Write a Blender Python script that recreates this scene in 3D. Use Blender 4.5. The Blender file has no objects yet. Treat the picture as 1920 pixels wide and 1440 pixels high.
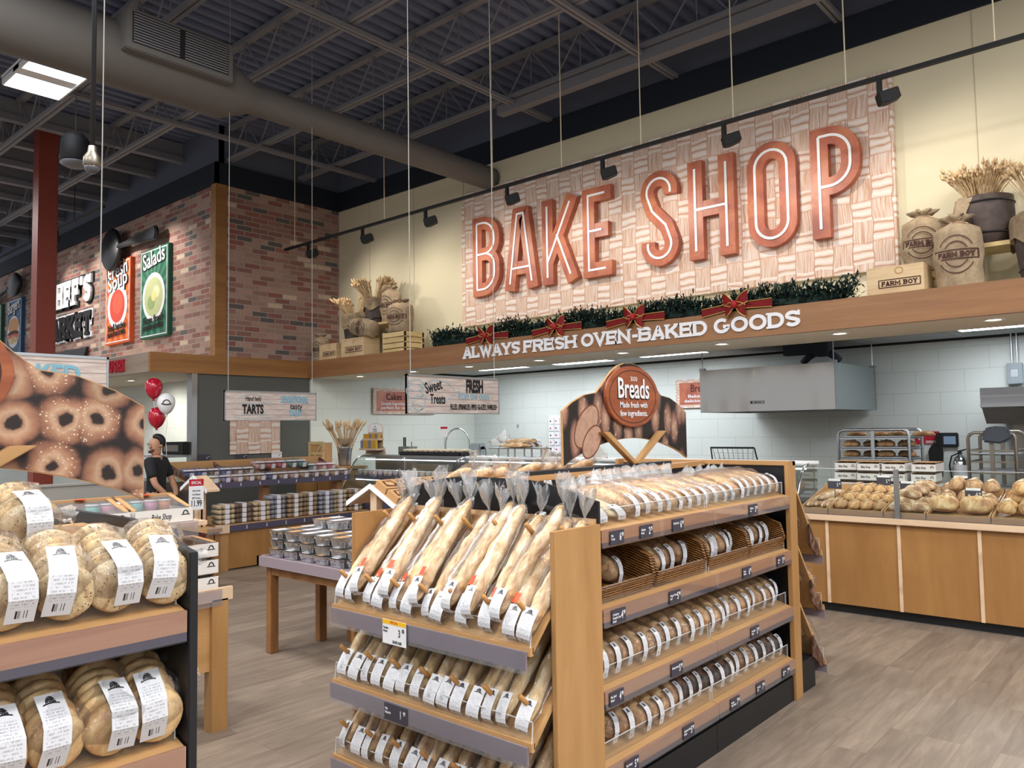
import bpy, bmesh, math, random
from mathutils import Vector as V, Matrix as M, noise as NZ
PI = math.pi
R = random.Random(11)
SC = bpy.context.scene
COL = SC.collection

# ------------------------------------------------------------------ camera
cam = bpy.data.objects.new('camera', bpy.data.cameras.new('camera'))
COL.objects.link(cam)
_f = V((-0.65998474, 0.74913354, 0.05673695)); _r = V((0.74967607, 0.66162653, -0.01536652)); _u = V((0.04905024, -0.03239266, 0.9982709))
cam.matrix_world = M(((_r.x, _u.x, -_f.x, 0), (_r.y, _u.y, -_f.y, 0), (_r.z, _u.z, -_f.z, 1.75), (0, 0, 0, 1)))
cam.data.sensor_width = 36; cam.data.sensor_fit = 'HORIZONTAL'
cam.data.lens = 36 * 1472.53 / 1920
cam.data.clip_start = .05; cam.data.clip_end = 100
SC.camera = cam

# ------------------------------------------------------------------ world, exposure
W = bpy.data.worlds.new('world'); SC.world = W; W.use_nodes = True
W.node_tree.nodes['Background'].inputs[0].default_value = (.95, .97, 1, 1)
W.node_tree.nodes['Background'].inputs[1].default_value = .6
SC.view_settings.view_transform = 'Standard'; SC.view_settings.look = 'None'
SC.view_settings.exposure = 0.0; SC.view_settings.gamma = 1
SC.cycles.max_bounces = 6; SC.cycles.diffuse_bounces = 3; SC.cycles.glossy_bounces = 3
SC.cycles.transmission_bounces = 4; SC.cycles.transparent_max_bounces = 14
SC.cycles.caustics_reflective = False; SC.cycles.caustics_refractive = False
SC.cycles.sample_clamp_indirect = 4

# ------------------------------------------------------------------ lamps of the hall
def area(name, loc, size, energy, col=(1, 1, 1), rot=(0, 0, 0)):
    l = bpy.data.lights.new(name, 'AREA'); l.shape = 'RECTANGLE'; l.size, l.size_y = size
    l.energy = energy; l.color = col
    o = bpy.data.objects.new(name, l); COL.objects.link(o); o.location = loc; o.rotation_euler = rot
    return o
HALL = 138
for x, y in ((-6.6, .6), (-6.6, -2.6), (-2.9, 2.6), (-2.9, -1.2), (-2.9, -5), (1.2, 2.6), (1.2, 5.6), (1.2, -1.2), (4.6, 1.5), (4.6, 4.7), (4.6, -2), (8, 3), (8, -1), (-6.6, -6), (.6, -5), (-10.4, -.6), (-14, -.6), (-17, 2.6), (-5.2, 2.0)):
    area('high_bay_lamp', (x, y, 6.08), (.62, 1.05), HALL * (1.35 if x > 4 else 1), (1, .985, .965), (0, 0, PI / 2))
def spot(name, loc, target, energy, ang, col, blend=.6, rad=.04):
    l = bpy.data.lights.new(name, 'SPOT'); l.energy = energy; l.spot_size = ang; l.spot_blend = blend; l.color = col; l.shadow_soft_size = rad
    o = bpy.data.objects.new(name, l); COL.objects.link(o); o.location = loc
    d = V(target) - V(loc); o.rotation_euler = d.to_track_quat('-Z', 'Y').to_euler()
HEADS = (-11.39, -9.9, -8.42, -6.82, -5.28, -3.71, -2.14, -.55)
for hx in HEADS:
    spot('track_lamp', (hx + .12, 7.8, 4.72), (hx + .5, 9.03, 3.75), 56, 2.3, (1, .91, .8), 1.0)
for hx in (-18.9, -17.4, -15.8, -14.2):
    spot('track_lamp', (hx, 5.4, 5.6), (hx + .2, 6.6, 4.3), 110, 1.7, (1, .92, .82))
for hx in (-10.938, -9.561, -8.289, -6.925, -5.542, -4.176, -2.837, -1.437, -14.1):
    spot('soffit_lamp', (hx, 8.44 if hx > -12 else 5.9, 2.67), (hx, 8.44 if hx > -12 else 6.3, 0), 26 if hx > -12 else 110, 2.2 if hx > -12 else 2.9, (1, .93, .82), .8)

# ------------------------------------------------------------------ materials
def hx(h):
    h = h.lstrip('#'); c = [int(h[i:i + 2], 16) / 255 for i in (0, 2, 4)]
    return tuple(((x + .055) / 1.055) ** 2.4 if x > .04045 else x / 12.92 for x in c) + (1,)
class NT:
    def __init__(s, name):
        s.m = bpy.data.materials.new(name); s.m.use_nodes = True; s.t = s.m.node_tree; s.t.nodes.clear()
        s.out = s.n('OutputMaterial')
    def n(s, ty, ins=None, **kw):
        o = s.t.nodes.new('ShaderNode' + ty)
        for k, v in kw.items(): setattr(o, k, v)
        for k, v in (ins or {}).items(): s.set(o.inputs[k], v)
        return o
    def set(s, inp, v):
        if isinstance(v, bpy.types.NodeSocket): s.t.links.new(v, inp)
        elif isinstance(v, bpy.types.Node): s.t.links.new(v.outputs[0], inp)
        else: inp.default_value = v
    def co(s, kind='Object', scale=(1, 1, 1), rot=(0, 0, 0), loc=(0, 0, 0)):
        tc = s.n('TexCoord')
        return s.n('Mapping', {'Vector': tc.outputs[kind], 'Scale': scale, 'Rotation': rot, 'Location': loc}).outputs[0]
    def ramp(s, fac, stops, interp='LINEAR'):
        r = s.n('ValToRGB', {'Fac': fac}); e = r.color_ramp; e.interpolation = interp
        while len(e.elements) < len(stops): e.elements.new(.5)
        for el, (p, c) in zip(e.elements, stops): el.position = p; el.color = hx(c) if isinstance(c, str) else c
        return r.outputs[0]
    def noise(s, vec, scale=5, detail=4, rough=.6, dist=0):
        return s.n('TexNoise', {'Vector': vec, 'Scale': scale, 'Detail': detail, 'Roughness': rough, 'Distortion': dist})
    def mix(s, fac, a, b, mode='MIX'):
        m = s.n('Mix', data_type='RGBA', blend_type=mode)
        s.set(m.inputs[0], fac); s.set(m.inputs[6], a); s.set(m.inputs[7], b); return m.outputs[2]
    def math(s, op, a, b=0.0, c=0.0):
        m = s.n('Math', operation=op); s.set(m.inputs[0], a); s.set(m.inputs[1], b)
        if op in ('MULTIPLY_ADD',): s.set(m.inputs[2], c)
        return m.outputs[0]
    def vary(s, col, amt=.25, hue=0):
        oi = s.n('ObjectInfo'); v = s.math('MULTIPLY_ADD', oi.outputs['Random'], amt, 1 - amt / 2)
        return s.n('HueSaturation', {'Color': col, 'Value': v}).outputs[0]
    def pbr(s, col, rough=.6, metal=0, bump=None, bs=.3, bd=.01, spec=.5, coat=0, **kw):
        ins = {'Base Color': col, 'Roughness': rough, 'Metallic': metal, 'Specular IOR Level': spec, 'Coat Weight': coat}
        ins.update(kw)
        p = s.n('BsdfPrincipled', ins)
        if bump is not None:
            b = s.n('Bump', {'Strength': bs, 'Distance': bd, 'Height': bump}); s.set(p.inputs['Normal'], b)
        s.t.links.new(p.outputs[0], s.out.inputs[0]); return s.m
def flat(name, h, rough=.6, metal=0, spec=.5, coat=0):
    t = NT(name); return t.pbr(hx(h), rough, metal, spec=spec, coat=coat)
def emit(name, h, k):
    t = NT(name); e = t.n('Emission', {'Color': hx(h), 'Strength': k}); t.t.links.new(e.outputs[0], t.out.inputs[0]); return t.m
def wood(name, a, b, scale=(3, 3, 40), rough=.45, c=None, kind='Object', rot=(0, 0, 0), vary=0):
    t = NT(name); v = t.co(kind, scale, rot); n = t.noise(v, 1, 5, .65, .4)
    n2 = t.noise(t.co(kind, tuple(q * .35 for q in scale), rot), 1, 3)
    f = t.math('MULTIPLY_ADD', n.outputs[0], .6, t.math('MULTIPLY', n2.outputs[0], .4))
    col = t.ramp(f, [(.32, a), (.52, c or b), (.7, b)])
    if vary: col = t.vary(col, vary)
    return t.pbr(col, rough, bump=n.outputs[0], bs=.06)
def crust(name, stops, scale=9, rough=.55, flecks=None, vary=.25, stretch=(1, 1, 1), bs=.5, tex=None):
    t = NT(name); v = t.co('Object', stretch); n = t.noise(v, scale, 6, .65, .6)
    col = t.ramp(n.outputs[0], stops)
    if flecks:
        vo = t.n('TexVoronoi', {'Vector': t.co('Object'), 'Scale': flecks[1]})
        f = t.math('LESS_THAN', vo.outputs['Distance'], flecks[2]); col = t.mix(f, col, hx(flecks[0]))
    col = t.n('HueSaturation', {'Color': t.vary(col, vary), 'Saturation': .84}).outputs[0]
    n2 = t.noise(t.co('Object'), scale * 6, 4)
    return t.pbr(col, rough, bump=n2.outputs[0], bs=bs, bd=.006, spec=.35)

MT = {}
def film(name, haze, k=.9, scale=38, bs=.9, st=(1, 1, 1)):
    t = NT(name); n = t.noise(t.co('Object', st), scale, 2, .6, 1.5)
    b = t.n('Bump', {'Strength': bs, 'Distance': .009, 'Height': n.outputs[0]})
    g = t.n('BsdfGlossy', {'Color': (1, 1, 1, 1), 'Roughness': .19, 'Normal': b.outputs[0]})
    tr = t.n('BsdfTransparent', {'Color': (.97, .97, .97, 1)})
    lw = t.n('LayerWeight', {'Blend': .2})
    fac = t.math('MULTIPLY_ADD', lw.outputs['Fresnel'], k, .06)
    m1 = t.n('MixShader', {0: fac, 1: tr.outputs[0], 2: g.outputs[0]})
    d = t.n('BsdfDiffuse', {'Color': (.95, .97, 1, 1), 'Normal': b.outputs[0]})
    m2 = t.n('MixShader', {0: haze, 1: m1.outputs[0], 2: d.outputs[0]})
    t.t.links.new(m2.outputs[0], t.out.inputs[0]); return t.m
MT['film'] = film('bag_film', .01, .45, 1, 1.0, (16, 90, 90)); MT['tuft'] = film('bag_tuft_film', .2, .7, 1, 1.0, (60, 60, 40))
MT['tub'] = film('clear_tub_plastic', .02, .4, 1, .25, (12, 12, 12))
def acryl(name, haze=.03, tint=(.97, .98, .98, 1)):
    t = NT(name)
    g = t.n('BsdfGlossy', {'Color': (1, 1, 1, 1), 'Roughness': .04}); tr = t.n('BsdfTransparent', {'Color': tint})
    lw = t.n('LayerWeight', {'Blend': .18}); fac = t.math('MULTIPLY_ADD', lw.outputs['Fresnel'], .3, .012)
    m1 = t.n('MixShader', {0: fac, 1: tr.outputs[0], 2: g.outputs[0]})
    d = t.n('BsdfDiffuse', {'Color': (.9, .93, .95, 1)}); m2 = t.n('MixShader', {0: haze, 1: m1.outputs[0], 2: d.outputs[0]})
    t.t.links.new(m2.outputs[0], t.out.inputs[0]); return t.m
MT['acrylic'] = acryl('clear_acrylic', .012); MT['acrylic_edge'] = acryl('acrylic_edge', .45); MT['glass'] = acryl('showcase_glass', .006, (.95, .98, .97, 1))
MT['rail_plastic'] = acryl('rail_plastic', .08, (.86, .85, .9, 1))
MT['plastic_tray'] = acryl('smoked_plastic', .05, (.8, .8, .8, 1))

MT['wood'] = wood('maple_wood', '#9a7144', '#bd9362', (6, 6, 1.1), .42, '#ad8352')
MT['wood_x'] = wood('maple_wood_lengthwise', '#a98152', '#cda475', (1.2, 8, 8), .42, '#bd9363')
MT['wood_y'] = wood('maple_wood_shelf', '#a67e50', '#cba273', (8, 1.2, 8), .42, '#ba9060')
MT['counter_wood'] = wood('counter_veneer', '#8d6335', '#ad7f4a', (5, 5, .9), .4, '#9d7140')
MT['pale_wood'] = wood('pale_trim_wood', '#b99878', '#d8bb9c', (1, 6, 6), .5)
MT['beam_wood'] = wood('bulkhead_wood', '#7d5434', '#a1744c', (.8, 8, 14), .5, '#90653f')
MT['beam_wood_y'] = wood('bulkhead_wood_y', '#85592f', '#a87a49', (8, .8, 14), .5, '#976a3b')
MT['table_wood'] = wood('rustic_table_wood', '#70492a', '#a57747', (9, 9, 2), .5, '#8c6038')
MT['crate_wood'] = wood('crate_wood', '#a5885a', '#cdb684', (3, 3, 18), .6)
MT['box_wood'] = wood('stencilled_box_wood', '#b08f67', '#d3b991', (2, 2, 14), .6)
MT['peg'] = flat('peg_wood', '#a5763f', .5)
MT['mauve'] = wood('rail_insert', '#946555', '#ad8069', (3, 1.5, 30), .4)
MT['black'] = flat('black_laminate', '#17191e', .42); MT['matte_black'] = flat('matte_black', '#0d0d0f', .7)
MT['dark_strip'] = flat('dark_rail_strip', '#4c4759', .35)
MT['kick'] = flat('black_kick', '#111418', .5)
MT['white'] = flat('white_paper', '#e6e7ec', .7); MT['white_gloss'] = flat('white_paint', '#eceef0', .35)
MT['card'] = flat('white_card', '#d9d6d2', .7); MT['kraft'] = flat('kraft_card', '#b48a5c', .75)
MT['ink'] = flat('black_ink', '#141418', .8); MT['blue_ink'] = flat('blue_ink', '#6fa4b8', .8); MT['brown_ink'] = flat('brown_ink', '#4a2b26', .85)
MT['grey_ink'] = flat('grey_ink', '#8d9096', .8); MT['red_ink'] = flat('red_ink', '#b3122a', .6); MT['pale_blue'] = flat('pale_blue_print', '#93aeb7', .8)
MT['tag'] = flat('price_tag_slate', '#3b3946', .5); MT['orange'] = flat('orange_sticker', '#f24a1e', .5); MT['yellow'] = flat('yellow_strip', '#eebb22', .5)
MT['steel'] = flat('brushed_steel', '#b9bcbe', .28, 1); MT['chrome'] = flat('chrome', '#d8dadc', .12, 1); MT['alu'] = flat('aluminium', '#b0b5ba', .38, 1)
MT['dark_steel'] = flat('worn_steel', '#8a8379', .4, 1)
MT['burlap'] = crust('burlap', [(.3, '#8d7658'), (.7, '#b39a76')], 14, .95, None, .1, (1, 1, 1), .8)
MT['pot'] = crust('dark_pot', [(.3, '#3d3331'), (.7, '#594a45')], 6, .7, None, .05)
MT['wheat'] = crust('wheat_straw', [(.3, '#a97f4c'), (.7, '#dcbd85')], 30, .8, None, .2)
MT['cream'] = flat('cream_paint', '#d6cdb0', .85); MT['soffit'] = flat('soffit_paint', '#e6e0cf', .85)
MT['navy'] = flat('navy_band', '#0e1826', .8); MT['deck'] = flat('dark_deck_paint', '#666f88', .7); MT['steelpaint'] = flat('grey_steel_paint', '#7a7b82', .6)
MT['ductgrey'] = flat('duct_paint', '#63615f', .65)
MT['rod'] = flat('rod_grey', '#9a9993', .6); MT['greywall'] = flat('grey_wall_paint', '#5a5c58', .8); MT['upper'] = flat('upper_wall_paint', '#596070', .85)
MT['redcol'] = flat('red_column_paint', '#84382a', .5)
MT['ceilt'] = flat('ceiling_tile', '#c9ced2', .9)
MT['red'] = flat('red_gloss', '#b5152f', .2, 0, .5, .5); MT['ribbon'] = flat('red_ribbon', '#a00f16', .6); MT['gold'] = flat('gold_edge', '#c6a560', .4, .6)
MT['lamp'] = emit('lamp_panel', '#f4f8ff', 24); MT['bulb'] = emit('downlight_glow', '#fff0d2', 14); MT['tube'] = emit('fluorescent_tube', '#f2f6ff', 14)
MT['screen'] = emit('lit_shelf_strip', '#eef2ff', 3)

def blockwall(name, col, mortar, axis, bw, rh, ms=.008, rough=.6):
    t = NT(name); tc = t.n('TexCoord'); sx = t.n('SeparateXYZ', {0: tc.outputs['Object']})
    cv = t.n('CombineXYZ', {0: sx.outputs[axis], 1: sx.outputs[2]})
    b = t.n('TexBrick', {'Vector': cv.outputs[0], 'Scale': 1, 'Brick Width': bw, 'Row Height': rh, 'Mortar Size': ms, 'Color1': (0, 0, 0, 1), 'Color2': (1, 1, 1, 1), 'Mortar': (.5, .5, .5, 1), 'Bias': 0})
    if isinstance(col, str): c = t.mix(b.outputs['Fac'], hx(col), hx(mortar))
    else:
        n = t.noise(cv.outputs[0], 30, 4); cc = t.ramp(b.outputs['Color'], col, 'CONSTANT')
        cc = t.n('HueSaturation', {'Color': cc, 'Saturation': .78, 'Value': t.math('MULTIPLY_ADD', n.outputs[0], .95, .8)}).outputs[0]
        c = t.mix(b.outputs['Fac'], cc, hx(mortar))
    inv = t.math('SUBTRACT', 1, b.outputs['Fac'])
    return t.pbr(c, rough, bump=inv, bs=.35 if not isinstance(col, str) else .08, bd=.01)
BR = [(0, '#7a4c40'), (.16, '#8f6a5a'), (.3, '#7d3f34'), (.42, '#9a7262'), (.56, '#86594b'), (.66, '#56504f'), (.75, '#95705d'), (.85, '#b49a80'), (.91, '#8a4334')]
MT['brick_x'] = blockwall('thin_brick', BR, '#a2948a', 0, .3, .092, .009, .85)
MT['brick_y'] = blockwall('thin_brick_return', BR, '#a2948a', 1, .3, .092, .009, .85)
MT['block_x'] = blockwall('white_block', '#d6ddd8', '#c5cec9', 0, .62, .31, .006, .5); MT['block_y'] = blockwall('white_block_side', '#d8ddd4', '#c8cfc5', 1, .62, .31, .006, .5)

def floor_mat():
    t = NT('vinyl_plank'); tc = t.n('TexCoord'); sx = t.n('SeparateXYZ', {0: tc.outputs['Object']})
    cv = t.n('CombineXYZ', {0: sx.outputs[1], 1: sx.outputs[0]}).outputs[0]
    b = t.n('TexBrick', {'Vector': cv, 'Scale': 1, 'Brick Width': 1.22, 'Row Height': .18, 'Mortar Size': .0015, 'Color1': (0, 0, 0, 1), 'Color2': (1, 1, 1, 1), 'Mortar': (.3, .3, .3, 1)}, offset_frequency=3, offset=.37)
    off = t.n('VectorMath', {0: cv, 1: t.n('CombineXYZ', {0: t.math('MULTIPLY', b.outputs['Color'], 7), 1: t.math('MULTIPLY', b.outputs['Color'], 31)}).outputs[0]}, operation='ADD').outputs[0]
    m = t.n('Mapping', {'Vector': off, 'Scale': (1.3, 9, 1)}).outputs[0]
    n = t.noise(m, 1.6, 6, .62, .7); n2 = t.noise(t.n('Mapping', {'Vector': off, 'Scale': (3, 60, 1)}).outputs[0], 1, 4)
    f = t.math('ADD', t.math('MULTIPLY', n.outputs[0], .62), t.math('ADD', t.math('MULTIPLY', n2.outputs[0], .2), t.math('MULTIPLY', b.outputs['Color'], .16)))
    col = t.ramp(f, [(.3, '#6f6156'), (.47, '#827467'), (.6, '#928374'), (.75, '#a59483')])
    col = t.mix(t.math('MULTIPLY', b.outputs['Fac'], .55), col, hx('#5a4c44'))
    return t.pbr(col, .42, bump=n2.outputs[0], bs=.05, spec=.4)
MT['floor'] = floor_mat()

def wicker_print():
    t = NT('wicker_print'); tc = t.n('TexCoord'); sx = t.n('SeparateXYZ', {0: tc.outputs['UV']}); u0, v0 = sx.outputs[0], sx.outputs[1]
    wob = t.noise(tc.outputs['UV'], 4, 2); u = t.math('MULTIPLY_ADD', wob.outputs[0], .06, u0); v = t.math('MULTIPLY_ADD', wob.outputs[0], .07, v0)
    cu = t.math('DIVIDE', u, .215); cv = t.math('DIVIDE', v, .235)
    par = t.math('MODULO', t.math('ADD', t.math('FLOOR', cu), t.math('FLOOR', cv)), 2)
    # upright straw bundles
    a = t.noise(t.n('CombineXYZ', {0: t.math('MULTIPLY', u, 75), 1: t.math('MULTIPLY', v, 2.2)}).outputs[0], 1, 3, .6)
    ca = t.ramp(a.outputs[0], [(.3, '#ad7c60'), (.42, '#c8a48c'), (.55, '#d9c4b6'), (.72, '#e2d6d0')])
    # twisted cross strands
    fr = t.math('FRACT', t.math('MULTIPLY', cv, 2.5)); pr = t.math('SINE', t.math('MULTIPLY', fr, PI))
    b = t.noise(t.n('CombineXYZ', {0: t.math('MULTIPLY', u, 6), 1: t.math('MULTIPLY', v, 60)}).outputs[0], 1, 3, .6)
    cb = t.ramp(t.math('MULTIPLY_ADD', pr, .62, t.math('MULTIPLY', b.outputs[0], .38)), [(.12, '#a06a58'), (.3, '#c9a48f'), (.55, '#dac7b8'), (.85, '#e6dcd5')])
    c = t.mix(par, ca, cb)
    e = t.math('FRACT', cu); edge = t.math('MULTIPLY', e, t.math('SUBTRACT', 1, e)); c = t.mix(t.math('LESS_THAN', edge, .02), c, hx('#b98d78'))
    return t.pbr(c, .8)
MT['wicker'] = wicker_print()

def copper():
    t = NT('copper_letter'); n = t.noise(t.co('Object'), 3.2, 5, .6, .5)
    c = t.ramp(n.outputs[0], [(.3, '#8f4a38'), (.5, '#b06247'), (.7, '#c27a54')]); return t.pbr(c, .45)
MT['copper'] = copper()
MT['letter_side'] = flat('letter_side', '#a85a2c', .5)

def planks_print(name, a, b, line):
    t = NT(name); tc = t.n('TexCoord'); sx = t.n('SeparateXYZ', {0: tc.outputs['Object']})
    z = t.math('DIVIDE', sx.outputs[2], .062)
    n = t.noise(t.co('Object', (6, 6, 40)), 1, 4); c = t.ramp(n.outputs[0], [(.35, a), (.65, b)])
    c = t.mix(t.math('LESS_THAN', t.math('FRACT', z), .07), c, hx(line)); return t.pbr(c, .7)
MT['planks'] = planks_print('washed_plank_print', '#a99a94', '#c7bcb5', '#83716b')

def bagel_print():
    t = NT('bagel_photo_print'); q = t.n('SeparateXYZ', {0: t.co('Object', (1, 6.9, 6.9), (0, 0, 0), (0, .35, .2))}); v = t.n('CombineXYZ', {0: q.outputs[1], 1: q.outputs[2]}).outputs[0]; wv = t.noise(v, 1.7, 3); v = t.n('VectorMath', {0: v, 1: t.n('VectorMath', {0: wv.outputs[1], 'Scale': .35}, operation='SCALE').outputs[0]}, operation='ADD').outputs[0]; vo = t.n('TexVoronoi', {'Vector': v, 'Scale': 1, 'Randomness': .62}, voronoi_dimensions='2D')
    n = t.noise(v, 2.5, 4); d = t.math('MULTIPLY_ADD', n.outputs[0], .16, t.math('SUBTRACT', vo.outputs['Distance'], .08))
    c = t.ramp(d, [(.0, '#1f100c'), (.12, '#2c150e'), (.17, '#b98259'), (.26, '#d2a377'), (.36, '#b87848'), (.48, '#8d4f2c'), (.55, '#4a2517'), (.61, '#1a0d0b')])
    hsv = t.n('HueSaturation', {'Color': c, 'Saturation': .82, 'Value': t.math('MULTIPLY_ADD', vo.outputs['Color'], .6, .48)}).outputs[0]
    v2 = t.n('TexVoronoi', {'Vector': v, 'Scale': 13}); sp = t.math('LESS_THAN', v2.outputs['Distance'], .26)
    sel = t.math('GREATER_THAN', t.n('SeparateColor', {0: vo.outputs['Color']}).outputs[1], .45)
    ring = t.math('MULTIPLY', t.math('GREATER_THAN', d, .2), t.math('LESS_THAN', d, .5))
    c = t.mix(t.math('MULTIPLY', sp, t.math('MULTIPLY', sel, ring)), hsv, hx('#cdb9a4')); return t.pbr(c, .55)
MT['bagel_print'] = bagel_print()
def bread_print():
    t = NT('bread_photo_print'); q = t.n('SeparateXYZ', {0: t.co('Object', (1, 9.0, 4.2), (.6, 0, 0))}); v = t.n('CombineXYZ', {0: q.outputs[1], 1: q.outputs[2]}).outputs[0]; vo = t.n('TexVoronoi', {'Vector': v, 'Scale': 1, 'Randomness': .85}, voronoi_dimensions='2D')
    n = t.noise(v, 2.5, 4, .6, .5); d = t.math('MULTIPLY_ADD', n.outputs[0], .2, t.math('SUBTRACT', vo.outputs['Distance'], .1))
    c = t.ramp(d, [(.0, '#c59c7c'), (.18, '#a87557'), (.34, '#8a5640'), (.44, '#5a3427'), (.52, '#1c1210')])
    c = t.n('HueSaturation', {'Color': c, 'Value': t.math('MULTIPLY_ADD', vo.outputs['Color'], .9, .45), 'Saturation': .8}).outputs[0]
    fl = t.noise(v, 5, 3); c = t.mix(t.math('MULTIPLY', t.math('GREATER_THAN', fl.outputs[0], .6), t.math('LESS_THAN', d, .4)), c, hx('#b79e8b')); return t.pbr(c, .55)
MT['bread_print'] = bread_print()
MT['plaque'] = wood('plaque_wood', '#7d3d22', '#a8603a', (1, 3, 22), .5, '#934e2d')
MT['slice'] = crust('bread_slice_print', [(.35, '#a97c63'), (.6, '#bb8e72')], 25, .6, None, 0); MT['slice_edge'] = flat('slice_crust_print', '#6d3f2c', .6)

def label_mat():
    t = NT('bread_label'); tc = t.n('TexCoord'); sx = t.n('SeparateXYZ', {0: tc.outputs['UV']}); u, v = sx.outputs[0], sx.outputs[1]
    def rng(x, a, b): return t.math('MULTIPLY', t.math('GREATER_THAN', x, a), t.math('LESS_THAN', x, b))
    n = t.noise(t.n('CombineXYZ', {0: t.math('MULTIPLY', u, 16), 1: t.math('MULTIPLY', v, 24)}).outputs[0], 1, 2, .6)
    txt = t.math('MULTIPLY', t.math('GREATER_THAN', n.outputs[0], .5), t.math('MULTIPLY', rng(u, .12, .88), t.math('MULTIPLY', rng(v, .2, .76), t.math('GREATER_THAN', t.math('FRACT', t.math('MULTIPLY', v, 24)), .45))))
    bar = t.math('MULTIPLY', rng(v, .06, .16), t.math('MULTIPLY', rng(u, .3, .72), t.math('GREATER_THAN', t.n('TexWhiteNoise', {'W': t.math('FLOOR', t.math('MULTIPLY', u, 42))}, noise_dimensions='1D').outputs[0], .45)))
    du = t.math('SUBTRACT', u, .5); dv = t.math('MULTIPLY', t.math('SUBTRACT', v, .85), 1.7)
    r = t.math('SQRT', t.math('ADD', t.math('MULTIPLY', du, du), t.math('MULTIPLY', dv, dv)))
    hat = t.math('MULTIPLY', t.math('MULTIPLY', t.math('LESS_THAN', r, .19), t.math('GREATER_THAN', v, .85)), t.math('GREATER_THAN', t.noise(t.n('CombineXYZ', {0: t.math('MULTIPLY', u, 22), 1: t.math('MULTIPLY', v, 40)}).outputs[0], 1, 2).outputs[0], .4))
    brim = t.math('MULTIPLY', rng(u, .2, .8), t.math('LESS_THAN', t.math('ABSOLUTE', t.math('SUBTRACT', v, t.math('SUBTRACT', .85, t.math('MULTIPLY', t.math('MULTIPLY', du, du), .25)))), .012))
    c = t.mix(t.math('MULTIPLY', txt, .55), hx('#d3d5db'), hx('#7d8088'))
    c = t.mix(t.math('MAXIMUM', bar, t.math('MAXIMUM', hat, brim)), c, hx('#1f2026')); return t.pbr(c, .45)
MT['label'] = label_mat()

MT['baguette'] = crust('baguette_crust', [(.36, '#a06c34'), (.45, '#c6954f'), (.54, '#dcb67b'), (.64, '#efe0bb')], 9, .6, None, .18, (1, 2.2, 2.2))
MT['white_baguette'] = crust('pale_baguette_crust', [(.36, '#bd8f48'), (.5, '#debd7d'), (.64, '#f0e0b6')], 8, .6, None, .15, (1, 2.2, 2.2))
MT['golden'] = crust('golden_crust', [(.36, '#a3692e'), (.5, '#cf9c57'), (.64, '#ebca8f')], 11, .55, None, .25)
MT['wheatloaf'] = crust('wheat_crust', [(.36, '#98642d'), (.5, '#c38d4b'), (.64, '#dfb87e')], 13, .6, None, .25)
MT['rye'] = crust('dark_rye_crust', [(.36, '#2f1b11'), (.5, '#593524'), (.64, '#8f6142')], 14, .6, None, .3)
MT['seeded'] = crust('seeded_crust', [(.36, '#8f5f32'), (.5, '#bf8a4b'), (.64, '#dcb57b')], 12, .65, ('#d9c09a', 90, .3), .2)
MT['muffin'] = crust('seeded_muffin', [(.36, '#9d7743'), (.48, '#bf9f6b'), (.62, '#d3bc8e')], 16, .75, ('#6a5433', 95, .2), .12)
MT['plain_muffin'] = crust('plain_muffin', [(.36, '#b37f3f'), (.5, '#cfa866'), (.64, '#dec48e')], 9, .7, None, .1)
MT['floury'] = crust('floury_crust', [(.36, '#8e5f36'), (.46, '#bf9463'), (.56, '#dcc09a'), (.66, '#e8dac2')], 11, .7, None, .15)
MT['bun'] = crust('golden_bun', [(.36, '#ac6f2d'), (.5, '#d8a453'), (.64, '#efd59a')], 12, .5, None, .2)
MT['pita'] = crust('pita_crust', [(.3, '#96683f'), (.5, '#bb8b5b'), (.7, '#d9b98f')], 8, .7, None, .1)
MT['tortilla'] = crust('tortilla', [(.3, '#b5a178'), (.6, '#d3c39b')], 10, .7, None, .05)
MT['foil'] = NT('foil_pan').pbr(hx('#d3d6da'), .3, 1)
def basket_mat():
    t = NT('basket_weave'); v = t.co('Object'); w = t.n('TexWave', {'Vector': v, 'Scale': 26, 'Distortion': 2.5, 'Detail': 2}, bands_direction='Z'); n = t.noise(v, 30, 3)
    f = t.math('MULTIPLY', w.outputs[1], n.outputs[0]); c = t.ramp(f, [(.05, '#3a2110'), (.25, '#7c5023'), (.6, '#b07c3e')]); return t.pbr(c, .5, bump=w.outputs[1], bs=.6, bd=.01)
MT['basket'] = basket_mat()
MT['skin'] = flat('skin', '#b98a70', .5); MT['hair'] = flat('black_hair', '#120f0e', .6); MT['shirt'] = flat('black_shirt', '#0f1116', .8)
MT['fir'] = flat('fir_needles', '#16302a', .7); MT['fir_tip'] = flat('fir_tips', '#3c5244', .7)

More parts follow.
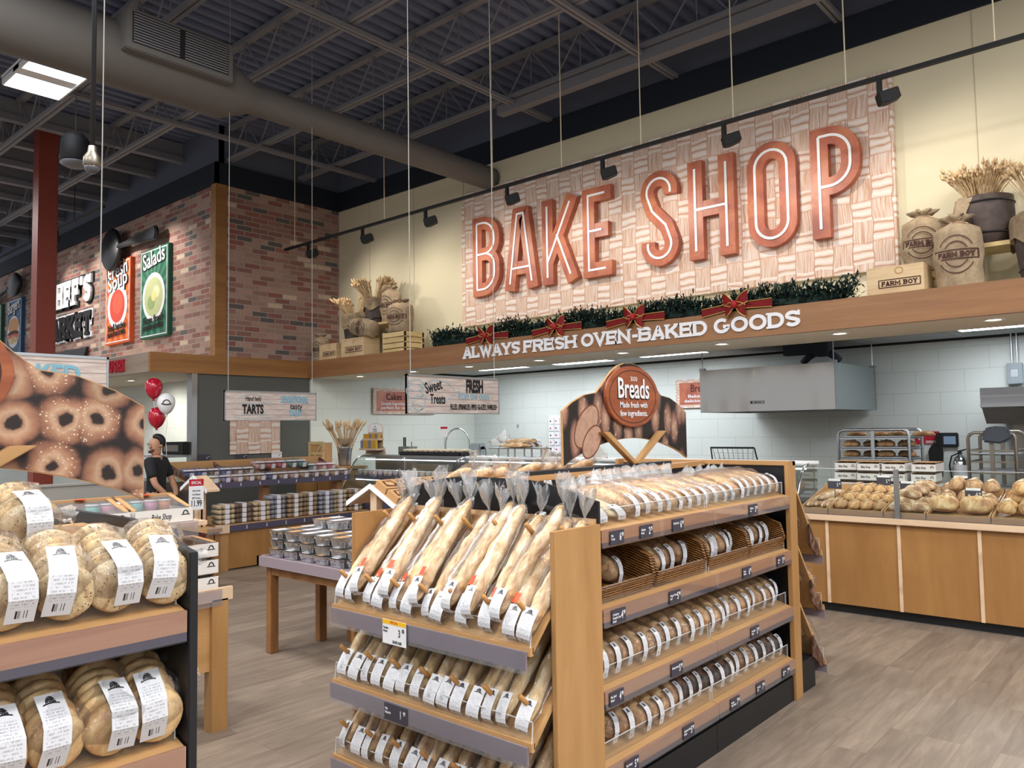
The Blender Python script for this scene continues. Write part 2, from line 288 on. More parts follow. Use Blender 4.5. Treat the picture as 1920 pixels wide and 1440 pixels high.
# ------------------------------------------------------------------ mesh helpers
def B(): return bmesh.new()
def box(bm, x0, x1, y0, y1, z0, z1, mt=None):
    r = bmesh.ops.create_cube(bm, size=1)
    m = mt or M()
    for v in r['verts']: v.co = m @ V(((x0 + x1) / 2 + v.co.x * (x1 - x0), (y0 + y1) / 2 + v.co.y * (y1 - y0), (z0 + z1) / 2 + v.co.z * (z1 - z0)))
    return r['verts']
def tube(bm, pts, rad, n=8, cap=True):
    pts = [V(p) for p in pts]; rings = []
    for i, p in enumerate(pts):
        d = (pts[min(i + 1, len(pts) - 1)] - pts[max(i - 1, 0)]).normalized()
        a = d.orthogonal().normalized() if not rings else (prev - d * prev.dot(d)).normalized()
        prev = a; b = d.cross(a); rr = rad[i] if isinstance(rad, (list, tuple)) else rad
        rings.append([bm.verts.new(p + a * math.cos(2 * PI * k / n) * rr + b * math.sin(2 * PI * k / n) * rr) for k in range(n)])
    for q, w in zip(rings, rings[1:]):
        for k in range(n): bm.faces.new((q[k], q[(k + 1) % n], w[(k + 1) % n], w[k]))
    if cap: bm.faces.new(rings[0][::-1]); bm.faces.new(rings[-1])
def lathe(bm, prof, n=20, c=(0, 0, 0), ax=None, sx=1, sy=1):
    m = ax or M(); rings = []
    for r, z in prof: rings.append([bm.verts.new(m @ V((math.cos(2 * PI * k / n) * r * sx, math.sin(2 * PI * k / n) * r * sy, z)) + V(c)) for k in range(n)])
    for q, w in zip(rings, rings[1:]):
        for k in range(n): bm.faces.new((q[k], q[(k + 1) % n], w[(k + 1) % n], w[k]))
    if prof[0][0] > 1e-5: bm.faces.new(rings[0][::-1])
    if prof[-1][0] > 1e-5: bm.faces.new(rings[-1])
def prism(bm, poly, fn, d0, d1):
    """poly in 2D, fn(u, v, d) -> point; extruded from d0 to d1"""
    a = [bm.verts.new(fn(u, v, d0)) for u, v in poly]; b = [bm.verts.new(fn(u, v, d1)) for u, v in poly]; n = len(poly)
    bm.faces.new(a); bm.faces.new(b[::-1])
    for i in range(n): bm.faces.new((a[i], b[i], b[(i + 1) % n], a[(i + 1) % n]))
def xz(y): return lambda u, v, d: V((u, y + d, v))
def yz(x): return lambda u, v, d: V((x + d, u, v))
def done(bm, smooth=False, bevel=0):
    bmesh.ops.recalc_face_normals(bm, faces=bm.faces)
    if bevel: bmesh.ops.bevel(bm, geom=bm.edges[:], offset=bevel, segments=2, affect='EDGES', clamp_overlap=True)
    me = bpy.data.meshes.new('m'); bm.to_mesh(me); bm.free()
    if smooth: me.polygons.foreach_set('use_smooth', [True] * len(me.polygons))
    return me
def put(name, me, mat=None, parent=None, loc=None, rot=None):
    if isinstance(me, bmesh.types.BMesh): me = done(me)
    if mat is not None and not me.materials: me.materials.append(MT[mat] if isinstance(mat, str) else mat)
    me.name = name
    o = bpy.data.objects.new(name, me); COL.objects.link(o)
    if parent: o.parent = parent
    if loc is not None: o.location = loc
    if rot is not None: o.rotation_euler = rot
    return o
def tag(o, label, cat, group=None):
    o['label'] = label; o['category'] = cat
    if group: o['group'] = group
    return o
def thing(name, label, cat, loc=(0, 0, 0), rot=(0, 0, 0), group=None):
    o = bpy.data.objects.new(name, None); COL.objects.link(o); o.location = loc; o.rotation_euler = rot; o.empty_display_size = .05
    return tag(o, label, cat, group)
def struct(name, me, mat, parent=None):
    o = put(name, me, mat, parent)
    if not parent: o['kind'] = 'structure'
    return o
def dup(root, loc, rot, label, group=None, scale=None):
    r = root.copy(); COL.objects.link(r); r.location = loc; r.rotation_euler = rot; r['label'] = label
    if group: r['group'] = group
    if scale: r.scale = scale
    for ch in root.children:
        c = ch.copy(); COL.objects.link(c); c.parent = r
        for g in ch.children:
            d = g.copy(); COL.objects.link(d); d.parent = c
    return r
class Kind:
    """first placement moves the built thing itself, later ones copy it"""
    def __init__(s, maker): s.maker = maker; s.protos = {}
    def place(s, var, loc, rot, label, group=None, scale=None):
        if var not in s.protos:
            o = s.maker(var); s.protos[var] = o; o.location = loc; o.rotation_euler = rot; o['label'] = label
            if group: o['group'] = group
            if scale: o.scale = scale
            return o
        return dup(s.protos[var], loc, rot, label, group, scale)
ORD = 'first second third fourth fifth sixth seventh eighth ninth tenth eleventh twelfth thirteenth fourteenth fifteenth sixteenth seventeenth eighteenth nineteenth twentieth'.split()

TX = {}
def text(body, h, loc, mat, parent=None, face='x+', name='lettering', sx=1, bold=0, ext=.001, al='CENTER', shear=0, roll=0, fit=None):
    """lettering of cap height about h on a plane; face: side of the plane that it reads from"""
    if not body: return None
    key = (body, round(sx, 2), bold, ext / h, al, shear)
    if key not in TX:
        cu = bpy.data.curves.new('t', 'FONT'); cu.body = body; cu.size = 1.0; cu.align_x = al; cu.align_y = 'CENTER'; cu.offset = bold; cu.extrude = min(.2, ext / h / 1.4); cu.shear = shear
        cu.resolution_u = 3
        ob = bpy.data.objects.new('t', cu); COL.objects.link(ob); bpy.context.view_layer.update()
        me = bpy.data.meshes.new_from_object(ob.evaluated_get(bpy.context.evaluated_depsgraph_get())); me.materials.clear()
        bpy.data.objects.remove(ob); bpy.data.curves.remove(cu)
        TX[key] = me
    me = TX[key].copy()
    rz = {'x+': PI / 2, 'y-': 0, 'x-': -PI / 2, 'y+': PI}.get(face, 0)
    k = h * 1.4
    ws = [v.co.x for v in me.vertices]; w = (max(ws) - min(ws)) if ws else 1
    kx = fit / w if fit else k * sx
    m = M.Rotation(rz, 4, 'Z') @ M.Rotation(PI / 2, 4, 'X') @ M.Rotation(roll, 4, 'Z') @ M.Diagonal((kx, k, k, 1))
    if face == 'up': m = M.Rotation(roll, 4, 'Z') @ M.Diagonal((kx, k, k, 1))
    me.transform(m); return put(name, me, mat, parent, loc)

# stroke letters: polylines in a box of height 1, width w
def arc(cx, cy, rx, ry, a0, a1, n=8): return [(cx + rx * math.cos(math.radians(a0 + (a1 - a0) * i / n)), cy + ry * math.sin(math.radians(a0 + (a1 - a0) * i / n))) for i in range(n + 1)]
JIT = [0]
def jit():
    JIT[0] = (JIT[0] + 1) % 9; return JIT[0] * .00035
def glyph(c, w, q=.5):
    """q: corner roundness of bowls"""
    r = min(w, .5) * .9 * q + .04; s = w
    G = {
        'A': [[(0, 0), (s * .5 - .02, 1), (s * .5 + .02, 1), (s, 0)], [(s * .14, .28), (s * .86, .28)]],
        'B': [[(0, 0), (0, 1)], [(0, 1), (s - r, 1)] + arc(s - r, 1 - r, r, r, 90, 0)[1:] + [(s, .53 + r * .8)] + arc(s - r * .8, .53 + r * .8, r * .8, r * .8, 0, -90)[1:] + [(0, .53)], [(s - r * .8, .53)] + arc(s - r * .8, .53 - r * .8, r * .8, r * .8, 90, 0)[1:] + [(s, r)] + arc(s - r, r, r, r, 0, -90)[1:] + [(0, 0)]],
        'C': [arc(s / 2, .5, s / 2, .5, 50, 310, 18)],
        'D': [[(0, 0), (0, 1)], [(0, 1), (s * .45, 1)] + arc(s * .45, .5, s * .55, .5, 90, -90, 12)[1:] + [(0, 0)]],
        'E': [[(s, 1), (0, 1), (0, 0), (s, 0)], [(0, .52), (s * .8, .52)]],
        'F': [[(s, 1), (0, 1), (0, 0)], [(0, .5), (s * .8, .5)]],
        'G': [arc(s / 2, .5, s / 2, .5, 50, 345, 18) + [(s * .98, .42), (s * .6, .42)]],
        'H': [[(0, 0), (0, 1)], [(s, 0), (s, 1)], [(0, .5), (s, .5)]],
        'I': [[(0, 0), (0, 1)]],
        'K': [[(0, 0), (0, 1)], [(0, .34), (s * .95, 1)], [(s * .34, .6), (s, 0)]],
        'L': [[(0, 1), (0, 0), (s, 0)]],
        'M': [[(0, 0), (0, 1), (s / 2, .3), (s, 1), (s, 0)]],
        'N': [[(0, 0), (0, 1), (s, 0), (s, 1)]],
        'O': [arc(s / 2, .5, s / 2, .5, 90, 450, 24)],
        'P': [[(0, 0), (0, 1)], [(0, 1), (s - r, 1)] + arc(s - r, 1 - r, r, r, 90, 0)[1:] + [(s, .45 + r)] + arc(s - r, .45 + r, r, r, 0, -90)[1:] + [(0, .45)]],
        'R': [[(0, 0), (0, 1)], [(0, 1), (s * .6, 1)] + arc(s * .6, .75, s * .4, .25, 90, -90)[1:] + [(0, .5)], [(s * .5, .5), (s, 0)]],
        'S': [arc(s / 2, .74, s / 2, .26, 20, 200, 10) + [(s * .25, .56), (s * .75, .44)] + arc(s / 2, .26, s / 2, .26, 20, -160, 10)],
        'T': [[(0, 1), (s, 1)], [(s / 2, 1), (s / 2, 0)]],
        'U': [[(0, 1), (0, s / 2)] + arc(s / 2, s / 2, s / 2, s / 2, 180, 360, 10)[1:] + [(s, 1)]],
        'V': [[(0, 1), (s / 2, 0), (s, 1)]],
        'W': [[(0, 1), (s * .27, 0), (s * .5, .85), (s * .73, 0), (s, 1)]],
        'Y': [[(0, 1), (s / 2, .45), (s, 1)], [(s / 2, .45), (s / 2, 0)]],
        '-': [[(0, .42), (s, .42)]], "'": [[(0, 1), (-.02, .75)]],
    }
    return G[c]
def ribbon(bm, pts, wd, fn, d0, d1, cap=0):
    """a 2D polyline widened to wd and extruded"""
    P = [V((a, b)) for a, b in pts]; closed = (P[0] - P[-1]).length < 1e-4
    if closed: P = P[:-1]
    n = len(P); Lf, Rt = [], []
    for i in range(n):
        a = P[i - 1] if (i or closed) else None; b = P[(i + 1) % n] if (i < n - 1 or closed) else None
        d1_ = (P[i] - a).normalized() if a is not None else None; d2_ = (b - P[i]).normalized() if b is not None else None
        if d1_ is None: d1_ = d2_
        if d2_ is None: d2_ = d1_
        t = (d1_ + d2_); t = t.normalized() if t.length > .2 else d1_
        nrm = V((-t.y, t.x)); k = max(.45, nrm.dot(V((-d1_.y, d1_.x))))
        p = P[i].copy()
        if not closed and cap:
            c0, c1 = cap if isinstance(cap, tuple) else (cap, cap)
            if i == 0: p -= d1_ * c0
            if i == n - 1: p += d1_ * c1
        Lf.append(p + nrm * wd / 2 / k); Rt.append(p - nrm * wd / 2 / k)
    va = [[bm.verts.new(fn(q.x, q.y, d)) for q in s] for d in (d0, d1) for s in (Lf, Rt)]
    m = n if closed else n - 1
    for i in range(m):
        j = (i + 1) % n
        bm.faces.new((va[0][i], va[0][j], va[1][j], va[1][i])); bm.faces.new((va[2][i], va[3][i], va[3][j], va[2][j]))
        bm.faces.new((va[0][i], va[2][i], va[2][j], va[0][j])); bm.faces.new((va[1][i], va[1][j], va[3][j], va[3][i]))
    if not closed:
        for i in (0, n - 1): bm.faces.new((va[0][i], va[1][i], va[3][i], va[2][i]))
def caps(pl, w, h):
    vert = lambda a, b: abs(a[1] - b[1]) > abs(a[0] - b[0]) and (a[1] < .01 or a[1] > .99)
    f = lambda a, b: h if vert(a, b) or (a[0] > w * .7 and abs(a[1] - b[1]) < .01 and a[0] > b[0]) else 0
    return (f(pl[0], pl[1]), f(pl[-1], pl[-2]))
def slab_letter(bm, c, x, w, h, st, fn, d0, d1, z0=0, serif=True):
    """slab-serif letter; st stroke in metres"""
    ww = w - st; hh = h - st
    for pl in glyph(c, ww / hh, .55):
        q = [(x + st / 2 + a * hh, z0 + st / 2 + b * hh) for a, b in pl]
        ribbon(bm, q, st, fn, d0 - jit(), d1, cap=caps(pl, ww / hh, st / 2) if c not in 'CGSO' else 0)
        if serif:
            for k, (a, b) in ((0, pl[0]), (-1, pl[-1])):
                if abs(b) < .01 or abs(b - 1) < .01:
                    other = pl[1] if k == 0 else pl[-2]
                    if abs(other[1] - b) > .25 and c not in 'SCGO':
                        cx = x + st / 2 + a * hh; zz = z0 if b < .5 else z0 + h - st * .55
                        box_fn(bm, cx - st * .95, cx + st * .95, zz, zz + st * .55, fn, d0, d1 * 1.02)
            if c in 'TEFLBDPRK' :
                for b in ((0, 1) if c in 'BDEK' else (0,) if c in 'FPR' else (1,) if c == 'L' else ()):
                    zz = z0 if b < .5 else z0 + h - st * .55
                    box_fn(bm, x - st * .42, x + st * .8, zz, zz + st * .55, fn, d0, d1 * 1.02)
            if c in 'EFLTSC':
                for px, pz, up in ((1, 1, -1), (1, 0, 1)) if c in 'E' else ((1, 1, -1),) if c == 'F' else ((1, 0, 1),) if c == 'L' else ((0, 1, -1), (1, 1, -1)) if c == 'T' else ((.97, .8, 0),) :
                    if up == 0: box_fn(bm, x + w - st * .6, x + w, z0 + h * .68, z0 + h, fn, d0, d1 * 1.02)
                    else:
                        X0 = x + st / 2 + px * ww; X0 = min(max(X0, x + st * .3), x + w - st * .3); Z0 = z0 + pz * h
                        box_fn(bm, X0 - st * .3, X0 + st * .3, min(Z0, Z0 + up * st * 1.7), max(Z0, Z0 + up * st * 1.7), fn, d0, d1 * 1.02)
def box_fn(bm, a0, a1, b0, b1, fn, d0, d1):
    d0 = d0 - jit(); prism(bm, [(a0, b0), (a1, b0), (a1, b1), (a0, b1)], fn, d0, d1)
def slab_text(body, width, h, st, fn, d0, d1, gap=.16, gr=0):
    """yields (char, bmesh) spread over width"""
    A = {'W': 1.25, 'M': 1.25, 'I': .45, '-': .5, "'": .3, 'O': 1.02, 'G': 1.0, 'S': .8, 'L': .8, 'F': .8, 'E': .85, ' ': .42}
    ws = [A.get(c, .92) for c in body]; tot = sum(ws) + gap * (len(body) - 1); k = width / tot; x = 0; out = []
    for c, w in zip(body, ws):
        if c != ' ':
            bm = B(); slab_letter(bm, c, x - gr, w * k + 2 * gr, h + 2 * gr, st + 2 * gr, fn, d0, d1, -gr); out.append((c, bm))
        x += (w + gap) * k
    return out
def slab_mesh(body, width, h, st, fn, d0, d1):
    bm = B()
    for c, b in slab_text(body, width, h, st, fn, d0, d1):
        me = done(b); bm.from_mesh(me); bpy.data.meshes.remove(me)
    return bm
def leaf3(bm, a, b, w, up=V((0, 0, 1))):
    d = (b - a); s = d.cross(up); s = s.normalized() * w if s.length > 1e-6 else V((w, 0, 0))
    v = [bm.verts.new(p) for p in (a, a + d * .45 + s, b, a + d * .45 - s)]; bm.faces.new(v)

# ------------------------------------------------------------------ the setting
def bxs(name, mat, *bs, parent=None, bevel=0):
    bm = B()
    for b in bs: box(bm, *b)
    return struct(name, done(bm, bevel=bevel), mat, parent)
bxs('floor', 'floor', (-25, 6, -6, 12.6, -.06, 0))
bxs('wall_back', 'block_x', (-12.1, 5, 12.3, 12.4, 0, 3))
bxs('wall_left', 'block_y', (-12.06, -11.95, 8.13, 12.3, 0, 2.95))
bxs('wall_grey', 'greywall', (-12.1, -11.98, 6.03, 8.12, 0, 2.72))
bxs('wall_side', 'block_x', (-25, -12.1, 6.75, 6.85, 0, 2.72))
bxs('trim_1', 'steel', (-12.12, -11.96, 5.94, 6.03, 0, 2.7))
bxs('wall_brick', 'brick_x', (-25, -12.34, 6.55, 6.7, 2.97, 5.965))
bxs('wall_brick_side', 'brick_y', (-12.5, -12.34, 6.7, 9.03, 2.97, 5.965))
bxs('trim_2', 'beam_wood_y', (-12.47, -12.3, 6.5, 6.7, 2.97, 5.96))
bxs('wall_upper', 'upper', (-12.34, 5, 9.04, 9.14, 5.96, 7.1), (-12.5, -12.36, 6.58, 9.1, 5.96, 7.1), (-25, -12.36, 6.57, 6.68, 5.96, 7.1))
bxs('trim_3', 'navy', (-12.3, 5, 9.0, 9.05, 5.965, 6.33), (-12.36, -12.3, 6.5, 9.04, 5.965, 6.33), (-25, -12.3, 6.5, 6.56, 5.965, 6.33))
bxs('wall_front', 'cream', (-12.34, 5, 9.03, 9.13, 2.97, 5.965))
bx = B(); [box(bx, x - .003, x + .003, 9.024, 9.031, 3.0, 5.965) for x in (-11.4, -10.18, -8.96, -1.6, -.4)]
struct('trim_4', bx, flat('panel_seam', '#b5ad92', .9))
bxs('beam_front', 'beam_wood', (-11.94, 5, 8.06, 8.12, 2.7, 3.0)); bxs('beam_side', 'beam_wood_y', (-12.0, -11.94, 5.27, 8.12, 2.7, 3.0))
bxs('beam_left', wood('bulkhead_wood_lit_tone', '#7c6a5c', '#9a8878', (.8, 8, 14), .5), (-25, -11.999, 5.27, 5.33, 2.7, 3.0))  # same bulkhead wood, the greying light on this run put into its colour
bxs('ceiling_ledge', 'soffit', (-12.34, 5, 8.12, 9.05, 2.95, 2.985), (-12.34, -12.0, 6.55, 8.12, 2.95, 2.985), (-25, -12.0, 5.33, 6.55, 2.95, 2.985))
bxs('ceiling_soffit', 'soffit', (-11.96, 5, 8.12, 9.2, 2.7, 2.72), (-11.96, 5, 9.17, 9.2, 2.72, 2.95), (-25, -12.0, 5.33, 6.76, 2.7, 2.72))
def tile_mat():
    t = NT('suspended_ceiling'); tc = t.n('TexCoord'); b = t.n('TexBrick', {'Vector': tc.outputs['Object'], 'Scale': 1, 'Brick Width': 1.22, 'Row Height': .61, 'Mortar Size': .012, 'Color1': hx('#b9c0c4'), 'Color2': hx('#bfc6c9'), 'Mortar': hx('#dfe3e4')}, offset=0)
    return t.pbr(b.outputs['Color'], .9)
bxs('ceiling_bakery', tile_mat(), (-12, 5, 9.2, 12.35, 2.92, 2.95))
bxs('trim_5', 'matte_black', (-11.95, 5, 12.28, 12.3, 2.885, 2.92), (-11.95, -11.93, 9.2, 12.3, 2.885, 2.92))
# corrugated deck, joists as its parts
root = bpy.data.objects.new('ceiling', None); COL.objects.link(root); root['kind'] = 'structure'
bm = B(); x = -25.0; prev = None
while x < 5:
    for dx, z in ((0, 7.0), (.08, 7.0), (.1, 7.06), (.18, 7.06)):
        a, b = bm.verts.new((x + dx, -6, z)), bm.verts.new((x + dx, 9.1, z))
        if prev: bm.faces.new((prev[0], a, b, prev[1]))
        prev = (a, b)
    x += .2
struct('deck', bm, 'deck', root)
for y in (8.15, 6.75, 5.35, 3.95, 2.55, 1.15, -.25):
    xa, xb = (-12.3 if y > 6.6 else -25), 5
    bm = B()
    box(bm, xa, xb, y - .06, y - .008, 6.38, 6.43); box(bm, xa, xb, y + .008, y + .06, 6.38, 6.43)
    box(bm, xa, xb, y - .05, y + .05, 6.93, 6.99)
    x = xa + .1
    while x < xb - 1:
        tube(bm, [(x, y, 6.42), (x + .42, y, 6.95)], .012, 5, False); tube(bm, [(x + .42, y, 6.95), (x + .84, y, 6.42)], .012, 5, False); tube(bm, [(x + .42, y, 6.95), (x + .42, y, 6.42)], .008, 4, False)
        x += .84
    struct('joist_beam', bm, 'steelpaint', root)
x = -24.0
while x < -12.6:
    bm = B(); box(bm, x - .07, x + .07, 1.2, 6.57, 6.62, 6.72); box(bm, x - .02, x + .02, 1.2, 6.57, 6.72, 6.98)
    struct('purlin_beam', bm, 'steelpaint', root); x += 1.15
for x in (-11.2, -9.4, -7.1, -5.0, -2.9):
    bm = B(); box(bm, x - .05, x - .01, -1, 9.03, 6.3, 6.34); box(bm, x + .01, x + .05, -1, 9.03, 6.3, 6.34); box(bm, x - .05, x + .05, -1, 9.03, 6.34, 6.35)
    struct('strut_beam', bm, 'steelpaint', root)
bm = B(); box(bm, -7.4, 5, 8.16, 8.3, 6.24, 6.37); struct('header_beam', bm, 'steelpaint', root)
bxs('column_red', 'redcol', (-14.35, -14.06, 4.38, 4.67, 0, 7.0), bevel=.012)

# ------------------------------------------------------------------ overhead things
t = thing('air_duct', 'grey round air duct running under the ceiling to the cream wall', 'duct', (-8.3, 0, 5.7))
bm = B(); pr = [(.0, 9.0), (.176, 9.0)] + [(.176 + (.004 if k % 2 else 0), 9.0 - .12 * k) for k in range(1, 36)] + [(.33, 4.45), (.335, -6), (0, -6)]
lathe(bm, [(r, -y) for r, y in pr], 28, ax=M.Rotation(PI / 2, 4, 'X')); put('duct_tube', done(bm, True), 'ductgrey', t)
bm = B(); box(bm, .14, .44, 3.2, 4.35, -.1, .32); vb = put('vent_box', done(bm, bevel=.01), 'ductgrey', t)
bm = B(); [box(bm, .43, .455, a, b, -.02 + .028 * k, -.008 + .028 * k) for k in range(11) for a, b in ((3.27, 3.74), (3.8, 4.28))]; put('vent_grille', bm, 'steelpaint', vb)
bm = B(); box(bm, .441, .443, 3.26, 4.29, -.03, .29); put('vent_opening', bm, 'matte_black', vb)
t = thing('high_bay_light', 'lit fluorescent high bay light hanging in front of the red column', 'light', (-10.4, 3.3, 6.1))
bm = B(); box(bm, -.54, .54, -.33, .33, .05, .1); box(bm, -.54, .54, -.33, -.31, -.02, .06); box(bm, -.54, .54, .31, .33, -.02, .06); box(bm, -.54, -.52, -.33, .33, -.02, .06); box(bm, .52, .54, -.33, .33, -.02, .06); box(bm, -.1, .1, -.33, .33, .0, .06)
put('housing', bm, 'white_gloss', t)
for gx in (-.31, .31):
    for k in range(4):
        bm = B(); tube(bm, [(gx + (k - 1.5) * .1, -.3, .02), (gx + (k - 1.5) * .1, .3, .02)], .022, 8); put('tube', bm, emit('tube_glow', '#f2f6ff', 13) if (gx < 0 and k == 0) else bpy.data.materials['tube_glow'], t)
for sx in (-.4, .4):
    bm = B(); tube(bm, [(sx, 0, .1), (sx * .9, 0, .9)], .004, 5); put('hanger_wire', bm, 'steel', t)
t = thing('pendant_speaker', 'black drum shaped speaker hanging from the ceiling behind the pole camera', 'speaker', (-11, 3.85, 5.3))
bm = B(); lathe(bm, [(0, .42), (.1, .42), (.17, .34), (.185, .06), (.17, .03)], 20); put('body', done(bm, True), 'matte_black', t)
bm = B(); lathe(bm, [(.17, .04), (.185, .02), (.12, -.02), (0, -.025)], 20); put('grille', done(bm, True), 'steelpaint', t)
bm = B(); tube(bm, [(0, 0, .4), (0, 0, 1.7)], .005, 5); put('cable', bm, 'steel', t)
t = thing('pole_camera', 'grey camera dome on a long black ceiling pole', 'camera', (-5.5, 2.03, 3.55))
bm = B(); tube(bm, [(0, 0, .1), (0, 0, 3.4)], .016, 10); put('pole', done(bm, True), 'black', t)
bm = B(); lathe(bm, [(0, .13), (.025, .13), (.03, .09), (.055, .05), (.058, 0), (.045, -.015)], 18); put('mount', done(bm, True), 'dark_steel', t)
bm = B(); lathe(bm, [(.05, 0), (.045, -.03), (.025, -.05), (0, -.055)], 18); put('dome', done(bm, True), flat('camera_grey', '#55585e', .2), t)
# track rail with rods and spotlights
t = thing('track_rail', 'long black lighting track hung in front of the big woven sign', 'track', (0, 7.7, 4.98))
bm = B(); box(bm, -12.1, .6, -.02, .02, -.02, .02); put('rail', bm, 'matte_black', t)
for x in (-11.8, -9.36, -7.08, -5.9, -4.74, -3.6, -2.44, -1.2):
    bm = B(); tube(bm, [(x, 0, .02), (x, 0, 2.0)], .007, 5); put('rod', bm, 'cream', t)
def mk_spot(v):
    o = thing('track_spotlight', '', 'spotlight'); bm = B(); box(bm, -.022, .022, -.022, .022, -.2, -.02); put('arm', done(bm, bevel=.004), 'matte_black', o)
    bm = B(); d = M.Rotation(.6, 4, 'Z') @ M.Rotation(-.25, 4, 'Y'); prism(bm, [(-.02, -.06), (.05, -.07), (.17, -.05), (.17, .055), (-.02, .05)], lambda u, w, dd: d @ V((u, dd, w)) + V((0, 0, -.2)), -.055, .055); put('lamp_head', done(bm, bevel=.008), 'matte_black', o)
    return o
K = Kind(mk_spot); g = 'spotlights on the long black track'
sp = ('above the brick side wall', 'above the sacks beside the brick', 'between the sacks and the big sign', 'above the letters B and A', 'above the letter E', 'above the letter H', 'above the last letter P', 'beyond the big sign')
for h, s in zip(HEADS, sp): K.place(0, (h, 7.7, 4.98), (0, 0, 0), 'small black spotlight on the long track, ' + s, g)
K2 = Kind(mk_spot)
t = thing('track_rail', 'black lighting track over the brick wall posters', 'track', (0, 5.6, 5.83))
bm = B(); box(bm, -22, -14.6, -.02, .02, -.02, .02); put('rail', bm, 'matte_black', t)
for x in (-21, -18.5, -16): bm = B(); tube(bm, [(x, 0, 0), (x, 0, 1.1)], .007, 5); put('rod', bm, 'matte_black', t)
for x, s in ((-16.9, 'beside the spoon sculpture'), (-20.9, 'past the red column')): K.place(0, (x, 5.6, 5.83), (0, 0, 2.4), 'black spotlight on the brick wall track, ' + s, 'spotlights on the brick wall track')
# bakery ceiling lights
def mk_panel(v):
    o = thing('ceiling_light', '', 'light'); bm = B()
    for a in ((-.62, .62, -.32, -.29), (-.62, .62, .29, .32), (-.62, -.59, -.3, .3), (.59, .62, -.3, .3)): box(bm, *a, -.02, .0)
    put('frame', bm, 'white_gloss', o); bm = B(); box(bm, -.59, .59, -.29, .29, -.012, -.004); put('diffuser', bm, 'lamp', o); return o
K = Kind(mk_panel)
for x, y, s in ((-10.1, 11.0, 'nearest the corner of the back room'), (-8.25, 11.1, 'behind the hanging sweets sign'), (-6.4, 11.0, 'above the arched bread sign'), (-1.7, 11.05, 'over the steel oven'), (.2, 11.05, 'past the steel oven')):
    K.place(0, (x, y, 2.92), (0, 0, 0), 'lit flat ceiling light panel in the bakery ceiling, ' + s, 'bakery ceiling light panels')
def mk_down(v):
    o = thing('downlight', '', 'light'); bm = B(); lathe(bm, [(.095, 0), (.095, -.012), (.072, -.012), (.066, 0)], 20); put('trim_ring', done(bm, True), 'white_gloss', o)
    bm = B(); lathe(bm, [(.068, -.004), (.04, -.009), (0, -.01)], 16); put('lens', bm, 'bulb', o); return o
K = Kind(mk_down)
for i, x in enumerate((-10.938, -9.561, -8.289, -6.925, -5.542, -4.176, -2.837, -1.437)):
    K.place(0, (x, 8.44, 2.7), (0, 0, 0), 'round recessed downlight in the soffit, %s from the grey wall corner' % ORD[i], 'soffit downlights')
K.place(0, (-14.1, 5.9, 2.7), (0, 0, 0), 'round recessed downlight in the soffit above the balloons', 'soffit downlights')
t = thing('dome_camera', 'small white dome camera on the bakery ceiling behind the soffit', 'camera', (-9.05, 10.0, 2.92))
bm = B(); lathe(bm, [(0, 0), (.085, 0), (.085, -.06), (.06, -.08)], 18); put('base', done(bm, True), 'white_gloss', t); bm = B(); lathe(bm, [(.06, -.08), (.05, -.115), (.02, -.135), (0, -.137)], 18); put('dome', done(bm, True), 'black', t)

# ------------------------------------------------------------------ the big sign
t = thing('wall_sign', 'huge woven straw print sign board with raised copper letters', 'sign', (0, 8.98, 0))
bm = B(); box(bm, -8.93, -2.37, -.03, .045, 3.405, 5.56); uv = bm.loops.layers.uv.new()
for f in bm.faces:
    for l in f.loops: l[uv].uv = (l.vert.co.x + 20, l.vert.co.z)
put('board', bm, 'wicker', t)
HH = 1.25; ST = .2
for c, x0, x1 in (('B', -8.59, -8.02), ('A', -7.9, -7.27), ('K', -7.17, -6.55), ('E', -6.43, -5.95), ('S', -5.48, -4.93), ('H', -4.78, -4.16), ('O', -3.99, -3.4), ('P', -3.23, -2.69)):
    w = (x1 - x0 - ST) / (HH - ST); pls = glyph(c, w, .62); sc = HH - ST
    if c == 'O': pls = [arc(w / 2, 1 - w / 2, w / 2, w / 2, 0, 180, 12) + arc(w / 2, w / 2, w / 2, w / 2, 180, 360, 12) + [(w, 1 - w / 2)]]
    if c == 'S': pls = [arc(w / 2, 1 - w / 2, w / 2, w / 2, -12, 195, 14) + [(w * .22, .6), (w * .78, .4)] + arc(w / 2, w / 2, w / 2, w / 2, 15, -192, 14)]
    if c == 'K': pls = [[(0, 0), (0, 1)], [(0, .2), (w, 1)], [(w * .42, .58), (w, 0)]]
    if c == 'A': pls = [[(0, 0), (w * .36, 1), (w * .64, 1), (w, 0)], [(w * .12, .22), (w * .88, .22)]]
    bm = B(); bi = B()
    for q in pls:
        q2 = [(x0 + ST / 2 + a * sc, 3.83 + ST / 2 + b * sc) for a, b in q]
        cap = caps(q, w, ST / 2 - .0005) if c not in 'SO' else (.02 if c == 'S' else 0)
        ribbon(bm, q2, ST, xz(0), -.125 - 2 * jit(), -.03, cap); ribbon(bi, q2, .03, xz(0), -.137 - jit(), -.12, 0)
    me = done(bm); lt = put('raised_letter', me, 'copper', t); put('white_inlay', bi, 'white_gloss', lt)
# beam lettering
x = 0; root = thing('raised_lettering', 'white slab lettering on the wooden bulkhead under the garland', 'sign lettering', (0, 8.06, 2.768))
for wd, xa, xb in (('ALWAYS', -8.02, -6.94), ('FRESH', -6.87, -5.985), ('OVEN-BAKED', -5.905, -4.155), ('GOODS', -4.07, -3.1)):
    for c, bm in slab_text(wd, xb - xa, .168, .038, lambda u, v, d, xa=xa: V((xa + u, d, v)), -.018, -.0005, .07): put('letter', bm, 'white', root)
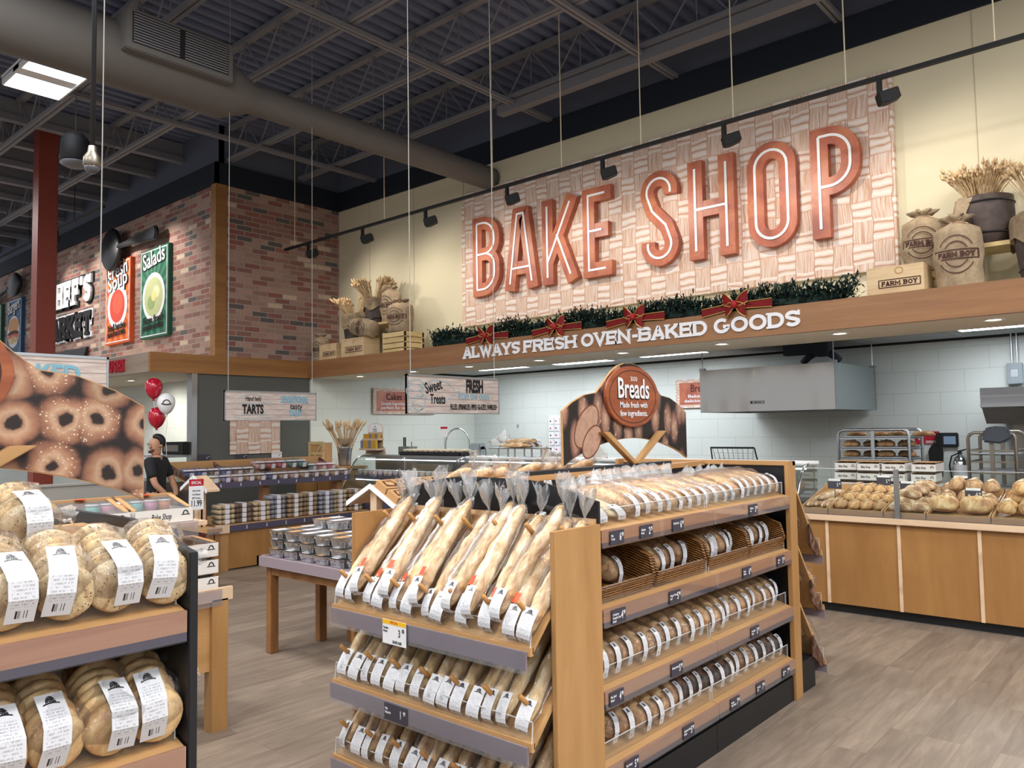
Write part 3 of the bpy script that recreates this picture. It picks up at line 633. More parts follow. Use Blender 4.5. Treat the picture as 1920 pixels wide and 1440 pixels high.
# red letters on the far bulkhead
root = thing('raised_lettering', 'red raised letters on the far wood bulkhead', 'sign lettering', (0, 5.27, 2.755))
xs = -13.54
for c in 'SUSHI':
    w = .05 if c == 'I' else .13; bm = B(); slab_letter(bm, c, xs, w, .19, .038, xz(0), -.03, -.0005); put('letter', bm, 'red_ink', root); xs += w + .035

# ------------------------------------------------------------------ brick wall: letters, posters, utensils
root = thing('wall_lettering', 'big white outlined slab letters on the brick wall beside the red column', 'sign lettering', (0, 6.55, 0))
for body, z, h, xa, mats in (("CHEF'S", 4.6, .68, -20.1, ('white', 'ink')), ('MARKET', 3.88, .62, -20.4, ('ink', 'white'))):
    sw = .15 if mats[0] == 'white' else .12; parts = slab_text(body, -17.55 - xa, h - .1, sw, lambda u, v, d, xa=xa, z=z: V((xa + u, d, z + v)), -.07, -.02, .12)
    back = slab_text(body, -17.55 - xa, h - .1, sw, lambda u, v, d, xa=xa, z=z: V((xa + u, d, z + v)), -.03, .0, .12, .045)
    for (c, bm), (_c, b2) in zip(parts, back):
        b2 = done(b2); bk = put('letter_outline', b2, mats[1], root); put('letter', bm, mats[0], bk)
def poster(name, label, x0, x1, z0, z1, cols, fill, title, sub, blob):
    t = thing(name, label, 'poster', ((x0 + x1) / 2, 6.53, (z0 + z1) / 2)); w, h = x1 - x0, z1 - z0
    bm = B(); box(bm, -w / 2, w / 2, -.06, .02, -h / 2, h / 2); put('board', bm, cols[0], t)
    bm = B(); R.seed(len(label))
    for k in range(18):
        a = 2 * PI * k / 18; b = a + PI / 18; cl = lambda an: V((max(-w / 2, min(w / 2, math.cos(an) * 9)), 0, 0))
        def edge(an):
            c, s = math.cos(an), math.sin(an); m = min(w / 2 / max(abs(c), 1e-4), h / 2 / max(abs(s), 1e-4)) * .97; return (c * m, s * m)
        p, q = edge(a), edge(b); prism(bm, [(0, 0), p, q], xz(-.062), -.001, .001)
    put('sun_rays', bm, cols[1], t)
    bm = B()
    for k, (a, bb) in enumerate(((w * .46, h * .475),)): ribbon(bm, [(-a, -bb), (a, -bb), (a, bb), (-a, bb), (-a, -bb)], .02, xz(-.065), -.001, .001)
    put('border', bm, 'white', t)
    bm = B(); prism(bm, arc(0, -h * .05, w * .4, h * .27, 0, 360, 32)[:-1], xz(-.066), -.002, .001); pl = put('plate', bm, 'white', t)
    for k, (dx, dz, rx, rz, m) in enumerate(blob):
        bm = B(); prism(bm, arc(dx * w, -h * .05 + dz * h, rx * w, rz * h, 0, 360, 24)[:-1], xz(-.069 - .0012 * k), -.001, .001); put('food_print', bm, m, pl)
    for i, s in enumerate(title):
        text(s, .3, (0 + .08 * (i - .5) * (len(title) > 1), -.075, h * (.37 - .13 * i)), 'ink', t, 'y-', 'title_shadow', .8, .022, .002, roll=.12, fit=w * .8); text(s, .3, (.02, -.08, h * (.375 - .13 * i)), 'white', t, 'y-', 'title', .8, .012, .002, roll=.12, fit=w * .78)
    for i, s in enumerate(sub): text(s, .13, (0, -.08, -h * (.3 + .075 * i)), 'ink', t, 'y-', 'caption', .8, .02, .002, fit=w * .72, roll=.05)
gm, om, bl = flat('poster_green', '#1d5a45', .5), flat('poster_orange', '#d85a24', .5), flat('poster_blue', '#1f4a74', .5)
poster('wall_poster', 'green salads poster with white plate on the brick wall', -15.1, -13.95, 3.54, 5.22, (gm, flat('poster_green_light', '#2f7a5c', .5)), 0, ['Salads'], ['Farm fresh', 'premium produce!'], [(0, 0, .33, .22, flat('salad_leaf', '#b8c08d', .6)), (.1, .05, .12, .07, flat('salad_egg', '#d9dfb0', .6)), (-.08, -.06, .13, .08, flat('salad_leaf2', '#8ea56a', .6)), (.02, .01, .09, .06, flat('salad_yolk', '#e8d28a', .6))])
poster('wall_poster', 'orange soup poster with red bowl on the brick wall', -16.72, -15.55, 3.56, 5.22, (om, flat('poster_orange_light', '#ef8038', .5)), 0, ['Fresh', 'Soup'], ['Small batches', 'made from scratch.'], [(0, 0, .3, .2, flat('soup_red', '#d8452f', .4)), (.02, .03, .2, .13, flat('soup_light', '#e25a3e', .4))])
poster('wall_poster', 'blue burger poster on the brick wall past the red column', -22.95, -21.83, 3.7, 5.2, (bl, flat('poster_blue_light', '#2a6090', .5)), 0, ['Burgers'], [], [(0, .1, .35, .13, flat('burger_bun', '#d79a5c', .6)), (0, -.03, .37, .05, flat('burger_patty', '#4a2b1c', .7)), (0, -.08, .37, .04, flat('burger_tomato', '#d6452e', .5)), (0, -.14, .33, .06, 'bun')])
poster('wall_poster', 'green pasta poster at the far end of the brick wall', -24.6, -23.4, 3.7, 5.2, (gm, bpy.data.materials['poster_green_light']), 0, [], [], [(0, 0, .3, .2, flat('pasta', '#e0c58c', .6))])
def utensil(label, x, z, L, ang, kind):
    t = thing('giant_' + kind, label, 'wall decoration', (x, 6.39, z), (0, -ang, 0)); bm = B()
    if kind == 'spoon':
        lathe(bm, [(0, -.02), (.3, -.03), (.42, .02), (.43, .06), (.38, .1), (0, .13)], 28, ax=M.Rotation(PI / 2, 4, 'X')); put('bowl', done(bm, True), 'black', t)
    else:
        lathe(bm, [(0, -.02), (.26, -.02), (.3, .05), (.27, .09), (0, .1)], 24, ax=M.Rotation(PI / 2, 4, 'X'), sx=1.5); put('head', done(bm, True), 'black', t)
    bm = B(); prism(bm, [(.35, -.05), (.7, -.05), (L - .15, -.12), (L, -.13), (L + .06, 0), (L, .13), (L - .15, .12), (.7, .05), (.35, .05)], xz(0), -.1, -.02); put('handle', done(bm, bevel=.02), 'black', t)
utensil('giant black spoon sculpture above the orange soup poster', -16.15, 5.42, 2.0, .0, 'spoon')
utensil('giant black spatula sculpture above the blue burger poster', -22.0, 5.5, 2.2, PI + .1, 'spatula')
t = thing('giant_knife', 'giant black knife sculpture below the white wall lettering', 'wall decoration', (-19.4, 6.5, 3.4)); bm = B(); prism(bm, [(-1.6, -.2), (.9, -.22), (1.55, -.02), (1.75, .22), (-1.6, .22)], xz(0), -.04, .02); put('blade', done(bm, bevel=.012), 'black', t)
bm = B(); prism(bm, [(-3, -.1), (-1.5, -.16), (-1.5, .2), (-3, .16)], xz(0), -.1, .02); put('handle', done(bm, bevel=.02), 'black', t)

# ------------------------------------------------------------------ hanging signs
def hang(label, x, y0, y1, z0, z1, items, rods=None):
    t = thing('hanging_sign', label, 'sign', (x, (y0 + y1) / 2, z0)); w = y1 - y0; h = z1 - z0
    bm = B(); box(bm, -.012, .012, -w / 2, w / 2, 0, h); put('board', bm, 'planks', t)
    bm = B()
    for a in ((-w / 2, -w / 2 + .012, 0, h), (w / 2 - .012, w / 2, 0, h), (-w / 2, w / 2, 0, .008), (-w / 2, w / 2, h - .016, h)): box(bm, -.014, .015, *a)
    put('edge_frame', bm, 'alu', t)
    for q in (rods or (-w / 2 + .05, w / 2 - .05)): bm = B(); tube(bm, [(0, q, h), (0, q, 6.9 - z0)], .0035, 6); put('hanger_rod', bm, 'rod', t)
    for s, hh, yy, zz, m, fit, kw in items: text(s, hh, (.014, yy - w / 2, zz), m, t, 'x+', 'lettering', 1, kw.pop('bold', .01), .0012, fit=fit, **kw)
    return t, w, h
def swirl(t, y, z, a, b, w): bm = B(); ribbon(bm, arc(y, z, a, b, 20, 160, 14), w, yz(.013), 0, .001); ribbon(bm, arc(y, z - b * .2, a * 1.3, b * .6, 200, 340, 14), w, yz(.013), 0, .001); put('flourish', bm, 'pale_blue', t)
t, w, h = hang('hanging plank sign for tarts in front of the grey wall', -8.2, 4.443, 5.649, 1.888, 2.228, [('TARTS', .1, .35, .125, 'ink', .27, {'bold': .045}), ('Hand held', .055, .35, .25, 'ink', .2, {'shear': .2}), ('SENSATIONAL', .085, .9, .245, 'blue_ink', .38, {'bold': .03}), ('tasty', .07, .92, .165, 'ink', .17, {}), ('TARTS', .075, .91, .085, 'blue_ink', .18, {'bold': .03})])
swirl(t, -.25, .24, .2, .06, .006); swirl(t, -.25, .05, .2, .025, .005)
t, w, h = hang('hanging plank sign for sweet treats before the soffit', -5.0, 4.334, 5.475, 1.888, 2.222, [('FRESH', .11, .81, .245, 'ink', .22, {'bold': .05}), ('from the oven', .075, .8, .165, 'blue_ink', .4, {'bold': .0}), ('FILLED, SPRINKLED, PIPED GLAZED, SWIRLED!', .048, .8, .06, 'ink', .6, {'bold': .02}), ('Sweet', .095, .3, .235, 'ink', .2, {'roll': .25, 'bold': .015}), ('Treats', .085, .35, .125, 'ink', .18, {'bold': .015})])
bm = B()
for cy, cz, a, b in ((.1, .24, .09, .05), (.09, .19, .1, .06), (.13, .09, .07, .06), (.1, .05, .07, .03), (.35, .2, .2, .09)): ribbon(bm, arc(cy - w / 2, cz, a, b, 0, 360, 20), .007, yz(.013), 0, .001)
put('flourish', bm, 'pale_blue', t)
hang('hanging plank sign with blue lettering behind the bagel arch', -5.0, .8, 1.952, 1.87, 2.222, [('BE BAKED', .1, .71, .235, 'blue_ink', .56, {'bold': .03})])
def wallsign(label, fn, face, loc, wd, lines):
    t = thing('wall_sign', label, 'sign', loc)
    rz = PI / 2 if face == 'x+' else 0; t.rotation_euler = (0, 0, rz)
    bm = B(); box(bm, -wd / 2, wd / 2, -.03, 0, -.25, .25); uv = bm.loops.layers.uv.new()
    for f in bm.faces:
        for l in f.loops: l[uv].uv = (l.vert.co.x * 2 + 20, l.vert.co.z * 2)
    put('board', bm, 'wicker', t)
    bm = B(); box(bm, -wd / 2 + .08, wd / 2 - .08, -.036, 0, -.19, .19); put('panel', bm, 'copper', t)
    for s, hh, z, m, f in lines: text(s, hh, (0, -.04, z), m, t, 'y-', 'lettering', 1, .015, .001, fit=f)
wallsign('woven edged copper sign about cakes on the white side wall', None, 'x+', (-11.93, 10.3, 2.32), 1.6, [('Cakes and Pies', .13, .08, 'brown_ink', 1.0), ('Simple ingredients, rich flavours,', .055, -.05, 'white', 1.25), ('perfect for dessert anytime.', .055, -.13, 'white', 1.25)])
wallsign('woven edged copper sign about breads behind the steel hood', None, 'y-', (-6.17, 12.29, 2.31), 1.6, [('Breads and Buns', .13, .08, 'brown_ink', 1.0), ('Baked fresh daily, with', .055, -.05, 'white', 1.1), ('delicious gluten free choices.', .055, -.13, 'white', 1.25)])
t = thing('wall_picture', 'woven straw print panel on the grey wall behind the tarts sign', 'picture', (-11.97, 7.05, 1.4)); bm = B(); box(bm, 0, .02, -.46, .46, 0, .85); uv = bm.loops.layers.uv.new()
for f in bm.faces:
    for l in f.loops: l[uv].uv = (l.vert.co.y + 20.1, l.vert.co.z)
put('print', bm, 'wicker', t)

# ------------------------------------------------------------------ garland and bows on the bulkhead
R.seed(5); bm = B(); bt = B()
for k in range(3000):
    x = R.uniform(-8.75, -2.58); c = V((x, 8.17 + R.uniform(-.07, .05), 3.07 + R.uniform(-.06, .09) + .03 * math.sin(x * 5)))
    d = V((R.uniform(-1, 1), R.uniform(-.8, .8), R.uniform(-.35, 1.2))).normalized(); L = R.uniform(.06, .16)
    tip = c + d * L
    for q in range(7):
        p = c + d * L * q / 7; e = (d + V((R.uniform(-1, 1), R.uniform(-1, 1), R.uniform(-1, 1))) * .9).normalized()
        leaf3(bt if (k % 9 == 0 and q > 3) else bm, p, p + e * R.uniform(.035, .07), .011)
tube(bm, [(-8.75 + .2 * i, 8.17, 3.05 + .02 * math.sin(i)) for i in range(31)], 0.06, 6)
for bq in (bm, bt):
    for v in bq.verts: v.co.z = max(v.co.z, 3.004); v.co.y = max(v.co.y, 8.03)
t = thing('fir_garland', 'dark green fir garland lying along the top of the wooden bulkhead', 'garland'); put('branch', bm, 'fir', t); put('pale_needles', bt, 'fir_tip', t)
def mk_bow(v):
    o = thing('ribbon_bow', '', 'bow'); bm = B(); be = B()
    for s in (-1, 1):
        for dz, ln, lift in ((.0, .15, .09), (-.0, .12, -.09)):
            pts = [(s * ln * a, -.03 - .03 * math.sin(a * PI), lift * a + .0) for a in (0, .25, .5, .75, 1)]
            for i in range(4):
                w0, w1 = (.012 + .06 * math.sin(min(1, (i) / 3) * PI * .55)), (.012 + .06 * math.sin(min(1, (i + 1) / 3) * PI * .55))
                p, q = pts[i], pts[i + 1]; bm.faces.new([bm.verts.new(V(z)) for z in ((p[0], p[1], p[2] - w0), (q[0], q[1], q[2] - w1), (q[0], q[1] - .004, q[2] + w1), (p[0], p[1] - .004, p[2] + w0))])
                for sg in (-1, 1): tube(be, [(p[0], p[1] - .006, p[2] + sg * w0), (q[0], q[1] - .006, q[2] + sg * w1)], .006, 5)
        x0, x1 = s * .04, s * .42; z0, z1 = -.02, -.045 + .02 * s
        bm.faces.new([bm.verts.new(V(z)) for z in ((x0, -.018, z0 - .035), (x1, -.018, z1 - .05), (x1, -.02, z1 + .05), (x0, -.02, z0 + .04))])
        tube(be, [(x0, -.024, z0 + .04), (x1, -.024, z1 + .05)], .006, 5); tube(be, [(x0, -.024, z0 - .035), (x1, -.024, z1 - .05)], .006, 5)
    bmesh.ops.solidify(bm, geom=bm.faces[:], thickness=.004); put('ribbon', bm, 'ribbon', o); put('gold_edging', be, 'gold', o)
    bm = B(); lathe(bm, [(0, -.045), (.03, -.04), (.036, 0), (.03, .04), (0, .045)], 12, (0, -.06, 0)); put('knot', done(bm, True), 'ribbon', o); return o
K = Kind(mk_bow)
for x, s in ((-7.55, 'above the first word of the lettering'), (-6.3, 'above the second word of the lettering'), (-5.1, 'above the hyphen of the lettering'), (-3.8, 'above the last word of the lettering')):
    K.place(0, (x, 8.06, 3.07), (0, 0, 0), 'red velvet bow with gold edging on the garland, ' + s, 'red bows on the garland', (.98, 1, .9))

# ------------------------------------------------------------------ bread shapes: front end at the origin, body towards -x, resting on z = 0
def loaf_bm(L, W, H, seed, nx=18, na=16, end=2.6, knob=.05, flat_=.42, bend=0, lobes=0, bm=None, z0=0):
    bm = bm or B(); rings = []; o = V((seed * 3.7, seed * 1.3, seed * 2.1))
    for i in range(nx + 1):
        s = .5 - .5 * math.cos(PI * i / nx) if end < 9 else i / nx
        p = max(0.0, 1 - abs(2 * s - 1) ** end) ** (1 / 2.3); ring = []
        if i in (0, nx): p = .12
        if lobes: p *= 1 - .1 * abs(math.sin(s * lobes * PI))
        for k in range(na):
            a = 2 * PI * k / na; c, sn = math.cos(a), math.sin(a)
            y = W / 2 * p * math.copysign(abs(c) ** .85, c); z = H * flat_ + p * (H * (1 - flat_) if sn > 0 else H * flat_) * math.copysign(abs(sn) ** .8, sn)
            q = V((-L * s, y + bend * math.sin(PI * s), z)); d = NZ.noise(q * 14 + o) * knob * min(W, H) * 1.6
            q.y += d * c; q.z = max(0, q.z + d * max(sn, 0)); q.z += z0; ring.append(bm.verts.new(q))
        rings.append(ring)
    for q, w in zip(rings, rings[1:]):
        for k in range(na): bm.faces.new((q[k], w[k], w[(k + 1) % na], q[(k + 1) % na]))
    bm.faces.new(rings[0]); bm.faces.new(rings[-1][::-1]); return bm
def bag_bm(L, W, H, seed, nx=20, na=18, flat_=.42):
    return loaf_bm(L, W, H, seed + 40, nx, na, 5, .16, flat_)
def tuft_bm(bm, p, d, L, w, seed, n=14):
    """gathered bag end at p fanning out along d"""
    rr = random.Random(seed); d = V(d).normalized(); a = d.orthogonal().normalized(); b = d.cross(a); rings = []
    for i, (s, rad) in enumerate(((-.25, .02), (0, .009), (.12, .012), (.4, w * .55), (.75, w * .9), (1, w))):
        ring = []
        for k in range(n):
            an = 2 * PI * k / n; j = 1 + (rr.uniform(-.45, .45) if i > 2 else 0); q = V(p) + d * (L * s * (1 + (rr.uniform(-.14, .14) if i > 3 else 0))) + a * math.cos(an) * rad * j + b * math.sin(an) * rad * .45 * j
            ring.append(bm.verts.new(q))
        rings.append(ring)
    for q, w_ in zip(rings, rings[1:]):
        for k in range(n): bm.faces.new((q[k], q[(k + 1) % n], w_[(k + 1) % n], w_[k]))
    return bm
def strip(pts, wd, y0=0, skew=0):
    bm = B(); uv = bm.loops.layers.uv.new(); T = [0]
    for p, q in zip(pts, pts[1:]): T.append(T[-1] + (V(q) - V(p)).length)
    rows = [(bm.verts.new(V((p[0], y0 - wd / 2 + skew * i, p[1]))), bm.verts.new(V((p[0], y0 + wd / 2 + skew * i, p[1])))) if len(p) == 2 else None for i, p in enumerate([(a[0], a[2]) if len(a) == 3 else a for a in pts])]
    for i in range(len(rows) - 1):
        f = bm.faces.new((rows[i][0], rows[i][1], rows[i + 1][1], rows[i + 1][0]))
        for l, (u, t) in zip(f.loops, ((0, T[i]), (1, T[i]), (1, T[i + 1]), (0, T[i + 1]))): l[uv].uv = (u, 1 - t / T[-1])
    return bm
def front_label(L, W, H, wd, back, off=.004, y0=0, low=.12, skew=0):
    """label draped from the top over the front end"""
    pts = []
    for s in (back, back * .6, back * .3, .022, .006):
        p = max(0.0, 1 - abs(2 * s / L - 1) ** 5) ** (1 / 2.3); pts.append((-s, 0, H * .42 + p * H * .58 + off))
    pts += [(.006, 0, H * .5), (.008, 0, H * low)]
    return strip(pts, wd, y0, skew)
def bagged(name, mat, cat, L, W, H, tuft, lw, lb, seed, knob=.05, end=2.6, loafL=None, tuftd=(-1, 0, .35), bend=0, clip=None, sticker=None, ly=0, lobes=0, low=.12, nx=18):
    o = thing(name, '', cat); k = (loafL or L * .94)
    bm = loaf_bm(k, W, H, seed, end=end, knob=knob, bend=bend, lobes=lobes, nx=nx); bmesh.ops.translate(bm, verts=bm.verts, vec=(-.006, 0, .002)); put('bread', done(bm, True), mat, o)
    bb = put('bag', done(bag_bm(L, W * 1.14 + .006, H * 1.08 + .006, seed), True), 'film', o)
    tb = tuft_bm(B(), (-L + .005, 0, H * .45), tuftd, tuft, tuft * .55, seed); put('twisted_end', done(tb, True), 'tuft', bb)
    put('label', done(front_label(L, W, H * 1.08 + .006, lw, lb, y0=ly, low=low, skew=R.uniform(-.0015, .0015))), 'label', o)
    if clip: bm = B(); box(bm, -L - .006, -L + .012, -.008, .022, H * .45 - .003, H * .45 + .006); put('closure_clip', bm, clip, bb)
    if sticker: bm = strip([(-lb - .005, 0, H * 1.13 + .008), (-lb - .05, 0, H * 1.16 + .008)], .03, sticker); put('orange_sticker', done(bm), 'orange', o)
    return o

# ------------------------------------------------------------------ shelving helpers
def price_tag(label, loc, face, name, price, w=.11, h=.062, bg='tag', fg='white', extra=None):
    t = thing('price_tag', label, 'price tag', loc); bm = B()
    if face == 'x+': box(bm, 0, .002, -w / 2, w / 2, -h / 2, h / 2)
    else: box(bm, -w / 2, w / 2, -.002, 0, -h / 2, h / 2)
    put('card', bm, bg, t); e = .003
    def P(u, v): return (e, u, v) if face == 'x+' else (u, -e, v)
    for i, s in enumerate(name): text(s, .011, P(-w * .46, h * .16 - .015 * i), fg, t, face, 'product_name', .75, .005, .0004, 'LEFT')
    text(price[0], .034, P(w * .22, 0), fg, t, face, 'price', .6, .015, .0004); text(price[1], .018, P(w * .38, h * .14), fg, t, face, 'price_cents', .6, .015, .0004)
    if extra: extra(t, P, w, h)
    return t

# ------------------------------------------------------------------ bread gondola, long side towards +x
SHELF_Z = (1.292, .943, .59, .26); XF = -2.03
def side_shelf(t, sgn, y0, y1, z, depth, rise, cx=-2.69, half=.66):
    """one tilted shelf board with its price rail and fence; sgn +1 faces +x"""
    xf = cx + sgn * (half - .012); xb = xf - sgn * depth; bm = B()
    prism(bm, [(xf, z), (xb, z + rise), (xb, z + rise - .02), (xf, z - .02)], lambda u, v, d: V((u, d, v)), y0, y1); sh = put('shelf', done(bm), 'wood_y', t)
    bm = B(); fx = sorted((xf, xf + sgn * .012)); box(bm, *fx, y0, y1, z - .055, z); put('rail_insert', bm, 'mauve', sh)
    bm = B(); box(bm, *fx, y0, y1, z - .078, z - .055); put('dark_rail', bm, 'dark_strip', sh)
    bm = B(); gx = sorted((xf + sgn * .014, xf + sgn * .017)); box(bm, *gx, y0 + .003, y1 - .003, z - .08, z + .004); put('clear_rail_cover', bm, 'acrylic', sh)
    bm = B(); ax = sorted((xf - sgn * .035, xf - sgn * .031)); box(bm, *ax, y0 + .01, y1 - .01, z + .012, z + .085); fe = put('clear_fence', bm, 'acrylic', sh)
    bm = B(); box(bm, ax[0] - .0003, ax[1] + .0003, y0 + .01, y1 - .01, z + .085, z + .0875); box(bm, ax[0], ax[1], y0 + .008, y0 + .011, z + .012, z + .086); box(bm, ax[0], ax[1], y1 - .011, y1 - .008, z + .012, z + .086); put('fence_edge', bm, 'acrylic_edge', sh)
    return sh
t = thing('bread_gondola', 'long double sided wooden bread shelf unit with four tilted shelves of loaves', 'shelving unit', (0, 0, 0)); GON = t
bm = B(); box(bm, -2.71, -2.67, 2.9, 5.06, .12, 1.47); put('back_panel', bm, 'black', t)
bm = B(); box(bm, -2.725, -2.655, 2.9, 5.08, 1.47, 1.502); put('top_rail', done(bm, bevel=.003), 'wood_y', t)
bm = B(); box(bm, -2.735, -2.66, 3.15, 4.6, 1.502, 1.522); put('sign_plinth', bm, 'black', t)
bm = B(); box(bm, -3.34, -2.04, 5.06, 5.09, .1, 1.48); put('end_panel', bm, 'black', t)
bm = B(); box(bm, -3.36, -2.03, 5.05, 5.1, 1.48, 1.51); put('end_cap_rail', done(bm, bevel=.003), 'wood_x', t)
for s in (-2.045, -3.35): bm = B(); box(bm, s - .015, s + .015, 4.985, 5.1, 0, 1.51); put('end_post', done(bm, bevel=.003), 'wood', t)
bm = B(); box(bm, -3.335, -2.045, 2.9, 3.938, 0, .15); put('base', bm, 'kick', t); bm = B(); box(bm, -3.335, -2.045, 3.942, 5.05, 0, .15); put('base', bm, 'kick', t)
for z in SHELF_Z:
    for y0, y1 in ((2.89, 3.938), (3.942, 4.985)):
        side_shelf(t, 1, y0, y1, z, .6, .14 if z > 1.2 else .17); side_shelf(t, -1, y0, y1, z, .6, .2 if z > 1.2 else .17)
def sub(s, z): return (z + .012) 
TILT = {0: .22, 1: .28, 2: .28, 3: .28}
KB = {}
def variety(key, n=3, **kw):
    KB[key] = (Kind(lambda v: bagged(seed=hash_(key) + v * 7, bend=(v - 1) * .004, **kw)), n)
def hash_(s): return sum(ord(c) * (i + 1) for i, c in enumerate(s)) % 97
variety('flat', 2, name='bagged_flatbread', mat='tortilla', cat='bread', L=.44, W=.2, H=.045, tuft=.07, lw=.06, lb=.07)
variety('multi', 3, name='bagged_loaf', mat='seeded', cat='bread', L=.38, W=.1, H=.085, tuft=.08, lw=.038, lb=.08, knob=.1)
variety('long', 3, name='bagged_loaf', mat='golden', cat='bread', L=.42, W=.098, H=.075, tuft=.1, lw=.038, lb=.075)
variety('brown', 3, name='bagged_loaf', mat='wheatloaf', cat='bread', L=.34, W=.098, H=.095, tuft=.08, lw=.038, lb=.08)
variety('wheat', 3, name='bagged_loaf', mat='wheatloaf', cat='bread', L=.3, W=.112, H=.115, tuft=.07, lw=.037, lb=.06, end=3.4)
variety('gold', 3, name='bagged_loaf', mat='golden', cat='bread', L=.3, W=.108, H=.115, tuft=.07, lw=.036, lb=.06, end=3.4)
variety('rye', 3, name='bagged_loaf', mat='rye', cat='bread', L=.3, W=.112, H=.11, tuft=.07, lw=.036, lb=.055, end=3.4)
variety('seed', 3, name='bagged_loaf', mat='seeded', cat='bread', L=.32, W=.115, H=.115, tuft=.07, lw=.037, lb=.06, knob=.08)
ADJ = {'flat': 'pale flatbread', 'multi': 'seeded brown loaf', 'long': 'long golden loaf', 'brown': 'brown wheat loaf', 'wheat': 'round topped wheat loaf', 'gold': 'golden brown loaf', 'rye': 'dark rye loaf', 'seed': 'rough seeded loaf'}
SH = ('top', 'second', 'third', 'bottom')
def shelf_row(si, seq, y0, y1, jit=.02, x0=XF - .055):
    R.seed(100 + si); n = len(seq); ys = []; w = {'flat': 1.5}; tot = sum(w.get(k, 1) for k in seq); acc = 0
    for i, k in enumerate(seq):
        ww = w.get(k, 1); y = y0 + (y1 - y0) * (acc + ww / 2) / tot; acc += ww
        kd, nv = KB[k]; xx = x0 - R.uniform(0, jit * 2); z = SHELF_Z[si] + .004 + (XF - .012 - xx) * (.14 if si == 0 else .17) / .6
        kd.place(R.randrange(nv), (xx, y, z + .004), (R.uniform(-.08, .08), TILT[si] * 1.0, R.uniform(-.05, .05)), 'bagged %s, %s along the %s side shelf from the near wood panel' % (ADJ[k], ORD[i], SH[si]), 'bagged loaves on the %s side shelf' % SH[si])
shelf_row(0, ['flat', 'flat'] + ['multi'] * 3 + ['long'] * 8 + ['brown'] * 6, 2.9, 4.96, .008)
shelf_row(2, ['wheat'] * 4 + ['seed'] * 4 + ['gold'] * 7 + ['wheat'] * 3, 2.9, 4.95)
shelf_row(3, ['seed'] * 2 + ['wheat'] * 3 + ['gold'] * 2 + ['rye'] * 5 + ['seed'] * 3 + ['rye'] * 3, 2.9, 4.96)
# wicker baskets on the second shelf
def mk_basket(v):
    o = thing('wicker_basket', '', 'basket'); w, L = .5, .56
    bm = B(); box(bm, -L, 0, -w / 2, w / 2, 0, .014); put('bottom', bm, 'basket', o)
    for s in (-1, 1):
        bm = B(); prism(bm, [(0, 0), (-L, 0), (-L, .2), (-.05, .14), (0, .07)], lambda u, vv, d: V((u, s * (w / 2 - .008) + d + s * vv * .08, vv)), -.008, .008); put('side', bm, 'basket', o)
        bm = B(); tube(bm, [(-L, s * (w / 2 + .01), .2), (-.05, s * (w / 2 + .004), .14), (-.002, s * (w / 2 - .002), .07)], .011, 7); put('rim', done(bm, True), 'basket', o)
    bm = B(); box(bm, -.012, .004, -w / 2, w / 2, 0, .065); put('front_lip', bm, 'basket', o)
    bm = B(); tube(bm, [(0, -w / 2, .068), (0, w / 2, .068)], .009, 7); put('rim', done(bm, True), 'basket', o)
    for q in range(26):
        pass
    return o
K = Kind(mk_basket); i0 = 0; R.seed(9)
for bi, (yc, seq) in enumerate(((3.13, ['gold', 'gold']), (3.66, ['gold', 'wheat', 'gold']), (4.2, ['wheat', 'wheat', 'gold', 'wheat']), (4.72, ['seed', 'wheat', 'seed']))):
    zz = SHELF_Z[1] + .006; K.place(0, (XF - .055, yc, zz + .01), (0, .28, 0), 'brown wicker basket of bagged loaves, %s from the near wood panel' % ORD[bi], 'wicker baskets on the second shelf', (1, 1.0, 1))
    for i, k in enumerate(seq):
        kd, nv = KB[k]; y = yc - .2 + .4 * (i + .5) / len(seq) + (-.06 if bi == 0 else 0); x = XF - .09 - R.uniform(0, .04)
        kd.place(R.randrange(nv), (x, y, zz + .04), (R.uniform(-.1, .1), .3, R.uniform(-.12, .12)), 'bagged %s, %s in the %s wicker basket from the near panel' % (ADJ[k], ORD[i], ORD[bi]), 'bagged loaves in the wicker baskets')
# price tags along the rails
for si, y, nm, pr in ((0, 3.0, ['Pain', 'Tuscia'], ('6', '99')), (0, 3.25, ['Ciabatta', 'Rustic'], ('2', '79')), (0, 3.55, ['Plank Bread'], ('6', '49')), (0, 4.43, ['Multigrain', 'Loaf'], ('5', '99')),
                      (1, 3.0, ['Cranberry', 'Pumpkin Seed', 'Bread'], ('4', '99')), (1, 3.5, ['Asiago Cheese', 'Loaf'], ('5', '99')), (1, 4.32, ['Potato', 'Scallion'], ('6', '29')), (1, 4.8, ['Cheese', 'Loaf'], ('5', '99')),
                      (2, 2.97, ['Flax Seed', 'Bread'], ('4', '99')), (2, 3.5, ['Walnut Bread'], ('5', '99')), (2, 4.4, ['Sourdough', 'Bread'], ('5', '99')),
                      (3, 3.08, ['Rye Bread'], ('5', '99')), (3, 3.6, ['Lightwave Rye', 'Bread'], ('5', '99')), (3, 4.12, ['Russian', 'Black Bread'], ('7', '99')), (3, 4.45, ['Dark Rye', 'Loaf'], ('7', '99')), (3, 4.82, ['Light Rye', 'Loaf'], ('7', '99'))):
    price_tag('dark price tag with %s dollars %s on the %s side rail, near %s' % (pr[0], pr[1], SH[si], nm[0].lower()), (XF + .002 + .004, y, SHELF_Z[si] - .04), 'x+', nm, pr)
# bags on the far long side, only their tops show
R.seed(3)
for i in range(7):
    k = ('long', 'multi', 'brown')[i % 3]; kd, nv = KB[k]
    kd.place(i % nv, (-3.27, 3.0 + i * .185, 1.335), (0, .44, PI + R.uniform(-.1, .1)), 'bagged %s behind the gondola top rail, %s from the black header board' % (ADJ[k], ORD[i]), 'bagged loaves on the hidden side of the gondola')

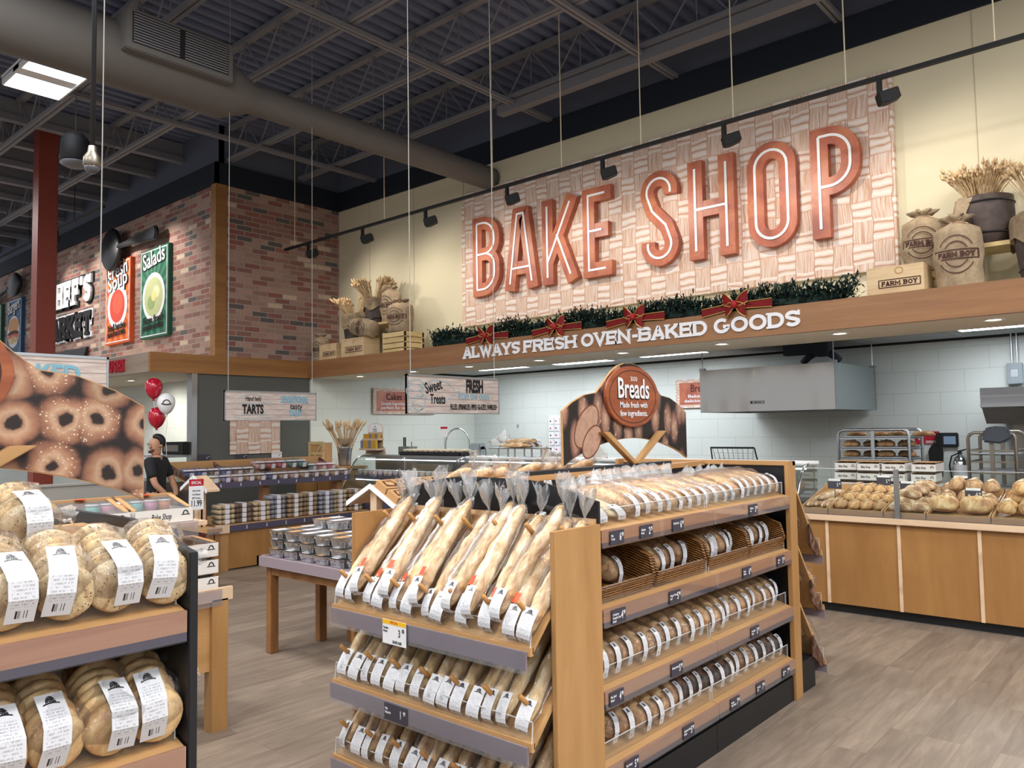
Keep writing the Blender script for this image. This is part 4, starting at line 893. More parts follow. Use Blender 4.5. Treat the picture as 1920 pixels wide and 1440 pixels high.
# ------------------------------------------------------------------ arched photo signs on V supports
def arch_sign(label, y0, mat, plaque_text, slices=False):
    t = thing('arched_sign', label, 'sign', (-2.69, y0, 1.522)); z0 = .02
    pts = [(-.69, -.005), (-.69, .3), (-.6, .35), (-.48, .395), (-.365, .41), (-.3, .46), (-.25, .505), (-.19, .55), (-.13, .582), (-.06, .6), (0, .605)]
    pts += [(-a, b) for a, b in pts[::-1][1:]]
    pts += [(.69 - 1.38 * k / 18, -.005 + .145 * math.sin(PI * k / 18) ** .8) for k in range(1, 18)]
    bm = B(); prism(bm, pts, lambda u, v, d: V((d, u, v + z0)), -.008, .008); put('photo_board', bm, mat, t)
    bm = B(); ribbon(bm, pts + [pts[0]], .006, lambda u, v, d: V((d, u, v + z0)), -.0085, .0065); put('board_edge', bm, 'wood_y', t)
    bm = B(); prism(bm, arc(0, .395, .3, .19, 0, 360, 40)[:-1], lambda u, v, d: V((d, u, v + z0)), .008, .03); pq = put('plaque', done(bm, bevel=.004), 'plaque', t)
    bm = B(); ribbon(bm, arc(0, .395, .262, .163, 0, 360, 40), .006, lambda u, v, d: V((d, u, v + z0)), .0295, .031); put('plaque_groove', bm, 'brown_ink', pq)
    text(plaque_text, .125, (.032, 0, .435 + z0), 'ink', pq, 'x+', 'title_shadow', 1, .03, .001, fit=.36); text(plaque_text, .125, (.034, 0, .439 + z0), 'white', pq, 'x+', 'title', 1, .012, .001, fit=.35)
    for i, s in enumerate(('Made fresh with', 'few ingredients.')): text(s, .036, (.033, 0, .342 + z0 - .052 * i), 'white', pq, 'x+', 'caption', 1, .01, .0008, fit=.31)
    bm = B()
    for k in range(4):
        ribbon(bm, arc(-.03 + .02 * k, .525 + z0 - .02, .012, .012, -80, 80, 6), .005, lambda u, v, d: V((d, u, v)), .0295, .032)
    put('wheat_mark', bm, 'white', pq)
    if slices:
        for k, (cy, cz, ry, rz, an) in enumerate(((-.47, .215, .085, .15, -.75), (-.42, .125, .07, .115, -.8))):
            el = [(cy + a * math.cos(an) - b * math.sin(an), cz + a * math.sin(an) + b * math.cos(an)) for a, b in [(ry * math.cos(2 * PI * i / 28), rz * math.sin(2 * PI * i / 28)) for i in range(28)]]
            bm = B(); prism(bm, el, lambda u, v, d: V((d, u, v + z0)), .0078, .0086 + .0006 * k); put('bread_slice_print', bm, 'slice', t)
            bm = B(); ribbon(bm, el + [el[0]], .009, lambda u, v, d: V((d, u, v + z0)), .0078, .009 + .0006 * k); put('crust_print', bm, 'slice_edge', t)
    for s in (-1, 1):
        bm = B(); m = V((0, s * .02, 0)); prism(bm, [(s * -.015, 0), (s * .035, 0), (s * .36, .2), (s * .29, .2)], lambda u, v, d: V((d, u, v)), .01, .05); put('support_arm', done(bm, bevel=.003), 'wood_y', t)
    return t
arch_sign('arched sign with bread photo and round wooden plaque above the long gondola', 4.16, 'bread_print', 'Breads', True)
arch_sign('arched sign with bagel photo and round wooden plaque above the muffin shelves', .475, 'bagel_print', 'Bagels')

# ------------------------------------------------------------------ end display with tilted baguette shelves (front towards local -y)
def end_display(label, loc, rz, panels, header):
    t = thing('end_display', label, 'shelving unit', loc, (0, 0, rz))
    for zi, z in enumerate((.878, .508, .14)):
        bm = B(); prism(bm, [(-.46, z), (.0, z + .475), (.0, z + .45), (-.46, z - .025)], lambda u, v, d: V((d, u, v)), -.645, .645); sh = put('shelf', done(bm), 'wood_y', t)
        if not panels:
            for s in (-.646, .646): bm = B(); prism(bm, [(-.46, z - .03), (-.46, z + .01), (-.25, z + .2), (-.25, z + .06), (-.4, z - .03)], lambda u, v, d: V((s + d, u, v)), -.006, .006); put('shelf_end', bm, 'rye', sh)
        bm = B(); box(bm, -.665, .645, -.475, -.455, z - .03, z + .004); put('front_lip', bm, 'wood_x', sh)
        bm = B(); box(bm, -.665, .63, -.485, -.476, z - .085, z - .012); put('price_rail', bm, 'mauve_rail', sh)
        bm = B(); box(bm, -.665, .63, -.489, -.4865, z - .1, z - .008); put('clear_rail_cover', bm, 'rail_plastic', sh)
        bm = B(); n = V((0, -.72, .69)); box(bm, -.65, .64, -.462, -.459, z + .004, z + .082); put('clear_fence', bm, 'acrylic', sh)
        bm = B(); box(bm, -.65, .64, -.4625, -.4585, z + .082, z + .085); tube(bm, [(.64, -.46, z + .08), (.64, -.47, z - .03)], .0025, 4); tube(bm, [(-.65, -.46, z + .08), (-.65, -.47, z - .03)], .0025, 4); put('fence_edge', bm, 'acrylic_edge', sh)
        if panels:
            for row, (sv, n_) in enumerate(((.12, 7), (.5, 7))):
                for k in range(n_):
                    x = -.6 + 1.2 * (k + .1 * row) / (n_ - .9); p = V((x, -.46 + sv * .69, z + sv * .72)); q = p + V((0, -.09, .088)); bm = B(); tube(bm, [p, q], .011, 8); put('dowel_peg', done(bm, True), 'peg', sh)
    if panels:
        for s in (-.66, .66): bm = B(); box(bm, s - .012, s + .012, -.345, -.015, 0, 1.325); put('side_panel', done(bm, bevel=.002), 'wood', t)
        bm = B(); box(bm, -.65, .65, -.05, -.02, 1.29, 1.325); put('back_rail', bm, 'wood_x', t)
    bm = B(); box(bm, -.64, .64, -.02, -.005, 0, 1.3); put('back_panel', bm, 'black', t)
    if header:
        pts = [(-.655, 1.3), (-.655, 1.42)] + [(-.655 + .5 * k / 6, 1.42 + .088 * math.sin(PI / 2 * k / 6)) for k in range(1, 7)]; pts += [(-a, b) for a, b in pts[::-1]]
        bm = B(); prism(bm, pts, lambda u, v, d: V((u, d, v)), -.008, .008); put('header_board', bm, 'black', t)
    bm = B(); box(bm, -.64, .64, -.3, -.02, 0, .12 if panels else .2); put('base', bm, 'kick', t)
    return t
MT['mauve_rail'] = flat('mauve_rail_strip', '#85787f', .35)
end_display('wooden end display with three tilted baguette shelves and black header board', (-2.69, 2.88, 0), 0, True, True)
end_display('far end display of bagged bread behind the far wood post', (-2.69, 5.115, 0), PI, False, False).scale = (1, .82, 1)
KG = {}
for key, mat, L, W, H in (('par', 'baguette', .6, .072, .062), ('milk', 'white_baguette', .58, .064, .054), ('third', 'baguette', .5, .07, .06)):
    KG[key] = Kind(lambda v, key=key, mat=mat, L=L, W=W, H=H: bagged('bagged_baguette', mat, 'bread', L, W, H, .14 if key == 'par' else .1, .066, .11, hash_(key) + v * 5, knob=.16, end=3.2, loafL=L * .97, tuftd=(-.75, 0, .75), bend=(v - 1.5) * .012, clip='white' if v % 2 else None, sticker=(.012 if v % 2 else -.014) if key == 'par' and v != 2 else None, low=.1, nx=26))
R.seed(21); A46 = math.radians(46)
def bag_row(key, z, n, x0, x1, lab, grp, sv=.015, ang=A46, over=()):
    for i in range(n):
        x = x0 + (x1 - x0) * (i + .5) / n + R.uniform(-.008, .008); up = .045 if i in over else 0
        s = sv + R.uniform(0, .02) + (.03 if up else 0); p = V((-2.69 + x, 2.88 - .46 + s * .69 - up * .7, z + s * .72 + up * .7 + .006))
        KG[key].place(R.randrange(4), p, (R.uniform(-.25, .25), ang, -PI / 2 + R.uniform(-.05, .05) + (R.choice((-.1, .1)) if up else 0)), lab % ORD[i], grp)
bag_row('par', .878, 18, -.64, .63, 'long golden baguette in clear bag, %s from the far side of the top tilted shelf', 'bagged baguettes on the top tilted shelf', over=(2, 5, 8, 11, 13, 15))
bag_row('milk', .508, 14, -.64, .62, 'slim pale baguette in clear bag, %s from the far side of the middle tilted shelf', 'bagged baguettes on the middle tilted shelf')
bag_row('third', .14, 13, -.64, .62, 'short golden baguette in clear bag, %s from the far side of the lowest tilted shelf', 'bagged baguettes on the lowest tilted shelf')
price_tag('dark price tag with 1 dollar 99 under the middle tilted baguette shelf', (-2.845, 2.39, .455), 'y-', ['Milk', 'Baguette'], ('1', '99'), .16, .075)
def special(t, P, w, h):
    bm = B(); box(bm, -w / 2, w / 2, -.003, -.0025, h * .32, h * .5); put('yellow_band', bm, 'yellow', t); text('SPECIAL', .012, P(0, h * .41), 'red_ink', t, 'y-', 'band_lettering', .9, .01, .0004); text('SAVE 4.00', .013, P(.02, -h * .38), 'ink', t, 'y-', 'saving', .8, .02, .0004)
price_tag('white price card with yellow band on the top baguette shelf', (-2.845, 2.385, .82), 'y-', ['Parisian', 'Bread'], ('3', '00'), .165, .11, 'white', 'ink', special)
# loaves on the far end display
R.seed(8)
for zi, z in enumerate((.878, .508, .14)):
    for i in range(6 if zi == 0 else 3):
        kd, nv = KB[('brown', 'gold', 'seed')[zi]]; x = .56 - i * .2
        kd.place(i % nv, (-2.69 + x, 5.115 + .355, z + .05), (0, A46 * .9, PI / 2), 'bagged loaf peeking past the far wood post, %s on the %s far shelf' % (ORD[i], ('top', 'middle', 'low')[zi]), 'bagged loaves on the far end display')

# ------------------------------------------------------------------ near gondola with muffins
t = thing('muffin_gondola', 'near shelf unit with black end panel and shelves of bagged muffins', 'shelving unit', (0, 0, 0))
bm = B(); prism(bm, [(-2.03, 0), (-2.03, 1.435), (-2.42, 1.5), (-2.96, 1.5), (-3.35, 1.435), (-3.35, 0)], lambda u, v, d: V((u, d, v)), 1.006, 1.03); put('end_panel', done(bm, bevel=.002), 'black', t)
bm = B(); box(bm, -2.71, -2.67, -1.2, 1.0, 0, 1.44); put('back_panel', bm, 'matte_black', t)
bm = B(); box(bm, -2.74, -2.64, -1.2, 1.0, 1.44, 1.468); put('top_rail', bm, 'wood_y', t); bm = B(); box(bm, -2.8, -2.66, -1.2, .72, 1.468, 1.5); put('sign_plinth', bm, 'black', t)
for z in (1.286, .937, .59, .26):
    side_shelf(t, 1, -1.2, 1.0, z, .6, .16); side_shelf(t, -1, -1.2, 1.0, z, .6, .16)
bm = B(); box(bm, -3.335, -2.045, -1.2, 1.0, 0, .15); put('base', bm, 'kick', t)
bm = B(); box(bm, -2.67, -2.655, -1.2, 1.0, 1.36, 1.4); put('rear_board', bm, 'wood_y', t)
def mk_muffins(v, mat, rad):
    o = thing('bagged_muffins', '', 'muffins'); rr = random.Random(v + len(mat)); L = .215
    for k in range(6):
        bm = B(); th = .017; r0 = rad * rr.uniform(.96, 1.04)
        lathe(bm, [(0, -th), (r0 * .7, -th), (r0 * .93, -th * .75), (r0, -th * .2), (r0, th * .3), (r0 * .92, th * .8), (r0 * .7, th), (0, th * 1.1)], 26)
        for q in bm.verts: q.co += V((NZ.noise(q.co * 30 + V((k, v, 0))),) * 3) * .002
        m = M.Translation((-.03 - k * .0325, rr.uniform(-.004, .004), rad + .005)) @ M.Rotation(rr.uniform(-.12, .12), 4, 'Z') @ M.Rotation(PI / 2 - .2 - .05 * (5 - k) + rr.uniform(-.06, .06), 4, 'Y')
        bm.transform(m); put('muffin', done(bm, True), mat, o)
    bb = put('bag', done(bag_bm(L + .02, rad * 2 + .012, rad * 2 + .012, v + 60, flat_=.5), True), 'film', o)
    side = 1 if v % 2 else -1
    tb = tuft_bm(B(), (-.16, rad * .95, rad * .9), (.2, 1, -.1), .085, .04, v); put('twisted_end', done(tb, True), 'tuft', bb)
    pts = []
    for s in (.115, .09, .06, .03, .012): pts.append((-s, 0, rad * 2 + .014 - max(0, .05 - s) ** 2 * 6))
    pts += [(.012, 0, rad * 1.55), (.014, 0, rad * .62)]
    put('label', done(strip(pts, .062, .008 * side, .002 * side)), 'label', o); return o
KM = Kind(lambda v: mk_muffins(v, 'muffin', .066)); KP = Kind(lambda v: mk_muffins(v, 'plain_muffin', .067))
R.seed(31)
for row, (x, zz, ys) in enumerate(((-2.075, 1.298, (.95, .83, .71, .59, .47, .35)), (-2.34, 1.43, (.72, .55, .4)))):
    for i, y in enumerate(ys): KM.place((i + row) % 4, (x, y, zz), (R.uniform(-.1, .1), .5 if row == 0 else .3, R.uniform(-.15, .05)), 'clear bag of seeded muffins, upper shelf %s row, %s from black end panel' % (('front', 'raised rear')[row], ORD[i]), 'bags of seeded muffins')
for row, (x, zz, ys) in enumerate(((-2.075, .95, (.945, .82, .7, .575, .45, .33)), (-2.33, 1.04, (.92, .78, .64, .5)))):
    for i, y in enumerate(ys): KP.place((i + row) % 4, (x, y, zz), (R.uniform(-.1, .1), .5 if row == 0 else .35, R.uniform(-.15, .05)), 'clear bag of plain muffins, lower shelf %s row, %s from black end panel' % (('front', 'rear')[row], ORD[i]), 'bags of plain muffins')
def mk_pita(v):
    o = thing('bagged_bread_rounds', '', 'bread'); bm = loaf_bm(.24, .2, .13, v + 3, knob=.12, end=2.2); put('bread', done(bm, True), 'pita', o)
    bb = put('bag', done(bag_bm(.27, .23, .15, v + 9), True), 'film', o); put('twisted_end', done(tuft_bm(B(), (-.12, .1, .06), (-.3, .8, .8), .17, .1, v + 2), True), 'tuft', bb); return o
K = Kind(mk_pita)
for i, (x, y, r) in enumerate(((-2.82, .5, 1.2), (-2.85, .76, 2.0), (-2.8, .22, 1.5))): K.place(i % 2, (x, y, 1.47), (0, 0, r), 'clear bag of round bread on top of the near gondola, %s' % ('below the bagel arch', 'nearest the black end panel', 'out at the picture edge')[i], 'bags of round bread')

# ------------------------------------------------------------------ sacks, crates, pots and wheat on the ledges
def sack_r(z, H):
    t = z / H; return (.93 + .1 * math.sin(t * 2.6)) * (1 - max(0, t - .72) ** 2 * 5.5) if t < .93 else .4
def stencil(bm, cx, cz, w, fn, word='FARM BOY', ring=True):
    h = w * .2
    if ring:
        for r in (w * .43, w * .29): 
            for a0, a1 in ((28, 152), (208, 332)): ribbon(bm, [(cx + a, cz + b) for a, b in arc(0, 0, r, r, a0, a1, 16)], w * .022, fn, 0, .001)
    fr = [(-w / 2, -h / 2), (w / 2, -h / 2), (w / 2, h / 2), (-w / 2, h / 2), (-w / 2, -h / 2)]
    for (a, b), (c, d) in zip(fr, fr[1:]):
        n = 6; ribbon(bm, [(cx + a + (c - a) * i / n, cz + b + (d - b) * i / n) for i in range(n + 1)], w * .025, fn, 0, .001)
    for c, b in slab_text(word, w * .86, h * .62, h * .15, lambda u, v, d: fn(cx - w * .43 + u, cz - h * .31 + v, d), 0, .001, .12): me = done(b); bm.from_mesh(me); bpy.data.meshes.remove(me)
def mk_sack(W_, D_, H, seed):
    def mk(v):
        o = thing('burlap_sack', '', 'sack'); bm = B(); n = 28; rings = []; rr = random.Random(seed + v)
        zs = [0, .02, .08] + [.08 + (H * .93 - .08) * k / 9 for k in range(1, 10)]
        for z in zs:
            s = sack_r(z, H) * (.9 if z == 0 else 1); ring = []
            for k in range(n):
                a = 2 * PI * k / n; q = V((math.cos(a) * W_ / 2 * s, math.sin(a) * D_ / 2 * s, z)); d = NZ.noise(q * 6 + V((seed, v, 0))) * .03; q.x += d; q.y += abs(d) if q.y > 0 else d * .3; ring.append(bm.verts.new(q))
            rings.append(ring)
        for rad, z in ((.055, .93), (.05, .95), (.1, .985), (.13, 1.03), (.07, 1.05)):
            rings.append([bm.verts.new(V((math.cos(2 * PI * k / n) * rad * (1 + .3 * math.sin(k * 1.9 + v)), math.sin(2 * PI * k / n) * rad * .8 * (1 + .25 * math.cos(k * 2.3)), H * z + .012 * math.sin(k * 1.4)))) for k in range(n)])
        for q, w in zip(rings, rings[1:]):
            for k in range(n): bm.faces.new((q[k], q[(k + 1) % n], w[(k + 1) % n], w[k]))
        bm.faces.new(rings[0][::-1]); put('sack_body', done(bm, True), 'burlap', o)
        bm = B(); tube(bm, [(math.cos(a) * .062, math.sin(a) * .055, H * .94) for a in [2 * PI * k / 14 for k in range(15)]], .007, 5); tube(bm, [(.05, -.04, H * .94), (.1, -.08, H * .9)], .005, 4); put('tie', bm, 'wheat', o)
        def fn(x, z, d):
            s = sack_r(z, H); q = max(0, 1 - (x / (W_ / 2 * s)) ** 2); return V((x, -D_ / 2 * s * math.sqrt(q) - .012 - d, z))
        bm = B(); stencil(bm, 0, H * .47, W_ * .86, fn); put('stencil', bm, 'brown_ink', o); return o
    return mk
KS = Kind(mk_sack(.42, .32, .6, 3))
g = 'burlap sacks on the ledge'
def S(v, loc, rot, lab, sc=(1, 1, 1)): KS.place(v, loc, rot, lab, None, sc)
def mk_crate(w, h, d, slats, print_):
    o = thing('wooden_crate', '', 'crate'); mt = 'crate_wood' if slats else 'box_wood'; bm = B()
    if slats:
        for k in range(slats):
            z = h * k / slats; 
            for a in ((-w / 2, w / 2, -d / 2, -d / 2 + .012), (-w / 2, w / 2, d / 2 - .012, d / 2), (-w / 2, -w / 2 + .012, -d / 2, d / 2), (w / 2 - .012, w / 2, -d / 2, d / 2)): box(bm, *a, z + .004, z + h / slats - .012)
        put('slat', bm, mt, o); bm = B(); [box(bm, sx * (w / 2 - .014) - .014, sx * (w / 2 - .014) + .014, sy * (d / 2 - .026) - .012, sy * (d / 2 - .026) + .012, 0, h) for sx in (-1, 1) for sy in (-1, 1)]; put('corner_post', bm, mt, o)
        bm = B(); box(bm, -w / 2 + .012, w / 2 - .012, -d / 2 + .012, d / 2 - .012, 0, .012); put('bottom', bm, mt, o)
    else:
        for nm, a in (('front_board', (-w / 2, w / 2, -d / 2, -d / 2 + .014)), ('back_board', (-w / 2, w / 2, d / 2 - .014, d / 2)), ('side_board', (-w / 2, -w / 2 + .014, -d / 2 + .014, d / 2 - .014)), ('side_board', (w / 2 - .014, w / 2, -d / 2 + .014, d / 2 - .014))): bm = B(); box(bm, *a, 0, h); put(nm, done(bm, bevel=.003), mt, o)
        bm = B(); box(bm, -w / 2 + .014, w / 2 - .014, -d / 2 + .014, d / 2 - .014, 0, .012); put('bottom', bm, mt, o)
        if print_:
            bm = B(); stencil(bm, .04, h * .42, w * .72, lambda x, z, dd: V((x, -d / 2 - .001 - dd, z)), ring=False); put('stencil', bm, 'brown_ink', o)
            bm = B(); ribbon(bm, arc(.04, h * .83, .035, .03, 0, 360, 16), .01, lambda x, z, dd: V((x, -d / 2 - .001 - dd, z)), 0, .001); put('emblem', bm, 'kraft', o)
    return o
def crate(lab, loc, w, h, d, slats=0, pr=False, rz=0): o = mk_crate(w, h, d, slats, pr); o.location = loc; o.rotation_euler = (0, 0, rz); o['label'] = lab; return o
def stand(lab, loc, w, h, d):
    o = thing('wooden_stand', lab, 'stand', loc); bm = B(); box(bm, -w / 2, w / 2, -d / 2, d / 2, h - .04, h); put('top_board', bm, 'crate_wood', o)
    for sx in (-1, 1):
        bm = B(); [box(bm, sx * (w / 2 - .02) - .02, sx * (w / 2 - .02) + .02, sy * (d / 2 - .02) - .02, sy * (d / 2 - .02) + .02, 0, h - .04) for sy in (-1, 1)]; box(bm, sx * (w / 2 - .01) - .008, sx * (w / 2 - .01) + .008, -d / 2, d / 2, 0, .05); put('leg_frame', bm, 'crate_wood', o)
    return o
def pot(lab, loc, r, h, liner=1, rz=0):
    o = thing('dark_pot', lab, 'pot', loc, (0, 0, rz)); bm = B(); lathe(bm, [(0, 0), (r * .82, 0), (r * .9, h * .3), (r, h * .62), (r * .98, h), (r * .9, h), (r * .86, h * .6), (0, h * .5)], 26); put('pot_body', done(bm, True), 'pot', o)
    for q, z in ((.88, h * .2), (.985, h * .85)): bm = B(); lathe(bm, [(r * q, z), (r * q + .012, z + .005), (r * q, z + .02)], 26); put('hoop', bm, 'black', o)
    if liner:
        bm = B(); n = 30; rings = []
        for rad, z in ((.8, .7), (.9, 1.04), (1.06, 1.06), (1.14, .92), (1.12, .62)):
            rings.append([bm.verts.new(V((math.cos(2 * PI * k / n) * r * rad, math.sin(2 * PI * k / n) * r * rad, h * z + (h * .09 * math.sin(k * .9 + r * 40) if z < .95 else .01 * math.sin(k))))) for k in range(n)])
        for q, w in zip(rings, rings[1:]):
            for k in range(n): bm.faces.new((q[k], q[(k + 1) % n], w[(k + 1) % n], w[k]))
        bmesh.ops.solidify(bm, geom=bm.faces[:], thickness=.008); put('burlap_liner', done(bm, True), 'burlap', o)
    return o
def wheat(lab, loc, h, n, spread, seed, clumps=2):
    o = thing('wheat_bunch', lab, 'wheat', loc); rr = random.Random(seed)
    for c in range(clumps):
        bm = B(); bh = B(); ca = 2 * PI * c / clumps + .5; base = V((math.cos(ca) * .05, math.sin(ca) * .05, -.12)); lean = V((math.cos(ca), math.sin(ca), 0)) * spread * .55
        for k in range(n):
            a = rr.uniform(0, 2 * PI); q = math.sqrt(rr.random()); tip = base + lean + V((math.cos(a) * spread * .5 * q, math.sin(a) * spread * .5 * q, (h + .12) * rr.uniform(.78, 1.0))); mid = base.lerp(tip, .55) + V((0, 0, .02)) - lean * .12
            nk = tip.lerp(mid, .3); tube(bm, [base + V((rr.uniform(-.03, .03), rr.uniform(-.03, .03), 0)), mid, nk], .0035, 4, False); tube(bh, [nk, nk.lerp(tip, .4), tip], [.007, .019, .003], 5)
            for w in range(3): d = V((rr.uniform(-1, 1), rr.uniform(-1, 1), 2.2)).normalized(); leaf3(bh, nk.lerp(tip, .3 * w), nk.lerp(tip, .3 * w) + d * .07, .002)
        put('stalk', bm, 'wheat', o); put('wheat_ear', bh, 'wheat', o)
    return o
LZ = 2.986
S(0, (-11.88, 8.3, LZ), (0, 0, .3), 'small burlap sack against the brick side wall', (.8, .8, .82))
crate('stencilled wooden box next to the brick wall sack, under the tall pot', (-11.5, 8.32, LZ), .5, .3, .3, 0, True)
stand('low wooden stand holding the big burlap lined pot by the brick', (-11.2, 8.6, LZ), .55, .24, .4)
pot('big dark pot with burlap folded over, nearest the brick wall', (-11.22, 8.6, LZ + .24), .24, .55)
wheat('twin bunch of dry wheat in the pot nearest the brick wall', (-11.25, 8.6, LZ + .74), .42, 60, .42, 1)
stand('tall wooden stand carrying the middle pot and the tall sack', (-10.52, 8.66, LZ), .92, .6, .42)
pot('dark pot with thick burlap collar on the tall wooden stand', (-10.72, 8.62, LZ + .6), .19, .42)
wheat('bunch of dry wheat in the pot on the tall stand', (-10.78, 8.62, LZ + 1.0), .44, 60, .36, 2)
S(1, (-10.32, 8.62, LZ + .6), (0, 0, .1), 'tall burlap sack standing upright on the tall wooden stand', (.95, .9, 1.0))
crate('stencilled wooden box under the lying burlap sack', (-10.72, 8.28, LZ), .62, .33, .34, 0, True)
S(0, (-10.28, 8.24, LZ + .45), (-.0, -PI / 2 + .18, .1), 'burlap sack lying on its side on a stencilled box', (.72, .8, .98))
crate('slatted wooden crate below the seated sack, left of the garland', (-9.78, 8.42, LZ), .56, .36, .42, 4)
S(2, (-9.84, 8.42, LZ + .365), (0, 0, .25), 'plump burlap sack sitting on the slatted crate', (1.08, 1.1, .88))
crate('stencilled wooden box below the sack beside the big sign', (-2.2, 8.3, LZ), .52, .29, .3, 0, True)
crate('slatted crate hidden behind the stencilled box', (-2.05, 8.68, LZ), .44, .26, .38, 3)
S(1, (-2.05, 8.66, LZ + .262), (0, 0, .15), 'burlap flour sack next to the big woven sign', (.98, .95, 1.02))
S(2, (-1.68, 8.32, LZ), (0, 0, .1), 'burlap flour sack in front of the barrel at the picture edge', (.98, .95, 1.14))
stand('wooden stand carrying the barrel of wheat above the oven', (-1.4, 8.66, LZ), .5, .44, .44)
pot('dark barrel with burlap hanging over one side behind the flour sacks', (-1.5, 8.64, LZ + .44), .25, .46, 0)
bm = B(); prism(bm, [(-.28, .1), (-.2, .46), (-.02, .47), (-.14, .2), (-.24, .0)], lambda u, v, d: V((u, d, v)), -.24, .05)
o = thing('burlap_cloth', 'burlap cloth draped over the barrel rim above the oven', 'cloth', (-1.5, 8.64, LZ + .44)); put('cloth', done(bm, bevel=.02), 'burlap', o)
wheat('four bunches of dry wheat in the barrel behind the flour sacks', (-1.52, 8.64, LZ + .86), .38, 40, .3, 3, 4)
pot('dark burlap lined pot at the frame edge beyond the barrel', (-.98, 8.5, LZ + .0), .27, .6)
wheat('bunch of dry wheat in the pot at the frame edge', (-1.0, 8.5, LZ + .66), .5, 34, .3, 4)

# ------------------------------------------------------------------ bakery counter
t = thing('bakery_counter', 'long bakery counter with honey wood panels and pale battens', 'counter')
bm = B(); box(bm, -2.98, 1.6, 7.58, 8.3, 0, .09); put('kick', bm, 'kick', t)
for i, (a, b) in enumerate(((-2.97, -2.715), (-2.7, -2.09), (-2.075, -1.465), (-1.45, -.84), (-.825, -.215), (-.2, .41), (.425, 1.6))): bm = B(); box(bm, a - .012, b + .012, 7.51, 7.53, .09, .85); put('panel', bm, 'counter_wood', t)
for x in (-2.7075, -2.0825, -1.4575, -.8325, -.2075, .4175): bm = B(); box(bm, x - .014, x + .014, 7.497, 7.512, .09, .85); put('batten', bm, 'pale_wood', t)
bm = B(); box(bm, -2.98, 1.6, 7.53, 8.28, .09, .85); put('carcass', bm, 'counter_wood', t)
bm = B(); box(bm, -2.99, 1.61, 7.46, 8.3, .85, .9); put('ledge', done(bm, bevel=.004), 'pale_wood', t)
bm = B(); box(bm, -2.98, 1.6, 7.505, 7.512, .9, .955); put('front_glazing', bm, 'plastic_tray', t)
for i, x in enumerate((-2.086, -.5, 1.1)):
    bm = B(); box(bm, x - .02, x + .02, 7.49, 7.52, .9, 1.335); put('glass_post', bm, 'alu', t)
for a, b in ((-2.98, -2.105), (-2.065, -.52), (-.48, 1.08)):
    bm = B(); box(bm, a, b, 7.503, 7.509, .95, 1.33); gl = put('sneeze_glass', bm, 'glass', t); bm = B(); box(bm, a, b, 7.502, 7.51, 1.33, 1.334); put('glass_edge', bm, 'acrylic_edge', gl)
def tray(lab, x0, x1):
    o = thing('bread_tray', lab, 'tray', ((x0 + x1) / 2, 7.54, .905)); w = x1 - x0; sl = lambda u, v, d: V((d, u, v))
    bm = B(); prism(bm, [(0, 0), (.64, .15), (.64, .165), (0, .015)], sl, -w / 2, w / 2); put('base_board', bm, 'wood_x', o)
    for s in (-1, 1): bm = B(); prism(bm, [(0, 0), (.64, .15), (.64, .21), (0, .06)], sl, s * (w / 2 - .006) - .006, s * (w / 2 - .006) + .006); put('side_board', bm, 'wood_y', o)
    bm = B(); box(bm, -w / 2, w / 2, -.006, .006, 0, .05); box(bm, -w / 2, w / 2, .634, .646, .15, .24); put('end_board', bm, 'wood_x', o)
TR = ((-2.96, -2.71, 'holding twisted baguettes'), (-2.7, -2.22, 'holding scored white rolls'), (-2.21, -1.87, 'holding floury oval rolls'), (-1.86, -1.38, 'holding seeded loaves'), (-1.37, -.7, 'holding golden kaiser loaves'))
for a, b, s in TR: tray('sloped wooden bread tray on the bakery counter, ' + s, a, b)
def mk_bread(mat, L, W_, H, name='bread_loaf', kn=.08, end=2.2, lob=0):
    def mk(v):
        o = thing(name, '', 'bread'); put('crust', done(loaf_bm(L, W_, H, hash_(mat) + v * 3, knob=kn, end=end, lobes=lob), True), mat, o)
        bm = B()
        for k in range(3): 
            s = L * (.28 + .22 * k); tube(bm, [(-s + .02, -W_ * .22, H * .99), (-s, 0, H * 1.035), (-s - .02, W_ * .22, H * .99)], [.002, H * .07, .002], 5)
        put('scoring', done(bm, True), 'floury', o); return o
    return Kind(mk)
KK = {'twist': mk_bread('floury', .46, .075, .06, 'twisted_baguette', .12, 3.2, 5), 'roll': mk_bread('bun', .2, .115, .09, 'bread_roll'), 'cia': mk_bread('golden', .16, .11, .085, 'bread_roll'), 'oval': mk_bread('floury', .21, .13, .09, 'oval_loaf'), 'seed': mk_bread('seeded', .19, .14, .11, 'seeded_loaf', .1), 'round': mk_bread('golden', .25, .22, .15, 'round_loaf', .08), 'kais': mk_bread('bun', .2, .15, .12, 'golden_loaf')}
def ty(v): return 7.54 + v, .93 + v * .234
R.seed(77)
def lay(kind, lab, grp, items):
    for i, (x, d, up, rz) in enumerate(items):
        y, z = ty(d); KK[kind].place(i % 3, (x, y, z + up), (R.uniform(-.1, .1), 0 if abs(math.sin(rz)) < .5 else .1 * -math.sin(rz), rz), lab % ORD[i], grp)
H_ = PI / 2
lay('twist', 'twisted pale baguette in the counter tray, %s from the gondola side', 'twisted baguettes on the counter', [(-2.92, .06, 0, -H_ - .05), (-2.85, .08, 0, -H_ + .1), (-2.79, .06, 0, -H_ - .1), (-2.74, .08, 0, -H_ - .1), (-2.86, .1, .055, -H_ - .3)])
lay('roll', 'scored white roll at the back of the second counter tray, %s along', 'scored white rolls on the counter', [(-2.62 + .115 * i, .24 + .19 * j, .01 + .02 * j, -H_ - .3) for j in range(2) for i in range(4)])
lay('cia', 'crusty roll at the front of the second counter tray, %s along', 'crusty rolls on the counter', [(-2.63 + .115 * i, .06, 0, -H_ - .1) for i in range(4)])
